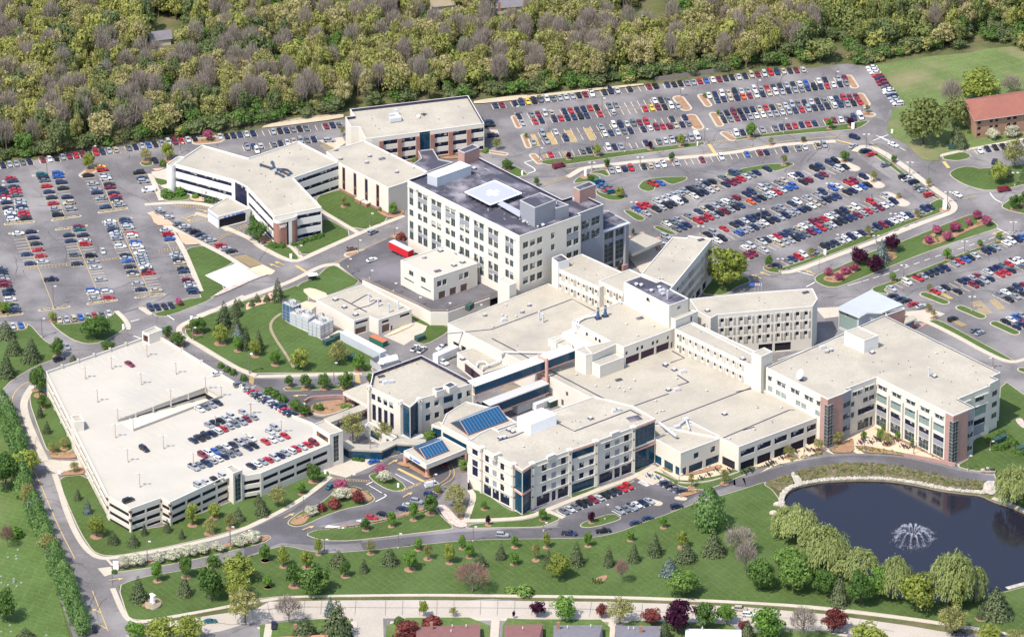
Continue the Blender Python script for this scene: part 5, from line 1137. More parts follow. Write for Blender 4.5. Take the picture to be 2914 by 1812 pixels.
mass(sq, "b2 1320,1175 1360,1160 1520,1160 1540,1185 1430,1215", 0, 1.6, 'light_grey', 'light_grey', 0, names=('plinth', 'plinth_top', ''))
pq = bld('side_canopy', 'b2 950,850', 'flat cream drive-through canopy on pink columns, left of clinic building', 'canopy')
o_ = q("b2 835,798 1055,715 1068,760 1060,920", 5.6); X = MB(); X.prism([(p_.x, p_.y) for p_ in o_], 4.2, 5.6, 'cream', 'roof_gravel', True); X.build('canopy_roof', pq)
for s in ("b2 848,900", "b2 1035,985", "b2 960,880"): p_ = q(s, 0)[0]; X = MB(); X.cyl((p_.x, p_.y, 0), .7, 4.2, 'pink_brick', 14); X.build('column', pq)
X = MB(); gw = q("b2 560,870 830,855 930,885", 0); gw = smooth_open(q("b2 500,905 560,868 690,860 830,852 930,882", 0))
strip_quads(X, gw, .5, 1.5, 'pink_brick', 1.5); lo = smooth_open(q("b2 500,905 530,975 640,1022 770,1000 930,930", 0)); strip_quads(X, lo, .5, .8, 'concrete', .8)
tag(X.build('garden_wall'), 'low pink brick and stone wall ringing the round garden', 'garden wall')
# covered ramp from the garage
cr = bld('covered_walkway', 'b2 800,1020', 'flat roofed covered walkway between garage stair tower and clinic canopy', 'walkway')
X = MB(); strip_quads(X, q("b2 690,1050 1045,915", 4.4), 4.0, 4.4, 'roof_gravel', .9); X.build('walkway_roof', cr)
for s in ("b2 795,1085", "b2 905,1040", "b2 1000,1000"): p_ = q(s, 0)[0]; X = MB(); X.box((p_.x, p_.y, 0), .6, .6, 3.6, 'pink_brick'); X.build('column', cr)
gc = bld('glass_corridor', 'b2 1150,1290', 'curving low glass corridor linking garage and entrance canopy', 'corridor')
cpts = q("b2 838,1225 905,1270 1155,1282 1285,1222 1545,1232", 4.2); X = MB(); strip_quads(X, cpts, 4.6, 4.2, 'roof_gravel', .7); X.build('corridor_roof', gc)
X = MB(); inn = []
for i in range(len(cpts)):
    a = cpts[max(0, i-1)]; b = cpts[min(len(cpts)-1, i+1)]; d = (b-a).normalized(); inn.append(Vector((cpts[i].x+d.y*2.1, cpts[i].y-d.x*2.1, 0)))
for a, b in zip(inn[:-1], inn[1:]):
    X.face([(a.x, a.y, .4), (b.x, b.y, .4), (b.x, b.y, 3.55), (a.x, a.y, 3.55)], 'glass_teal'); X.bar((a.x, a.y, .2), (b.x, b.y, .2), .25, 'concrete', .4)
    L = (b-a).length; d = (b-a).normalized()
    for kk in range(int(L/2)+1): p_ = a+d*min(L, kk*2); X.bar((p_.x, p_.y-.03, .4), (p_.x, p_.y-.03, 3.5), .1, 'frame_dark')
X.build('corridor_glazing', gc)

# foyer with the big skylight, and the entrance canopy with the small one
def skylight(root, ridge, low, back, z, h, n):
    r0_, r1_ = [v for v in q(ridge, z+h)]; l0, l1 = q(low, z); b0, b1 = [Vector((2*r.x-l.x, 2*r.y-l.y, z)) for r, l in ((r0_, l0), (r1_, l1))]
    X = MB(); X.face([r0_, r1_, l1, l0], 'glass_blue'); X.face([r0_, r1_, b1, b0], 'glass_blue'); X.face([r0_, l0, b0], 'glass_teal'); X.face([r1_, l1, b1], 'glass_teal')
    for kk in range(n+1): f = kk/n; X.bar(r0_.lerp(r1_, f)+Vector((0, 0, .05)), l0.lerp(l1, f)+Vector((0, 0, .05)), .06, 'grey_panel'); X.bar(r0_.lerp(r1_, f)+Vector((0, 0, .05)), b0.lerp(b1, f)+Vector((0, 0, .05)), .06, 'grey_panel')
    X.bar(l0, l1, .25, 'brown_metal', .35); X.bar(r0_, l0, .18, 'salmon'); X.bar(r1_, l1, .18, 'salmon'); X.bar(r0_, r1_, .25, 'steel_roof'); X.bar(l0, b0, .3, 'brown_metal', .4)
    for f in (.25, .5, .75): p_ = l0.lerp(b0, f); X.bar(p_, r0_ if f == .5 else p_.lerp(r0_, .5)+Vector((0, 0, 0)), .1, 'frame_dark')
    X.build('skylight', root)
fo = bld('entrance_foyer', 'b2 2000,1000', 'cream foyer with large sloping blue glass skylight', 'foyer')
mass(fo, "b2 1680,1085 1725,985 1895,882 2115,935 2335,1062 1912,1208", 0, 9.4, 'cream', ph=.35, facade=[(5, None, [(.06, .94)], [(2.6, 8.8)], 'g'), (0, None, [(.1, .9)], [(2, 5)], 'g')])
skylight(fo, "b2 1838,1048 2170,920", "b2 1915,1172 2262,1045", "", 9.2, 3.4, 13)
mass(fo, "b2 1595,1082 1665,1055 1720,1078 1690,1110", 0, 6.2, 'cream', ph=.3, names=('porch_wall', 'porch_roof', 'porch_parapet'), facade=[(3, None, [(.1, .9)], [(1, 5.5)], 'g')])
ec = bld('entrance_canopy', 'b2 1600,1310', 'cream entrance canopy with blue glass skylight on pink columns', 'canopy')
mass(ec, "b2 1358,1307 1692,1180 1895,1290 1552,1427", 4.4, 6.4, 'cream', ph=.3); X = MB(); X.poly([(p_.x, p_.y, 4.4) for p_ in q("b2 1358,1307 1692,1180 1895,1290 1552,1427", 6.4)], 'beige_wall'); X.build('soffit', ec)
skylight(ec, "b2 1492,1288 1690,1212", "b2 1553,1382 1752,1305", "", 6.2, 1.9, 8)
for s in ("b2 1372,1415", "b3 1560,128", "b3 1890,20"): p_ = q(s, 0)[0]; X = MB(); X.cyl((p_.x, p_.y, 0), .75, 4.4, 'salmon', 14); X.build('column', ec)
X = MB(); a, b = q("b2 1552,1427 1358,1307", 6.4); d = (b-a).normalized(); n_ = Vector((d.y, -d.x, 0)); n_ = n_ if n_.y < 0 else -n_; t_ = (b-a).length*.3
while t_ < (b-a).length*.74:
    if rng.random() < .9: c = a+d*t_+n_*.06; X.box((c.x, c.y, 5.0), .42, .12, rng.choice((.55, .65, .75)), 'blue_sign', math.atan2(d.y, d.x))
    t_ += .5
X.build('canopy_lettering', ec)

# --- four storey building in front ---------------------------------------------------------------------------
fb = bld('front_building', 'c2 600,1200', 'four-storey cream building with blue glass corners facing the small car park', 'hospital')
FO = "c2 -205,1222 -100,1150 0,1105 60,1135 215,1075 510,965 880,838 1215,920 1405,1030 1215,1105 890,1228 670,1302 345,1420 262,1474 185,1422 -88,1282"
r4 = [(2.0, 4.7), (6.3, 9.0), (10.6, 13.3)]
gl = [(14.2, 18.2)]  # dark ribbon glass stands in for the shade of an open ground floor
fx = [(8, None, [(.01, .99)], [(1.3, 8.6), (9.4, 18.3)], 'g'), (12, None, [(0, 1)], [(1.4, 9.7), (10.6, 18.3)], 'g'), (13, None, [(0, 1)], [(1.4, 9.7), (10.6, 18.3)], 'g'),
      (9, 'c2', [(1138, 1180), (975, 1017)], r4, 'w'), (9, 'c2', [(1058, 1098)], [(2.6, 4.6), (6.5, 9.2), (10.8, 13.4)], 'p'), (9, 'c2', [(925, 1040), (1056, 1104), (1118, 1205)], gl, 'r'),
      (10, 'c2', [(690, 880)], [(1.3, 4.0)], 'g'), (10, 'c2', [(690, 708), (752, 792), (838, 878)], [(6.6, 8.9), (10.9, 13.2)], 'w'), (10, 'c2', [(690, 885)], [(14.4, 18.2)], 'g'),
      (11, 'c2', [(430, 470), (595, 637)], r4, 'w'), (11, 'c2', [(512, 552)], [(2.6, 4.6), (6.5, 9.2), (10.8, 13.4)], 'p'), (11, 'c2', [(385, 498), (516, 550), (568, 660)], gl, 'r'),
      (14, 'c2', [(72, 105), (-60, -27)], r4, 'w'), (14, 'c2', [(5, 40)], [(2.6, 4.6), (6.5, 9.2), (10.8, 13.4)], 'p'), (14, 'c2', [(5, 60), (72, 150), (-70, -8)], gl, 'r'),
      (15, None, [(.3, .7)], [(2.2, 4.4), (6.5, 13)], 'w')]
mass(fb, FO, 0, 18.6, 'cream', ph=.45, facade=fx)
X = MB(); o2 = offset([p_[:2] for p_ in [ground(*s_, 18.6) for s_ in q(FO)]], .14); nO = len(o2)
for zz in (13.9, 9.6, 5.3, 16.9):
    for i in (9, 10, 11, 14, 15):
        a, b = o2[i], o2[(i+1) % nO]
        if zz == 16.9 and i == 10: continue
        X.bar((*a, zz), (*b, zz), .24, 'cream', .22)
for i in (8, 12, 13, 10):
    a, b = o2[i], o2[(i+1) % nO]; X.bar((*a, 18.0), (*b, 18.0), .2, 'salmon', .5)
    if i != 10: X.bar((*a, 8.5), (*b, 8.5), .2, 'salmon', .7)
X.build('string_course', fb)
for s in ("c2 1215,1105", "c2 893,1226", "c2 668,1302", "c2 345,1418", "c2 185,1422", "c2 -88,1282"):
    X = MB(); p_ = q(s, 18.6)[0]; X.box((p_.x, p_.y, 0), 1.2, 1.2, 19.0, 'cream', .45); X.box((p_.x, p_.y, 18.5), 1.9, 1.9, .6, 'cream', .45)
    for dz in (17.3, 13.9, 9.6, 5.3): X.box((p_.x, p_.y, dz-.35), 1.28, .6, .6, 'brown_metal', .45); X.box((p_.x, p_.y, dz-.35), .6, 1.28, .6, 'brown_metal', .45)
    X.build('corner_pier', fb)
for s in ("c2 1055,1160", "c2 505,1360", "c2 40,1350"): X = MB(); p_ = q(s, 18.6)[0]; X.box((p_.x, p_.y, 18.0), 3.6, 1.1, 1.3, 'cream', .7); X.box((p_.x, p_.y, 19.3), 3.7, 1.2, .15, 'cap_white', .7); X.build('parapet_pediment', fb)
mass(fb, "c2 215,1015 430,935 556,990 330,1082", 18, 22.6, 'pure_white', 'pure_white', 0, names=('plant_room', 'plant_room_roof', ''))
seams(fb, 18.2, ["c2 560,1065 710,1138 1190,955", "c2 205,1090 330,1158 560,1070", "c2 55,1220 190,1180 280,1140", "c2 1190,955 1280,1000"], .6)
vents(fb, 18.15, "c2 850,1030 765,1115 270,1275 580,1290 1055,972 1085,965 75,1200 108,1195 150,1130 180,1145 1220,1028", 'fvvdBBffffk')
vents(fb, 18.15, "c2 690,1060 720,1050 760,1060 980,1000 560,1155 700,1220 740,1245", 'd')
X = MB(); p_ = q("c2 1225,1030", 18.2)[0]; X.box(p_, 5, 3.6, .12, 'roof_dark', .45); X.build('roof_hatch', fb)

# --- skywalks --------------------------------------------------------------------------------------------------
def skywalk(label, a0, z_a, b0, z_b, w, h, roofm):
    r_ = empty('skywalk', q(a0, 0)[0], label, 'skywalk', 'glass skywalks between clinic and podium')
    a, b = q(a0, z_a)[0], q(b0, z_b)[0]; d = (b-a).normalized(); n_ = Vector((d.y, -d.x, 0)); n_ = n_ if n_.y < 0 else -n_
    X = MB(); o_ = [a, b, b-n_*w, a-n_*w]
    X.face([p_ for p_ in o_], roofm)
    X.face([p_-Vector((0, 0, h+.5)) for p_ in o_], 'beige_wall')
    for p0, p1 in ((o_[0], o_[1]), (o_[2], o_[3])):
        X.face([p0, p1, p1-Vector((0, 0, .35)), p0-Vector((0, 0, .35))], 'cap_white'); X.face([p0-Vector((0, 0, h)), p1-Vector((0, 0, h)), p1-Vector((0, 0, h+.5)), p0-Vector((0, 0, h+.5))], 'salmon')
    X.build('skywalk_deck', r_)
    X = MB()
    for p0, p1 in ((o_[0], o_[1]), (o_[2], o_[3])):
        X.face([p0-Vector((0, 0, .35)), p1-Vector((0, 0, .35)), p1-Vector((0, 0, h)), p0-Vector((0, 0, h))], 'glass_teal')
        L = (p1-p0).length; dd = (p1-p0).normalized()
        for kk in range(1, int(L/2.4)): p_ = p0+dd*kk*2.4; X.bar(p_-Vector((0, 0, .35)), p_-Vector((0, 0, h)), .09, 'frame_dark')
    X.build('skywalk_glazing', r_)
    return r_
s1_ = skywalk('upper skywalk with white roof, higher and longer of the two', "b2 1968,752", 14.6, "c2 716,440", 17.2, 5.0, 3.6, 'pure_white')
s2_ = skywalk('lower skywalk with grey roof, shorter of the two', "b2 2095,922", 8.4, "c2 492,728", 8.8, 4.6, 3.6, 'light_grey')
fr = empty('support_gantry', q("c2 470,885", 0)[0], 'salmon painted steel frame carrying both skywalks', 'support frame')
X = MB()
for s, zt in (("c2 470,885", 18.2), ("c2 402,850", 18.0)): p_ = q(s, 0)[0]; X.cyl((p_.x, p_.y, 0), .62, zt, 'salmon', 12)
p0, p1 = q("c2 470,885 402,850", 0)
for zz in (17.4, 9.2): X.bar(Vector((p0.x, p0.y, zz)), Vector((p1.x, p1.y, zz)), .7, 'salmon')
X.build('frame_tube', fr)

# --- brick apartment house, houses along the street ------------------------------------------------------------------
def gable(X, o_, z, h, m, over=.6, hip=.0):
    """roof over a four-cornered outline, ridge along its first edge"""
    p = offset([v[:2] for v in o_], over); P = [Vector((*v, z)) for v in p]
    m0 = P[3].lerp(P[0], .5); m1 = P[1].lerp(P[2], .5); d = m1-m0
    r0_, r1_ = m0+d*hip+Vector((0, 0, h)), m1-d*hip+Vector((0, 0, h))
    X.face([P[0], P[1], r1_, r0_], m); X.face([P[2], P[3], r0_, r1_], m); X.face([P[3], P[0], r0_], m); X.face([P[1], P[2], r1_], m)
    X.poly([tuple(v-Vector((0, 0, .15))) for v in P], 'white')
    for i in range(4): X.face([P[i], P[(i+1) % 4], P[(i+1) % 4]-Vector((0, 0, .2)), P[i]-Vector((0, 0, .2))], 'white')
ap = bld('apartment_house', 'd0 2200,1000', 'three-storey brick apartment house with red hipped roof, right edge', 'apartment house')
AO = "d0 2012,1030 2900,905 2780,735 1905,868"
mass(ap, AO, 0, 8.6, 'tan_brick', 'terracotta', 0, facade=[(0, 'd0', [(2020, 2050), (2125, 2152), (2172, 2198), (2275, 2305), (2326, 2358), (2430, 2460)], [(.9, 2.2), (3.6, 4.9), (6.3, 7.6)], 'w')])
X = MB(); gable(X, q(AO, 8.6), 8.6, 4.2, 'terracotta', 1.0, .17); X.build('hipped_roof', ap)
X = MB(); p_ = q("d0 1935,1070", 0)[0]; X.dome((p_.x, p_.y, 2.2), 1.0, 1.6, 1.0, 'dumpster_green', 8, 3); X.build('awning', ap)
def house(label, o, z, h, m, wallm='cream', hip=.0, vent="", chim=None):
    r_ = bld('house', o.split(' ')[0]+' '+o.split(' ')[1], label, 'house')
    X = MB(); o_ = q(o, z); X.prism([v[:2] for v in offset([v[:2] for v in o_], -.4)], 0, z, wallm); X.build('wall', r_)
    X = MB(); gable(X, o_, z, h, m, .2, hip); rf = X.build('roof', r_)
    if chim: p_ = q(chim, z+h*.6)[0]; X = MB(); X.box((p_.x, p_.y, z), 1.1, .8, h+1.2, 'brick'); X.build('chimney', rf)
    for p_ in (q(vent, z+h*.5) if vent else []): X = MB(); X.cyl(p_, .2, .8, 'cap_white', 8); X.build('roof_vent', rf)
house('ranch house with orange tiled roof at the foot of the dark spruces', "b3 110,1520 700,1490 720,1700 110,1720", 2.8, 1.6, 'roof_orange', vent="b3 200,1500", chim="b3 425,1440")
house('ranch house with wide maroon roof and two vents, behind the red tree', "b3 1470,1425 2010,1402 2010,1720 1470,1740", 2.8, 1.9, 'roof_brown', vent="b3 1775,1420 1895,1420 1765,1465", chim="b3 1595,1425")
house('house with brown hipped roof, right of the wide maroon roof', "b3 2232,1408 c3 432,1402 435,1720 b3 2225,1730", 2.8, 1.9, 'roof_brown', hip=.1, vent="c3 265,1440")
house('house with grey roof and blue driveway on its left', "c3 535,1410 945,1410 950,1730 530,1730", 2.8, 1.9, 'roof_grey', hip=.08, vent="c3 650,1430 850,1420", chim="c3 570,1425")
house('house with pale grey roof, right of the blue-driveway house', "c3 1065,1412 1452,1418 1455,1740 1060,1730", 2.8, 1.9, 'roof_grey', hip=.05, vent="c3 1175,1440 1220,1440", chim="c3 1282,1460")
house('house with flat white roof beside the big purple tree', "c3 1670,1440 2140,1450 2150,1740 1660,1740", 3.0, .7, 'white', vent="c3 1810,1440")
for lab, o, m, ch in (('grey roofed house hidden in the wood beside a clearing', "a0 1290,350 1480,330 1460,280 1270,300", 'roof_grey', "a0 1585,320"), ('house with brown gable at top edge of the wood, middle', "b0 1600,60 1800,40 1770,-20 1560,0", 'soil', None), ('grey house at top edge of the wood with white chimney', "b0 2150,70 2390,50 2370,-30 2130,0", 'roof_grey', "b0 2180,60")):
    house(lab, o, 3.2, 2.6, m, 'beige_wall', 0, chim=ch)

# --- walls and court ------------------------------------------------------------------------------------------------------
X = MB(); ct = q("b1 780,1058,0.05 870,1010,0.1 1230,840,0.8 1380,870,3 1420,1000,4.3 2200,1290,4.9 2170,1345,5 1850,1450,5 1740,1488,5 1588,1488,5 1480,1432,4.4 1000,1212,1.6")
i0 = len(X.v); X.poly([tuple(p_) for p_ in ct], 'asphalt_dark'); struct(X, 'service_court')
COURT = [[Vector(X.v[i]) for i in f] for f in X.f]
def court_z(px, py):
    """height of the sloping court where the line of sight through this image point meets it"""
    z = 2.0
    for _ in range(6):
        p = ground(px, py, z)
        for a, b, c_ in COURT:
            d = (b.x-a.x)*(c_.y-a.y)-(c_.x-a.x)*(b.y-a.y)
            if abs(d) < 1e-9: continue
            u = ((p.x-a.x)*(c_.y-a.y)-(c_.x-a.x)*(p.y-a.y))/d; v = ((b.x-a.x)*(p.y-a.y)-(p.x-a.x)*(b.y-a.y))/d
            if u >= -.01 and v >= -.01 and u+v <= 1.01: z = a.z+u*(b.z-a.z)+v*(c_.z-a.z); break
    return z
X = MB(); rw_ = q("b1 1000,1212,1.6 1480,1432,4.4 1588,1488,5 1740,1488,5 1850,1450,5 2100,1365,5")
for a, b in zip(rw_[:-1], rw_[1:]):
    d = (b-a).normalized(); n_ = Vector((d.y, -d.x, 0)).normalized(); n_ = n_ if n_.y < 0 else -n_; t1 = Vector((0, 0, .5))
    X.face([(a.x, a.y, 0), (b.x, b.y, 0), b+t1, a+t1], 'cream'); X.face([a+t1, b+t1, b+t1-n_*.4, a+t1-n_*.4], 'cap_white'); X.face([a+t1-n_*.4, b+t1-n_*.4, b-n_*.4, a-n_*.4], 'cream')
tag(X.build('retaining_wall'), 'tall cream concrete retaining wall below the service court', 'retaining wall')
X = MB()
for a, b in zip(rw_[:-1], rw_[1:]):
    L = (b-a).length
    for zz in (1.1, 1.6): X.bar(a+Vector((0, .3, zz)), b+Vector((0, .3, zz)), .09, 'pole_tan')
    for kk in range(int(L/1.2)): p_ = a.lerp(b, kk*1.2/L); X.bar(p_+Vector((0, .3, .4)), p_+Vector((0, .3, 1.6)), .08, 'pole_tan')
tag(X.build('court_railing'), 'tan railing along top of the retaining wall', 'railing')
X = MB(); pts = q("d3 1380,30 1600,62 1830,72 1825,100", 0)
tag(X.build('x') if False else (strip_quads(X, smooth_open(q("d2 1385,1352 1600,1390 1830,1440", 0)), .5, 1.3, 'pink_brick', 1.3), X.build('terrace_wall'))[1], 'pink brick terrace wall along the pond road', 'garden wall')
X = MB(); strip_quads(X, smooth_open(q("c3 1610,190 1700,200 1900,180 2130,100", 0)), .5, .7, 'concrete', .7); tag(X.build('terrace_wall'), 'low curved stone wall below the cafe terrace', 'garden wall')
X = MB(); strip_quads(X, q("b3 1850,90 1910,60 1915,250", 0), .5, 3.2, 'beige_wall', 3.2); tag(X.build('ramp_wall'), 'grey concrete ramp wall beside front building', 'retaining wall')
# ---------------------------------------------------------------- trees
nr = np.random.RandomState(11)
def leaf_mat(name, c, c2, trans=.42):
    m = mat(name, c, .85, spec=.15, trans=0)
    nt = m.node_tree; b = nt.nodes['Principled BSDF']
    geo = nt.nodes.new('ShaderNodeNewGeometry'); oi = nt.nodes.new('ShaderNodeObjectInfo')
    n1 = nt.nodes.new('ShaderNodeTexNoise'); n1.inputs['Scale'].default_value = .9; n1.inputs['Detail'].default_value = 3
    nt.links.new(geo.outputs['Position'], n1.inputs['Vector'])
    ad = nt.nodes.new('ShaderNodeMath'); ad.operation = 'ADD'
    nt.links.new(n1.outputs['Fac'], ad.inputs[0])
    sc = nt.nodes.new('ShaderNodeMath'); sc.operation = 'MULTIPLY_ADD'; sc.inputs[1].default_value = .5; sc.inputs[2].default_value = -.25
    nt.links.new(geo.outputs['Random Per Island'], sc.inputs[0]); nt.links.new(sc.outputs[0], ad.inputs[1])
    a2 = nt.nodes.new('ShaderNodeMath'); a2.operation = 'MULTIPLY_ADD'; a2.inputs[1].default_value = .3; a2.inputs[2].default_value = -.15
    nt.links.new(oi.outputs['Random'], a2.inputs[0])
    a3 = nt.nodes.new('ShaderNodeMath'); a3.operation = 'ADD'; nt.links.new(ad.outputs[0], a3.inputs[0]); nt.links.new(a2.outputs[0], a3.inputs[1])
    mr = nt.nodes.new('ShaderNodeMapRange'); mr.inputs[1].default_value = .25; mr.inputs[2].default_value = .75
    nt.links.new(a3.outputs[0], mr.inputs[0])
    mx = nt.nodes.new('ShaderNodeMix'); mx.data_type = 'RGBA'; mx.inputs['A'].default_value = (*c, 1); mx.inputs['B'].default_value = (*c2, 1)
    nt.links.new(mr.outputs[0], mx.inputs['Factor']); nt.links.new(mx.outputs['Result'], b.inputs['Base Color'])
    if trans:
        tr = nt.nodes.new('ShaderNodeBsdfTranslucent'); nt.links.new(mx.outputs['Result'], tr.inputs['Color'])
        ms = nt.nodes.new('ShaderNodeMixShader'); ms.inputs[0].default_value = trans
        nt.links.new(b.outputs[0], ms.inputs[1]); nt.links.new(tr.outputs[0], ms.inputs[2])
        nt.links.new(ms.outputs[0], nt.nodes['Material Output'].inputs['Surface'])
leaf_mat('leaf_g', (0.109, 0.212, 0.0403), (0.226, 0.379, 0.0806)); leaf_mat('leaf_y', (.205, .25, .05), (.37, .415, .10)); leaf_mat('leaf_d', (0.0686, 0.14, 0.0341), (0.16, 0.257, 0.0683))
leaf_mat('leaf_o', (0.213, 0.222, 0.0731), (0.409, 0.395, 0.152)); leaf_mat('leaf_s', (.048, .072, .034), (.135, .16, .078), .1); leaf_mat('leaf_b', (0.0773, 0.11, 0.103), (0.22, 0.27, 0.244), .1)
leaf_mat('leaf_p', (0.0336, 0.0072, 0.024), (0.102, 0.024, 0.06)); leaf_mat('leaf_w', (0.475, 0.475, 0.342), (0.76, 0.741, 0.608)); leaf_mat('leaf_k', (0.296, 0.0605, 0.128), (0.605, 0.188, 0.296))
leaf_mat('leaf_x', (0.196, 0.165, 0.142), (0.314, 0.264, 0.226), 0); leaf_mat('leaf_l', (.19, .235, .075), (.345, .39, .15)); leaf_mat('leaf_c', (0.0983, 0.189, 0.0582), (0.212, 0.333, 0.109))
leaf_mat('leaf_h', (0.0728, 0.168, 0.032), (0.175, 0.306, 0.0582)); leaf_mat('leaf_r', (.14, .035, .035), (.30, .09, .08)); leaf_mat('leaf_t', (0.301, 0.271, 0.122), (0.498, 0.446, 0.219)); leaf_mat('leaf_q', (0.179, 0.0952, 0.0784), (0.302, 0.185, 0.157), 0)
leaf_mat('leaf_u', (0.104, 0.138, 0.0605), (0.189, 0.228, 0.099)); leaf_mat('leaf_m', (0.138, 0.172, 0.0528), (0.259, 0.293, 0.105)); leaf_mat('leaf_v', (0.23, 0.246, 0.063), (0.385, 0.392, 0.121)); leaf_mat('leaf_bright', (.14, .235, .055), (.25, .38, .10))

def cards(cen, nor, size, asp=1.0, jit=.8, up=0.0):
    """leaf clumps as small quads: centres, rough normals, sizes -> vertices (n*4,3)"""
    n = len(cen)
    d = nor + nr.normal(0, jit, (n, 3)); d[:, 2] += up
    d /= np.linalg.norm(d, axis=1)[:, None]+1e-9
    t = np.cross(d, nr.normal(0, 1, (n, 3))); t /= np.linalg.norm(t, axis=1)[:, None]+1e-9
    b = np.cross(d, t)
    s = (size*np.ones(n)*nr.uniform(.6, 1.3, n))[:, None]
    k = nr.uniform(.6, 1.0, (n, 4, 1))
    c = np.stack([-t*asp-b, t*asp-b, t*asp+b, -t*asp+b], 1)*s[:, :, None]*.5*k
    return (cen[:, None, :]+c).reshape(-1, 3)
def sph(n):
    v = nr.normal(0, 1, (n, 3)); return v/np.linalg.norm(v, axis=1)[:, None]
def crown_broad(nb=28, per=95, zb=.05, size=.058, rad=.20, flat=1.0):
    P = []; N = []
    d = sph(nb*3); d = d[d[:, 2] > -.75][:nb]; r = nr.uniform(.6, 1.08, len(d))[:, None]
    cz = zb+(1-zb)*.50
    c = d*r*np.array([.36, .36, (1-zb)*.36*flat])+np.array([0, 0, cz])
    c = np.vstack([c, [[0, 0, cz], [0, 0, cz+.2], [.1, .05, cz-.1], [-.1, 0, cz-.1]]])
    for q_ in c:
        rr = rad*nr.uniform(.6, 1.05); v = sph(per); v = v[v[:, 2] > -.6]
        P.append(q_+v*rr*np.array([1, 1, .8])*nr.uniform(.75, 1.08, (len(v), 1))); N.append(v)
    P = np.vstack(P); N = np.vstack(N); P[:, 2] = np.clip(P[:, 2], zb*.7, 1.03)
    return cards(P, N, size, jit=.3)
def crown_spruce(n=1300, size=.075, zb=.02, wide=1.12):
    z = 1-np.sqrt(nr.uniform(0, 1, n))*(1-zb); tier = np.floor(z*13)/13; f = (z-tier)*13
    a = nr.uniform(0, 2*np.pi, n); lobe = 1+.16*np.sin(a*7+tier*40)
    rad = .5*(1-z)**.75*wide*lobe*(1.12-.42*f)*nr.uniform(.72, 1.05, n)+.012
    c = np.stack([np.cos(a)*rad, np.sin(a)*rad, z], 1)
    nrm = np.stack([np.cos(a), np.sin(a), np.full(n, .75)], 1)
    return cards(c, nrm, size*(.55+.6*(1-z)), asp=1.1, jit=.3)
def crown_column(n=1300, size=.065):
    z = nr.uniform(.02, 1, n); a = nr.uniform(0, 2*np.pi, n)
    rad = .5*np.clip(np.sin(np.pi*np.clip(z*.86+.14, 0, 1))**.6, .05, 1)*(1+.14*np.sin(a*5+z*9))*nr.uniform(.7, 1.04, n)*np.where(z > .6, 1-(z-.6)*.9, 1)
    c = np.stack([np.cos(a)*rad, np.sin(a)*rad, z], 1); nrm = np.stack([np.cos(a), np.sin(a), np.full(n, .5)], 1)
    return cards(c, nrm, size, jit=.45)
def crown_willow(n=4600):
    P = []; nb = 60; d = sph(nb*3); d = d[d[:, 2] > -.1][:nb]
    for q_ in d:
        top = np.array([q_[0]*.38, q_[1]*.38, .62+q_[2]*.34]); m_ = n//nb
        t = nr.uniform(0, 1, m_)**1.2; a = nr.uniform(0, 2*np.pi, m_); r = .10*np.sqrt(nr.uniform(0, 1, m_))
        o = np.stack([q_[0]*.16*np.sqrt(t)+np.cos(a)*r, q_[1]*.16*np.sqrt(t)+np.sin(a)*r, -t*(.20+.30*(1-q_[2]))*nr.uniform(.5, 1)+.05*nr.normal(0, 1, m_)*(1-t)], 1)
        P.append(top+o)
    P = np.vstack(P); k = len(P)
    d = np.stack([P[:, 0], P[:, 1], np.zeros(k)], 1)+nr.normal(0, .25, (k, 3)); d[:, 2] = .4; d /= np.linalg.norm(d, axis=1)[:, None]
    t = np.cross(d, [0, 0, 1.0]); t /= np.linalg.norm(t, axis=1)[:, None]+1e-9; b = np.cross(d, t)
    s = nr.uniform(.5, 1.1, k)[:, None]
    c = np.stack([-t*.011-b*.045, t*.011-b*.045, t*.011+b*.045, -t*.011+b*.045], 1)*s[:, :, None]
    return (P[:, None, :]+c).reshape(-1, 3)
def crown_bare(n=1100, zb=.2):
    """twigs: thin slivers fanning outwards through an open crown"""
    d = sph(n*2); d = d[d[:, 2] > -.35][:n]; n = len(d); r = nr.uniform(.35, 1, n)**.6
    c = d*r[:, None]*np.array([.46, .46, (1-zb)*.5])+np.array([0, 0, zb+(1-zb)*.5])
    g = c-np.array([0, 0, zb*.6]); g += nr.normal(0, .16, (n, 3)); g /= np.linalg.norm(g, axis=1)[:, None]
    t = np.cross(g, nr.normal(0, 1, (n, 3))); t /= np.linalg.norm(t, axis=1)[:, None]
    L = nr.uniform(.035, .085, n)[:, None]; w = nr.uniform(.0035, .007, n)[:, None]
    c4 = np.stack([-t*w-g*L, t*w-g*L, t*w*.5+g*L, -t*w*.5+g*L], 1)
    return (c[:, None, :]+c4).reshape(-1, 3)
def crown_shrub(n=260, size=.16):
    v = sph(n*2); v = v[v[:, 2] > -.05][:n]; n = len(v)
    c = v*np.array([.5, .5, .95])*nr.uniform(.72, 1.02, (n, 1))*(1+.08*np.sin(v[:, :1]*9)); c[:, 2] += .04
    return cards(c, v, size, jit=.4)
def mesh_np(name, V, m):
    n = len(V)//4; me = bpy.data.meshes.new(name)
    me.vertices.add(len(V)); me.vertices.foreach_set('co', np.ascontiguousarray(V, dtype=np.float32).ravel())
    me.loops.add(n*4); me.loops.foreach_set('vertex_index', np.arange(n*4, dtype=np.int32))
    me.polygons.add(n); me.polygons.foreach_set('loop_start', np.arange(0, n*4, 4, dtype=np.int32))
    for x in (m if isinstance(m, list) else [m]): me.materials.append(MATS[x])
    me.update(calc_edges=True); return me
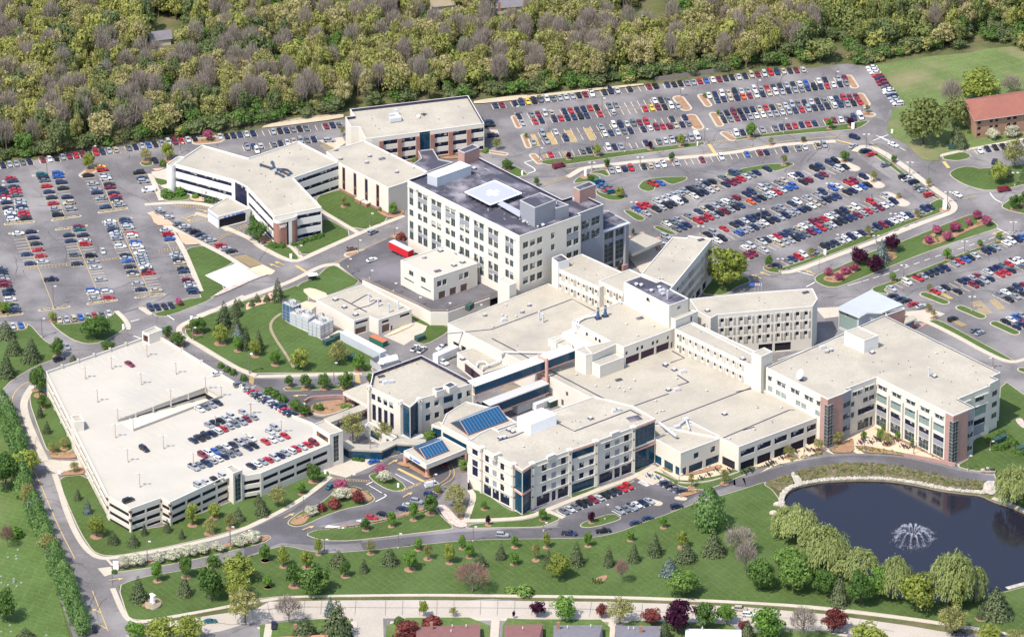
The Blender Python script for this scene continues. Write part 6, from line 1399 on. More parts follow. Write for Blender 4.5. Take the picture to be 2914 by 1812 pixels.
def trunk_mesh(name, zt, r, limbs, m, spread=.3):
    X = MB(); X.cyl((0, 0, -.03), r, zt, m, 7, r*.55)
    for i in range(limbs):
        a = 2*math.pi*i/limbs+nr.uniform(-.4, .4); z0 = zt*nr.uniform(.45, .95)
        e = Vector((math.cos(a)*spread*nr.uniform(.5, 1), math.sin(a)*spread*nr.uniform(.5, 1), z0+nr.uniform(.15, .38)))
        s = Vector((0, 0, z0)); X.cyl(s, r*.5, (e-s).length, m, 5, r*.15, axis=e-s)
        if limbs > 5:
            for j in range(3):
                f = s.lerp(e, nr.uniform(.4, .9)); g = f+Vector((nr.normal(0, .12), nr.normal(0, .12), nr.uniform(.08, .22))); X.cyl(f, r*.24, (g-f).length, m, 4, r*.08, axis=g-f)
    me = bpy.data.meshes.new(name); me.from_pydata(X.v, [], X.f); me.materials.append(MATS[m]); me.update(); return me
broad = [lambda: crown_broad(), lambda: crown_broad(32, 85, .04, .055, .18), lambda: crown_broad(24, 110, .06, .06, .22)]
sparse = [lambda: crown_broad(34, 62, .08, .04, .155), lambda: crown_broad(30, 68, .09, .04, .165)]
GEO = {'broad': [f() for f in broad*2], 'sparse': [f() for f in sparse*2], 'spruce': [crown_spruce() for _ in range(3)], 'wide': [crown_spruce(700, .085, .04, 1.05) for _ in range(2)],
       'column': [crown_column() for _ in range(3)], 'willow': [crown_willow() for _ in range(2)], 'bare': [crown_bare() for _ in range(3)], 'shrub': [crown_shrub() for _ in range(3)]}
TRK = {'broad': trunk_mesh('trunk', .62, .024, 5, 'bark', .25), 'sparse': trunk_mesh('trunk', .66, .022, 7, 'bark', .3), 'spruce': trunk_mesh('trunk', .3, .025, 0, 'bark'), 'bare': trunk_mesh('trunk', .6, .024, 17, 'bark_grey', .40), 'willow': trunk_mesh('trunk', .7, .035, 6, 'bark', .28), 'shrub': None}
TRK['wide'] = TRK['column'] = TRK['spruce']
# kind: (shape, leaf material, object name, words, category)
KD = {'m': ('broad', 'leaf_m', 'leafy_tree', 'olive green leafy tree', 'tree'), 'g': ('broad', 'leaf_g', 'leafy_tree', 'mid green leafy tree', 'tree'), 'G': ('broad', 'leaf_bright', 'leafy_tree', 'bright fresh green tree', 'tree'), 'y': ('broad', 'leaf_y', 'leafy_tree', 'yellow-green leafy tree', 'tree'), 'd': ('broad', 'leaf_d', 'leafy_tree', 'dark green leafy tree', 'tree'), 'D': ('column', 'leaf_c', 'pyramid_tree', 'dark green pyramid-shaped tree', 'tree'), 'o': ('sparse', 'leaf_o', 'sparse_tree', 'thin olive tree in young leaf', 'tree'),
      's': ('spruce', 'leaf_s', 'spruce_tree', 'dark green spruce', 'spruce'), 'b': ('spruce', 'leaf_b', 'blue_spruce', 'blue-grey spruce', 'spruce'), 'p': ('broad', 'leaf_p', 'purple_tree', 'deep purple leaved tree', 'tree'), 'w': ('broad', 'leaf_w', 'blossom_tree', 'white flowering tree', 'tree'), 'k': ('broad', 'leaf_k', 'blossom_tree', 'pink flowering tree', 'tree'),
      'x': ('bare', 'leaf_x', 'bare_tree', 'bare grey leafless tree', 'tree'), 'X': ('bare', 'leaf_q', 'bare_tree', 'bare reddish brown twiggy tree', 'tree'), 'l': ('willow', 'leaf_l', 'willow_tree', 'yellow-green weeping willow', 'willow'), 'c': ('column', 'leaf_c', 'hedge_tree', 'tall dark hedge tree', 'tree'), 'h': ('shrub', 'leaf_h', 'shrub', 'rounded green shrub', 'shrub'), 'H': ('shrub', 'leaf_d', 'shrub', 'dark green clipped shrub', 'shrub'), 'Y': ('shrub', 'leaf_bright', 'shrub', 'bright green clipped shrub', 'shrub'), 'r': ('broad', 'leaf_r', 'red_tree', 'maroon red leaved tree', 'tree'), 'u': ('shrub', 'leaf_r', 'shrub', 'reddish brown shrub', 'shrub'), 't': ('broad', 'leaf_t', 'oak_tree', 'tan coloured oak in young leaf', 'tree')}
CM = {}
def crown_for(kind, i):
    sh, lm = KD[kind][:2]; i %= len(GEO[sh])
    if (sh, lm, i) not in CM: CM[(sh, lm, i)] = mesh_np('crown', GEO[sh][i], lm)
    return CM[(sh, lm, i)]
TREES = []                                            # (kind, x, y, h, w, zone)
TZN = [
 ("on the grass south of the parking garage", "a3 s670,335,100,60 b757,450,115,75 y832,650,175,145 s975,705,105,100 s1147,725,105,105 s1243,635,100,55 s1440,610,115,65 y1655,555,195,110 y1845,490,130,110 o1803,625,140,125 s1565,670,95,50 o1980,580,140,100 s2050,515,120,100 b3 s110,375,105,75 s140,460,140,115 o275,395,190,170 g475,285,105,75 d580,180,165,115"),
 ("on the white blossom island by the entrance road", "a3 w1070,915,95,110 w1185,895,95,120 w1365,865,85,110 w1490,845,90,130 w1620,815,90,120 w1750,790,80,110 w1880,770,70,110 w2060,730,80,110 w2170,690,90,130"),
 ("on the corner lawn by the stone monument", "a3 g1355,1035,185,100 d1600,1000,190,110 d1830,905,90,140 d1815,1195,310,230 y2050,1040,215,270 y2050,1185,240,230 g2280,860,140,95 g2060,850,70,70 g2300,1090,105,75 s1195,1200,215,130 s1590,1155,190,110"),
 ("on the cemetery grass at the left", "a3 X65,745,185,125 h120,655,110,140 d60,1370,260,220 d50,245,320,230 y225,130,230,250 s215,1540,110,160"),
 ("along the bottom street", "a3 o2110,1390,300,300 g1170,1530,150,170 y1390,1560,200,280 y1620,1545,200,280 b3 x370,1390,220,240 s510,1530,190,210 s790,1520,330,240 b725,1330,170,90 y1530,1335,140,70 o1785,1335,80,80 r1370,1530,140,250 H1320,1402,78,82 u1600,1402,70,170 c3 p187,1350,65,28 p390,1335,130,125 g625,1360,200,220 o1100,1400,240,240 r945,1345,120,100 r1370,1400,125,170 p1600,1465,285,275 d1840,1445,240,220 g2020,1400,180,170 s1490,1530,180,95 s2200,1530,170,120 d3 g210,1530,260,270 x520,1530,260,260 r780,1460,200,220 y1090,1580,170,340 o1800,1495,250,300 y2110,1530,120,220 r10,1440,70,110 o2360,1560,110,200"),
 ("on the planted drop-off islands", "b3 w1195,185,105,115 k1155,100,70,110 k815,250,85,120 w830,335,100,135 u755,395,90,110 r970,360,105,120 u650,425,75,85 w560,465,75,95 a3 H985,960,30,50"),
 ("beside the rock slope near front building", "b3 o1800,385,190,210 o1830,490,150,110 d1585,455,170,120 g1440,510,165,85 g1250,565,140,75 d1030,595,110,85 p2085,552,90,45 g2050,418,80,50 c3 g435,510,110,75 b2 G1870,1475,90,90 b3 y1650,270,60,60"),
 ("on the big south lawn", "b3 d165,855,140,95 y325,910,180,100 y520,920,155,110 y625,805,150,75 s800,895,130,130 d855,995,145,100 s1015,955,120,75 s1240,885,145,130 g1410,935,165,130 o1070,800,130,85 g1480,765,110,80 o1565,845,140,100 y1750,880,190,90 g1860,755,130,70 g1920,830,125,75 s2015,910,130,110 s2195,840,140,85 g2310,745,110,65 g2305,890,110,90 d415,1080,210,130 d590,1140,245,290 g185,1085,100,75 X1950,1125,230,290 c3 o375,855,155,90 y465,745,140,75 s485,925,175,70 y580,1010,215,190 s730,890,200,110 g825,735,135,65 s1005,900,175,90 s1220,865,170,95 g1190,685,95,70 s1405,810,190,110 g1475,575,110,65 X1115,1050,205,120 y1635,745,150,105 s1670,855,165,160 b1530,980,155,140 G1650,1160,215,260 D1870,580,345,270 s1910,805,220,165 x2130,800,220,270 x2185,975,270,210 d2310,1110,260,220 p855,530,105,65 Y165,1125,50,95 Y285,1145,95,150 H125,1130,30,40 H870,1045,58,22 H890,1055,58,22 H915,1055,58,22 H938,1052,58,22"),
 ("around the pond", "d3 l450,650,240,350 l700,900,310,400 l960,990,210,330 l1310,1165,320,270 l1790,1230,420,340 l1990,1185,260,220 G395,970,220,260 G450,1110,270,290 G620,990,130,130 d150,1100,240,240 d700,1150,220,200 s830,1225,260,160 d1010,1230,280,230 g1165,1185,290,210 y1510,1290,320,310 y1810,1265,300,280 s2180,1320,240,250 s2060,1350,110,90 l2330,370,310,290 l2480,330,280,240"),
 ("beside the courtyard terrace", "d2 o820,1255,120,110 g1040,1210,70,55 G1180,1215,95,70 o1240,1255,95,110 g1335,1205,70,50 g1455,1260,50,40 g1212,1132,50,50 o395,1365,110,100 o650,1310,110,100 c3 o2000,195,130,100 o1715,225,130,60"),
 ("in the shrub group right of courtyard building", "d2 H2120,1235,60,58 H2168,1215,60,58 H2205,1195,60,58 H2240,1180,60,58 H2290,1215,62,58 H2315,1245,62,58 H2342,1265,66,60 H2268,1285,66,60 H2225,1300,66,58 H2172,1300,66,60 H2340,1322,50,60 H2372,1345,45,60 H2405,1340,45,55"),
 ("on the long median between the two roads", "d1 k735,1165,65,78 k825,1205,65,74 k880,1155,75,82 k960,1125,65,78 k1597,890,70,78 k1668,805,75,82 k1755,865,85,95 k1825,790,85,98 k1940,735,75,72 k2010,675,72,92 k2095,730,80,88 p1000,1060,130,155 p1140,1125,125,175 p1280,960,140,135 b1195,1045,200,125"),
 ("on the verges of the right-hand car parks", "d1 g225,1095,110,72 o585,1000,80,80 o1075,820,90,65 o1500,665,70,60 g1290,1210,75,60 g1760,1025,95,80 g2040,915,60,50 g2205,860,70,52 o1605,1310,80,50 d875,182,92,88 d1300,190,60,50 o1125,355,100,72 o1340,495,45,45 o1600,400,80,60 o350,215,95,60 d2 o1600,110,70,60 o1640,170,80,60"),
 ("on the grass by the right-hand junction", "d1 d2340,590,120,105 d2430,560,130,110 s2160,290,90,70 y2210,370,170,150 s2290,310,75,60 s2420,330,90,70 o2340,235,240,220"),
 ("on the meadow near apartment house", "d0 m1550,1240,400,380 y2050,860,240,360 x1790,960,260,180 m1830,1110,260,230 s1840,1250,170,135 s1890,1280,135,85 w2150,1195,85,98 w2310,1185,105,115 x2310,830,160,180 H1945,1150,30,35 H2225,1160,25,30 o2450,1120,90,80"),
 ("on the verges of the north car park", "d0 g745,1110,90,68 p925,1095,80,58 o1065,975,70,62 d520,1222,45,42 c0 y905,1345,105,68 p660,1375,70,42 p1360,1290,75,48 y1630,1265,110,72 d990,1445,80,55 d1550,1390,80,58 g2230,1190,130,85 d130,1460,85,88 g1830,848,45,32 g1945,990,40,32 g295,1190,45,32 o2400,1250,70,50"),
 ("behind the tower", "c1 d385,392,75,48 y1100,492,90,72 d850,352,55,60 d1215,815,60,32 o1490,715,40,60 c1 y2010,1270,350,330 H300,1000,1,1 b0 Y2060,1310,35,60 Y1450,1390,40,50 Y1660,1345,40,40 o2160,1290,100,85 o835,1170,85,50"),
 ("on the lawns round the Y-shaped offices", "b1 o840,572,95,72 g1262,640,110,75 u1335,855,75,82 d95,860,165,180 H470,895,30,60 H505,870,32,65 H545,858,32,65 H580,848,32,60 H615,838,32,60 H650,825,32,55 H415,900,28,55 H250,915,40,70 H300,915,38,80 h220,910,45,60 H1160,610,45,40 a1 H1440,480,60,110 h1550,470,70,90 H1770,530,60,28 H1800,535,60,30 H1830,537,55,28 H1868,530,60,30 H2150,670,60,35 H2170,700,75,40 h1680,495,40,60 k1540,1420,70,72 a0 o1255,1390,115,105 y1440,1385,160,120 H1400,1425,60,60"),
 ("in the west car park", "a0 k1790,1210,85,85 y765,1460,140,98 a1 g50,1480,95,88 a2 y450,192,80,75 y20,120,95,80"),
 ("on the mound beside plant yard", "b1 s275,1378,190,100 s95,1392,75,55 s180,1387,70,58 s50,1427,65,52 a2 s2060,70,70,60 s1930,265,235,135 s2030,150,150,95 s2035,300,160,100 b2045,340,115,82 s2120,430,190,95 s2228,442,178,85 d1700,300,140,135 y1895,390,175,135 g2045,452,130,88 y2195,497,150,98 g2368,572,130,92 H1615,255,30,45 b2 y465,615,180,160 o800,560,195,205 g970,622,155,115"),
 ("in the row along the drive north of the clinic", "b2 d370,762,100,78 d515,777,125,108 d675,777,132,108 d860,772,138,142 d1065,720,80,65"),
 ("at the edges of the parking garage", "a2 d1440,325,95,95 d1535,410,125,135 d930,440,75,118 s630,537,60,58 d340,835,260,130 d300,790,190,80 d365,945,120,85 s345,1022,115,55 s405,1160,112,60 o455,1322,85,100 o550,1292,92,100 H1900,590,50,60 H1960,625,50,60 H2010,650,50,60 H2095,700,60,60 b2 H200,815,60,90 H250,840,60,90 H310,885,70,90 d430,960,90,120 d500,1000,90,110 Y480,30,1,1 a3 o640,95,90,90"),
 ("beside the clinic building", "b2 o920,1245,270,220 o1180,1235,180,180 G1585,1222,92,125 H640,960,70,60 H600,950,50,50 Y850,940,40,70 Y890,945,35,50 H960,1390,30,50 H1000,1395,30,45 H930,1385,28,40"),
 ("on the cemetery lawn by the long drive", "a2 s50,330,140,155 s120,470,150,125 s60,670,215,125 s270,537,205,145 d500,502,172,125 a2 d835,340,185,235"),
]
for zone, s in TZN:
    reg = 'a0'
    for tk in s.split():
        if ',' not in tk: reg = tk; continue
        k_ = tk[0]; x, y, h, w = [float(v) for v in tk[1:].split(',')]
        if h < 5: continue
        px, py = ipx(reg, x, y); s_ = scale_at(py)
        TREES.append((k_, ground(px, py), h/(ZF*s_*CT)*(1.04 if k_ not in 'hHYu' else .9), w/(ZF*s_)*(1.3 if k_ == 'w' else 1.1), zone, px))
def polyline_pts(s, n):
    p = q(s, 0); L = [(b-a).length for a, b in zip(p[:-1], p[1:])]; T = sum(L); out = []
    for i in range(n):
        t = T*i/(n-1)
        for j, l in enumerate(L):
            if t <= l+1e-6: out.append(p[j].lerp(p[j+1], t/l)); break
            t -= l
    return out
hedge = polyline_pts("a2 20,1010 170,1330 a3 210,330 330,560 470,900 600,1200 720,1480", 24)
for i, p in enumerate(hedge):
    kk = 'o' if i in (10, 15) else 'c'
    TREES.append((kk, p+Vector((rng.uniform(-.6, .6), rng.uniform(-.6, .6), 0)), rng.uniform(9, 11.5), rng.uniform(7.0, 8.2), 'in the hedge row along the left road', 0))
p_all = {}
for tr in TREES: p_all.setdefault((tr[0], tr[4]), []).append(tr)
MUL = MB(); nplant = 0
def plant(kind, p, h, w, label, cat, group, zr=None, zoff=0.0):
    global nplant; nplant += 1
    sh, lm, nm = KD[kind][:3]
    r_ = empty(nm, (p.x, p.y, zoff), label, cat, group)
    r_.rotation_euler = (0, 0, rng.uniform(0, 6.28) if zr is None else zr)
    c = bpy.data.objects.new('crown', crown_for(kind, nplant)); col.objects.link(c); c.parent = r_; k_ = rng.uniform(.9, 1.1); c.scale = (w*k_, w/k_, h)
    if TRK[sh] is not None:
        t_ = bpy.data.objects.new('trunk', TRK[sh]); col.objects.link(t_); t_.parent = r_; t_.scale = (max(w, h*.6), max(w, h*.6), h)
for (k_, zone), L in p_all.items():
    along = zone.startswith('in the hedge'); L.sort(key=(lambda t: t[1].y) if along else (lambda t: t[5]))
    for i, (kk, p, h, w, _, px) in enumerate(L):
        desc = KD[kk][3]; nL = len(L)
        if nL == 1: lab = f"{desc} {zone}"
        elif along: lab = f"{ORD[i]} {desc} from the bottom {zone}"
        else: lab = f"{ORD[i]} {desc} from the left {zone}"
        plant(kk, p, h, w, lab, KD[kk][4], f"{desc}s {zone}" if nL > 1 else None, zoff=.1)
        if zone.split()[1] == 'the' and kk in 'sbygodDGp' and w < 7 and zone not in ('along the bottom street', 'in the hedge row along the left road', 'around the pond', 'on the meadow near apartment house', 'on the cemetery grass at the left', 'behind the tower'):
            r_ = max(1.3, min(2.4, w*.36)); MUL.poly([(p.x+math.cos(a)*r_, p.y+math.sin(a)*r_*rng.uniform(.9, 1.1), .262) for a in [2*math.pi*j/14 for j in range(14)]], 'mulch')
struct(MUL, 'mulch_ring')

# ---- the wood behind
EDGE = q("a0 -250,1420 0,1385 560,1330 1000,1248 1700,1150 2419,1040 b0 840,965 1500,880 1960,850 2419,800 c0 400,800 1300,700 1420,680 2000,620 2419,580 d0 500,548 700,525 740,420 820,340 930,420 960,530 1100,535 1300,500 1500,440 1900,425 2010,330 2060,270 2419,385 2700,400", 0)
WTOP = q("d0 2750,-260 a0 -300,-220", 0)
woodpoly = [(p.x, p.y) for p in EDGE+WTOP]
def inside(x, y, poly):
    r_ = False; n = len(poly)
    for i in range(n):
        x0, y0 = poly[i]; x1, y1 = poly[(i+1) % n]
        if (y0 > y) != (y1 > y) and x < (x1-x0)*(y-y0)/(y1-y0)+x0: r_ = not r_
    return r_
CLR = [[(p.x, p.y) for p in q(s, 0)] for s in ("a0 1250,560 1240,330 1290,180 1620,170 1640,330 1560,560", "c0 1200,250 1150,100 1250,0 1450,-30 1500,100 1550,250 1400,330", "b0 1560,300 1540,-60 1830,-60 1830,290", "b0 2110,290 2100,-60 2420,-60 2420,260", "c0 1400,560 1400,490 1560,450 1640,500 1600,560", "b0 560,100 600,-40 800,-60 820,60", "d0 1960,440 1990,330 2060,250 2090,290 2020,400")]
WT = []
xs_ = [p[0] for p in woodpoly]; ys_ = [p[1] for p in woodpoly]; step = 5.7
def vn(x, y, s):                                        # cheap smooth noise
    return .5+.25*(math.sin(x*s*1.3+1.7)*math.cos(y*s*.9+.3)+math.sin(x*s*.57-y*s*.71+2.1)*1.0)
yy = min(ys_)
while yy < max(ys_):
    xx = min(xs_)
    while xx < max(xs_):
        x, y = xx+rng.uniform(-2.7, 2.7), yy+rng.uniform(-2.7, 2.7)
        xx += step
        if not inside(x, y, woodpoly) or any(inside(x, y, c) for c in CLR): continue
        WT.append((x, y))
    yy += step
def edge_dist(x, y):
    return min((Vector((x, y))-Vector(a[:2]).lerp(Vector(b[:2]), max(0, min(1, (Vector((x, y))-Vector(a[:2])).dot(Vector(b[:2])-Vector(a[:2]))/((Vector(b[:2])-Vector(a[:2])).length_squared+1e-6))))).length for a, b in zip(EDGE[:-1], EDGE[1:]))
n_single = max(0, 285-len(TREES)-1)
WM = ['leaf_t', 'leaf_y', 'leaf_o', 'leaf_d', 'leaf_x', 'leaf_g', 'leaf_l', 'bark_grey', 'leaf_u', 'leaf_v', 'leaf_m']
# lighter prototypes for the far trees
FG = {'broad': [crown_broad(20, 70, .08, .07, .22) for _ in range(5)], 'sparse': [crown_broad(28, 52, .1, .052, .175) for _ in range(5)], 'bare': [crown_bare(1000, .12) for _ in range(4)], 'low': [crown_broad(12, 50, .02, .09, .27) for _ in range(4)]}
stems = [np.array(TRK[k].vertices and [v.co[:] for v in TRK[k].vertices]) for k in ('bare',)]
W_list = []
for x, y in WT:
    u = vn(x, y, .035); u2 = vn(x+300, y-80, .09); ed = edge_dist(x, y); rr = rng.random()
    right = x > 120; left = x < -90
    if ed < 5.5 and rr < .75: kind = ('low', 'leaf_d' if rng.random() < .35 else 'leaf_u', rng.uniform(3.5, 7), rng.uniform(6, 9.5))
    elif rr < (.12 if right else .23)+.12*(u2-.5): kind = ('bare', 'leaf_x', rng.uniform(12, 17), rng.uniform(6.5, 10))
    else:
        v_ = rng.random()*.6+u*.4
        if left: lm = 'leaf_v' if v_ < .30 else ('leaf_o' if v_ < .5 else ('leaf_t' if v_ < .60 else ('leaf_u' if v_ < .72 else 'leaf_d')))
        elif right: lm = 'leaf_m' if v_ < .40 else ('leaf_t' if v_ < .50 else ('leaf_v' if v_ < .62 else ('leaf_u' if v_ < .74 else 'leaf_d')))
        else: lm = 'leaf_t' if v_ < .38 else ('leaf_o' if v_ < .56 else ('leaf_v' if v_ < .66 else ('leaf_d' if v_ > .72 else 'leaf_o')))
        kind = ('broad' if lm in ('leaf_v', 'leaf_d', 'leaf_m', 'leaf_u') else 'sparse', lm, rng.uniform(10, 17), rng.choice((6.2, 7.5, 9, 10.5, 12.5))*rng.uniform(.9, 1.1))
        if lm == 'leaf_d': kind = (kind[0], lm, rng.uniform(6, 11), rng.uniform(6, 9))
    W_list.append((ed, x, y, kind))
front = sorted([w for w in W_list if w[3][0] != 'low' and w[3][2] > 9.5 and -226 < w[1] < 226], key=lambda w: w[0])[:n_single]
fs = set(id(w) for w in front)
inv = {'leaf_t': 't', 'leaf_y': 'y', 'leaf_o': 'o', 'leaf_d': 'd', 'leaf_g': 'g', 'leaf_x': 'x', 'leaf_l': 'o', 'leaf_u': 'd', 'leaf_v': 'y', 'leaf_m': 'm'}
by = {}
for w in front: by.setdefault(inv[w[3][1]], []).append(w)
for kk, L in by.items():
    L.sort(key=lambda w: w[1])
    for i, (ed, x, y, kd) in enumerate(L):
        plant(kk, Vector((x, y, 0)), kd[2], kd[3], f"{ORD[i]} {KD[kk][3]} from the left in the wood's front edge", 'tree', f"{KD[kk][3]}s in the wood's front edge")
VV = []; MI = []
def add_far(P, x, y, h, w, lm, sx=1.0):
    a = rng.uniform(0, 6.28); ca, sa = math.cos(a), math.sin(a)
    Q = np.empty_like(P); Q[:, 0] = (P[:, 0]*ca-P[:, 1]*sa)*w+x; Q[:, 1] = (P[:, 0]*sa+P[:, 1]*ca)*w+y; Q[:, 2] = P[:, 2]*h
    VV.append(Q); MI.append(np.full(len(P)//4, WM.index(lm), np.int32))
for w in W_list:
    ed, x, y, kd = w
    if id(w) in fs: continue
    add_far(rng.choice(FG[kd[0]]), x, y, kd[2], kd[3], kd[1])
    if kd[0] != 'low':                                    # slim trunk as four upright faces
        r_ = .22; c4 = np.array([[-r_, -r_], [r_, -r_], [r_, r_], [-r_, r_]]); q4 = []
        for j in range(4): a, b = c4[j], c4[(j+1) % 4]; q4 += [[x+a[0], y+a[1], 0], [x+b[0], y+b[1], 0], [x+b[0]*.5, y+b[1]*.5, kd[2]*.7], [x+a[0]*.5, y+a[1]*.5, kd[2]*.7]]
        VV.append(np.array(q4)); MI.append(np.full(4, WM.index('bark_grey'), np.int32))
for _ in range(1500):
    x, y = rng.uniform(min(xs_), max(xs_)), rng.uniform(min(ys_), max(ys_))
    if inside(x, y, woodpoly) and not any(inside(x, y, c) for c in CLR): add_far(rng.choice(FG['low']), x, y, rng.uniform(3, 7), rng.uniform(6, 10), rng.choice(['leaf_u', 'leaf_u', 'leaf_d', 'leaf_o', 'leaf_u']))
me = mesh_np('woodland', np.vstack(VV), WM); me.polygons.foreach_set('material_index', np.concatenate(MI)); me.update()
wo = bpy.data.objects.new('woodland', me); col.objects.link(wo); wo['kind'] = 'stuff'
VV = []; MI = []
for p in q(" ".join(["a0"]+[f"{x},{1392-x*.142+rng.uniform(-40, 0):.0f}" for x in range(0, 2400, 55)]+["b0"]+[f"{x},{1030-x*.105+rng.uniform(-30, 0):.0f}" for x in range(300, 2400, 60) if not 780 < x < 1990]+["c0"]+[f"{x},{815-x*.115+rng.uniform(-30, 0):.0f}" for x in range(300, 2400, 50)]+["d0"]+[f"{x},{560-(x-960)*.22+rng.uniform(-30, 10):.0f}" for x in range(960, 1950, 30)]+[f"{x},{525-(x-960)*.22+rng.uniform(-30, 10):.0f}" for x in range(960, 1950, 30)]+[f"{x},{330+(x-2080)*.2+rng.uniform(-40, 20):.0f}" for x in range(2080, 2500, 30)]), 0):
    add_far(rng.choice(FG['low']), p.x, p.y, rng.uniform(2.5, 6), rng.uniform(4.5, 8), rng.choice(['leaf_u', 'leaf_d', 'leaf_u', 'leaf_o']))
me = mesh_np('undergrowth', np.vstack(VV), WM); me.polygons.foreach_set('material_index', np.concatenate(MI)); me.update()
o = bpy.data.objects.new('undergrowth', me); col.objects.link(o); o['kind'] = 'stuff'
# small bedding plants in the mulch beds and on the hedged islands (nobody would count them)
VV = []; MI = []
def bedding(s, n, jw, hs, ws, lms, z=.2):
    p = q(s, 0)
    for i in range(n):
        t = i/max(1, n-1)*(len(p)-1); j = min(int(t), len(p)-2); c = p[j].lerp(p[j+1], t-j)
        add_far(rng.choice(GEO['shrub'])[:240], c.x+rng.uniform(-jw, jw), c.y+rng.uniform(-jw, jw), rng.uniform(*hs), rng.uniform(*ws), rng.choice(lms))
for s in ("a1 60,720 275,703", "a1 465,686 675,653", "a1 867,621 1075,588", "a1 97,801 308,784", "a1 500,767 730,736", "a1 902,701 1115,671", "a1 357,1461 578,1433", "a1 772,1406 988,1376", "a1 1182,1352 1398,1326", "a1 10,1511 175,1493"): bedding(s, 13, .3, (.5, .8), (.7, 1.0), ['leaf_o', 'leaf_d', 'leaf_y'])
for s, n in (("d1 700,1195 800,1200 900,1150 1000,1105", 26), ("d1 1560,880 1650,840 1700,880", 24), ("d1 1850,790 1950,745 2080,700", 26), ("d1 1110,1010 1200,975 1320,1005", 24), ("b3 600,598 860,580 1010,560", 14), ("b3 1050,548 1300,490 1560,410", 12), ("b3 420,510 560,440", 10), ("b3 870,230 1000,250 1080,320", 12), ("d2 990,1285 1200,1305 1400,1345", 60), ("d2 1000,1300 1250,1330", 40), ("d2 1150,1125 1740,1392", 40), ("d2 760,1305 940,1215", 24), ("b2 540,990 640,940 760,960", 26), ("b2 780,920 880,910", 16), ("c3 1470,65 1560,100 1700,100 1960,40", 24), ("c3 1650,270 1790,262", 26), ("a2 450,1345 620,1325", 16), ("a3 520,110 700,80", 12), ("b1 1130,600 1350,620", 14), ("b0 1680,1360 2000,1345", 12), ("a3 1225,1250 1290,1275 1390,1225", 12), ("a0 1730,1215 1840,1215", 14), ("d2 -90,1490 340,1420", 26), ("d2 400,1390 690,1330", 26)):
    bedding(s, n, .8, (.4, .9), (.7, 1.3), ['leaf_g', 'leaf_d', 'leaf_o', 'leaf_y'])
for s, n in (("d3 460,110 900,30 1300,50 1800,165 2060,190", 240), ("d3 500,150 1000,90 1300,105 1700,190 2050,225", 240), ("d3 480,130 900,80 1300,80 1800,190", 160), ("d3 240,210 370,150 400,200", 60)): bedding(s, n, 1.6, (.4, 1.0), (.8, 1.8), ['leaf_o', 'leaf_d', 'leaf_x', 'leaf_o'])
me = mesh_np('bedding_plants', np.vstack(VV), WM); me.polygons.foreach_set('material_index', np.concatenate(MI)); me.update()
o = bpy.data.objects.new('bedding_plants', me); col.objects.link(o); o['kind'] = 'stuff'
# ---------------------------------------------------------------- cars
PAINT = {'k': ('dark', [(.010, .010, .014), (.012, .018, .055), (.018, .022, .034), (.010, .016, .06), (.02, .035, .09)]), 's': ('silver', [(.30, .315, .345), (.40, .41, .43), (.24, .255, .29)]), 'w': ('white', [(.62, .62, .62), (.55, .55, .56)]), 'g': ('grey', [(.11, .125, .145), (.16, .17, .19)]), 'r': ('red', [(.38, .02, .028)]), 'm': ('maroon', [(.16, .016, .035)]),
         't': ('tan', [(.40, .35, .27)]), 'b': ('blue', [(.035, .10, .34)]), 'y': ('yellow', [(.70, .45, .03)]), 'o': ('orange-red', [(.55, .10, .04)]), 'e': ('teal', [(.015, .11, .13)]), 'n': ('brown', [(.20, .12, .09)])}
for c, (nm, L) in PAINT.items():
    for i, rgb in enumerate(L): mat(f'paint_{nm}_{i}', rgb, .32, spec=.5, coat=.5)
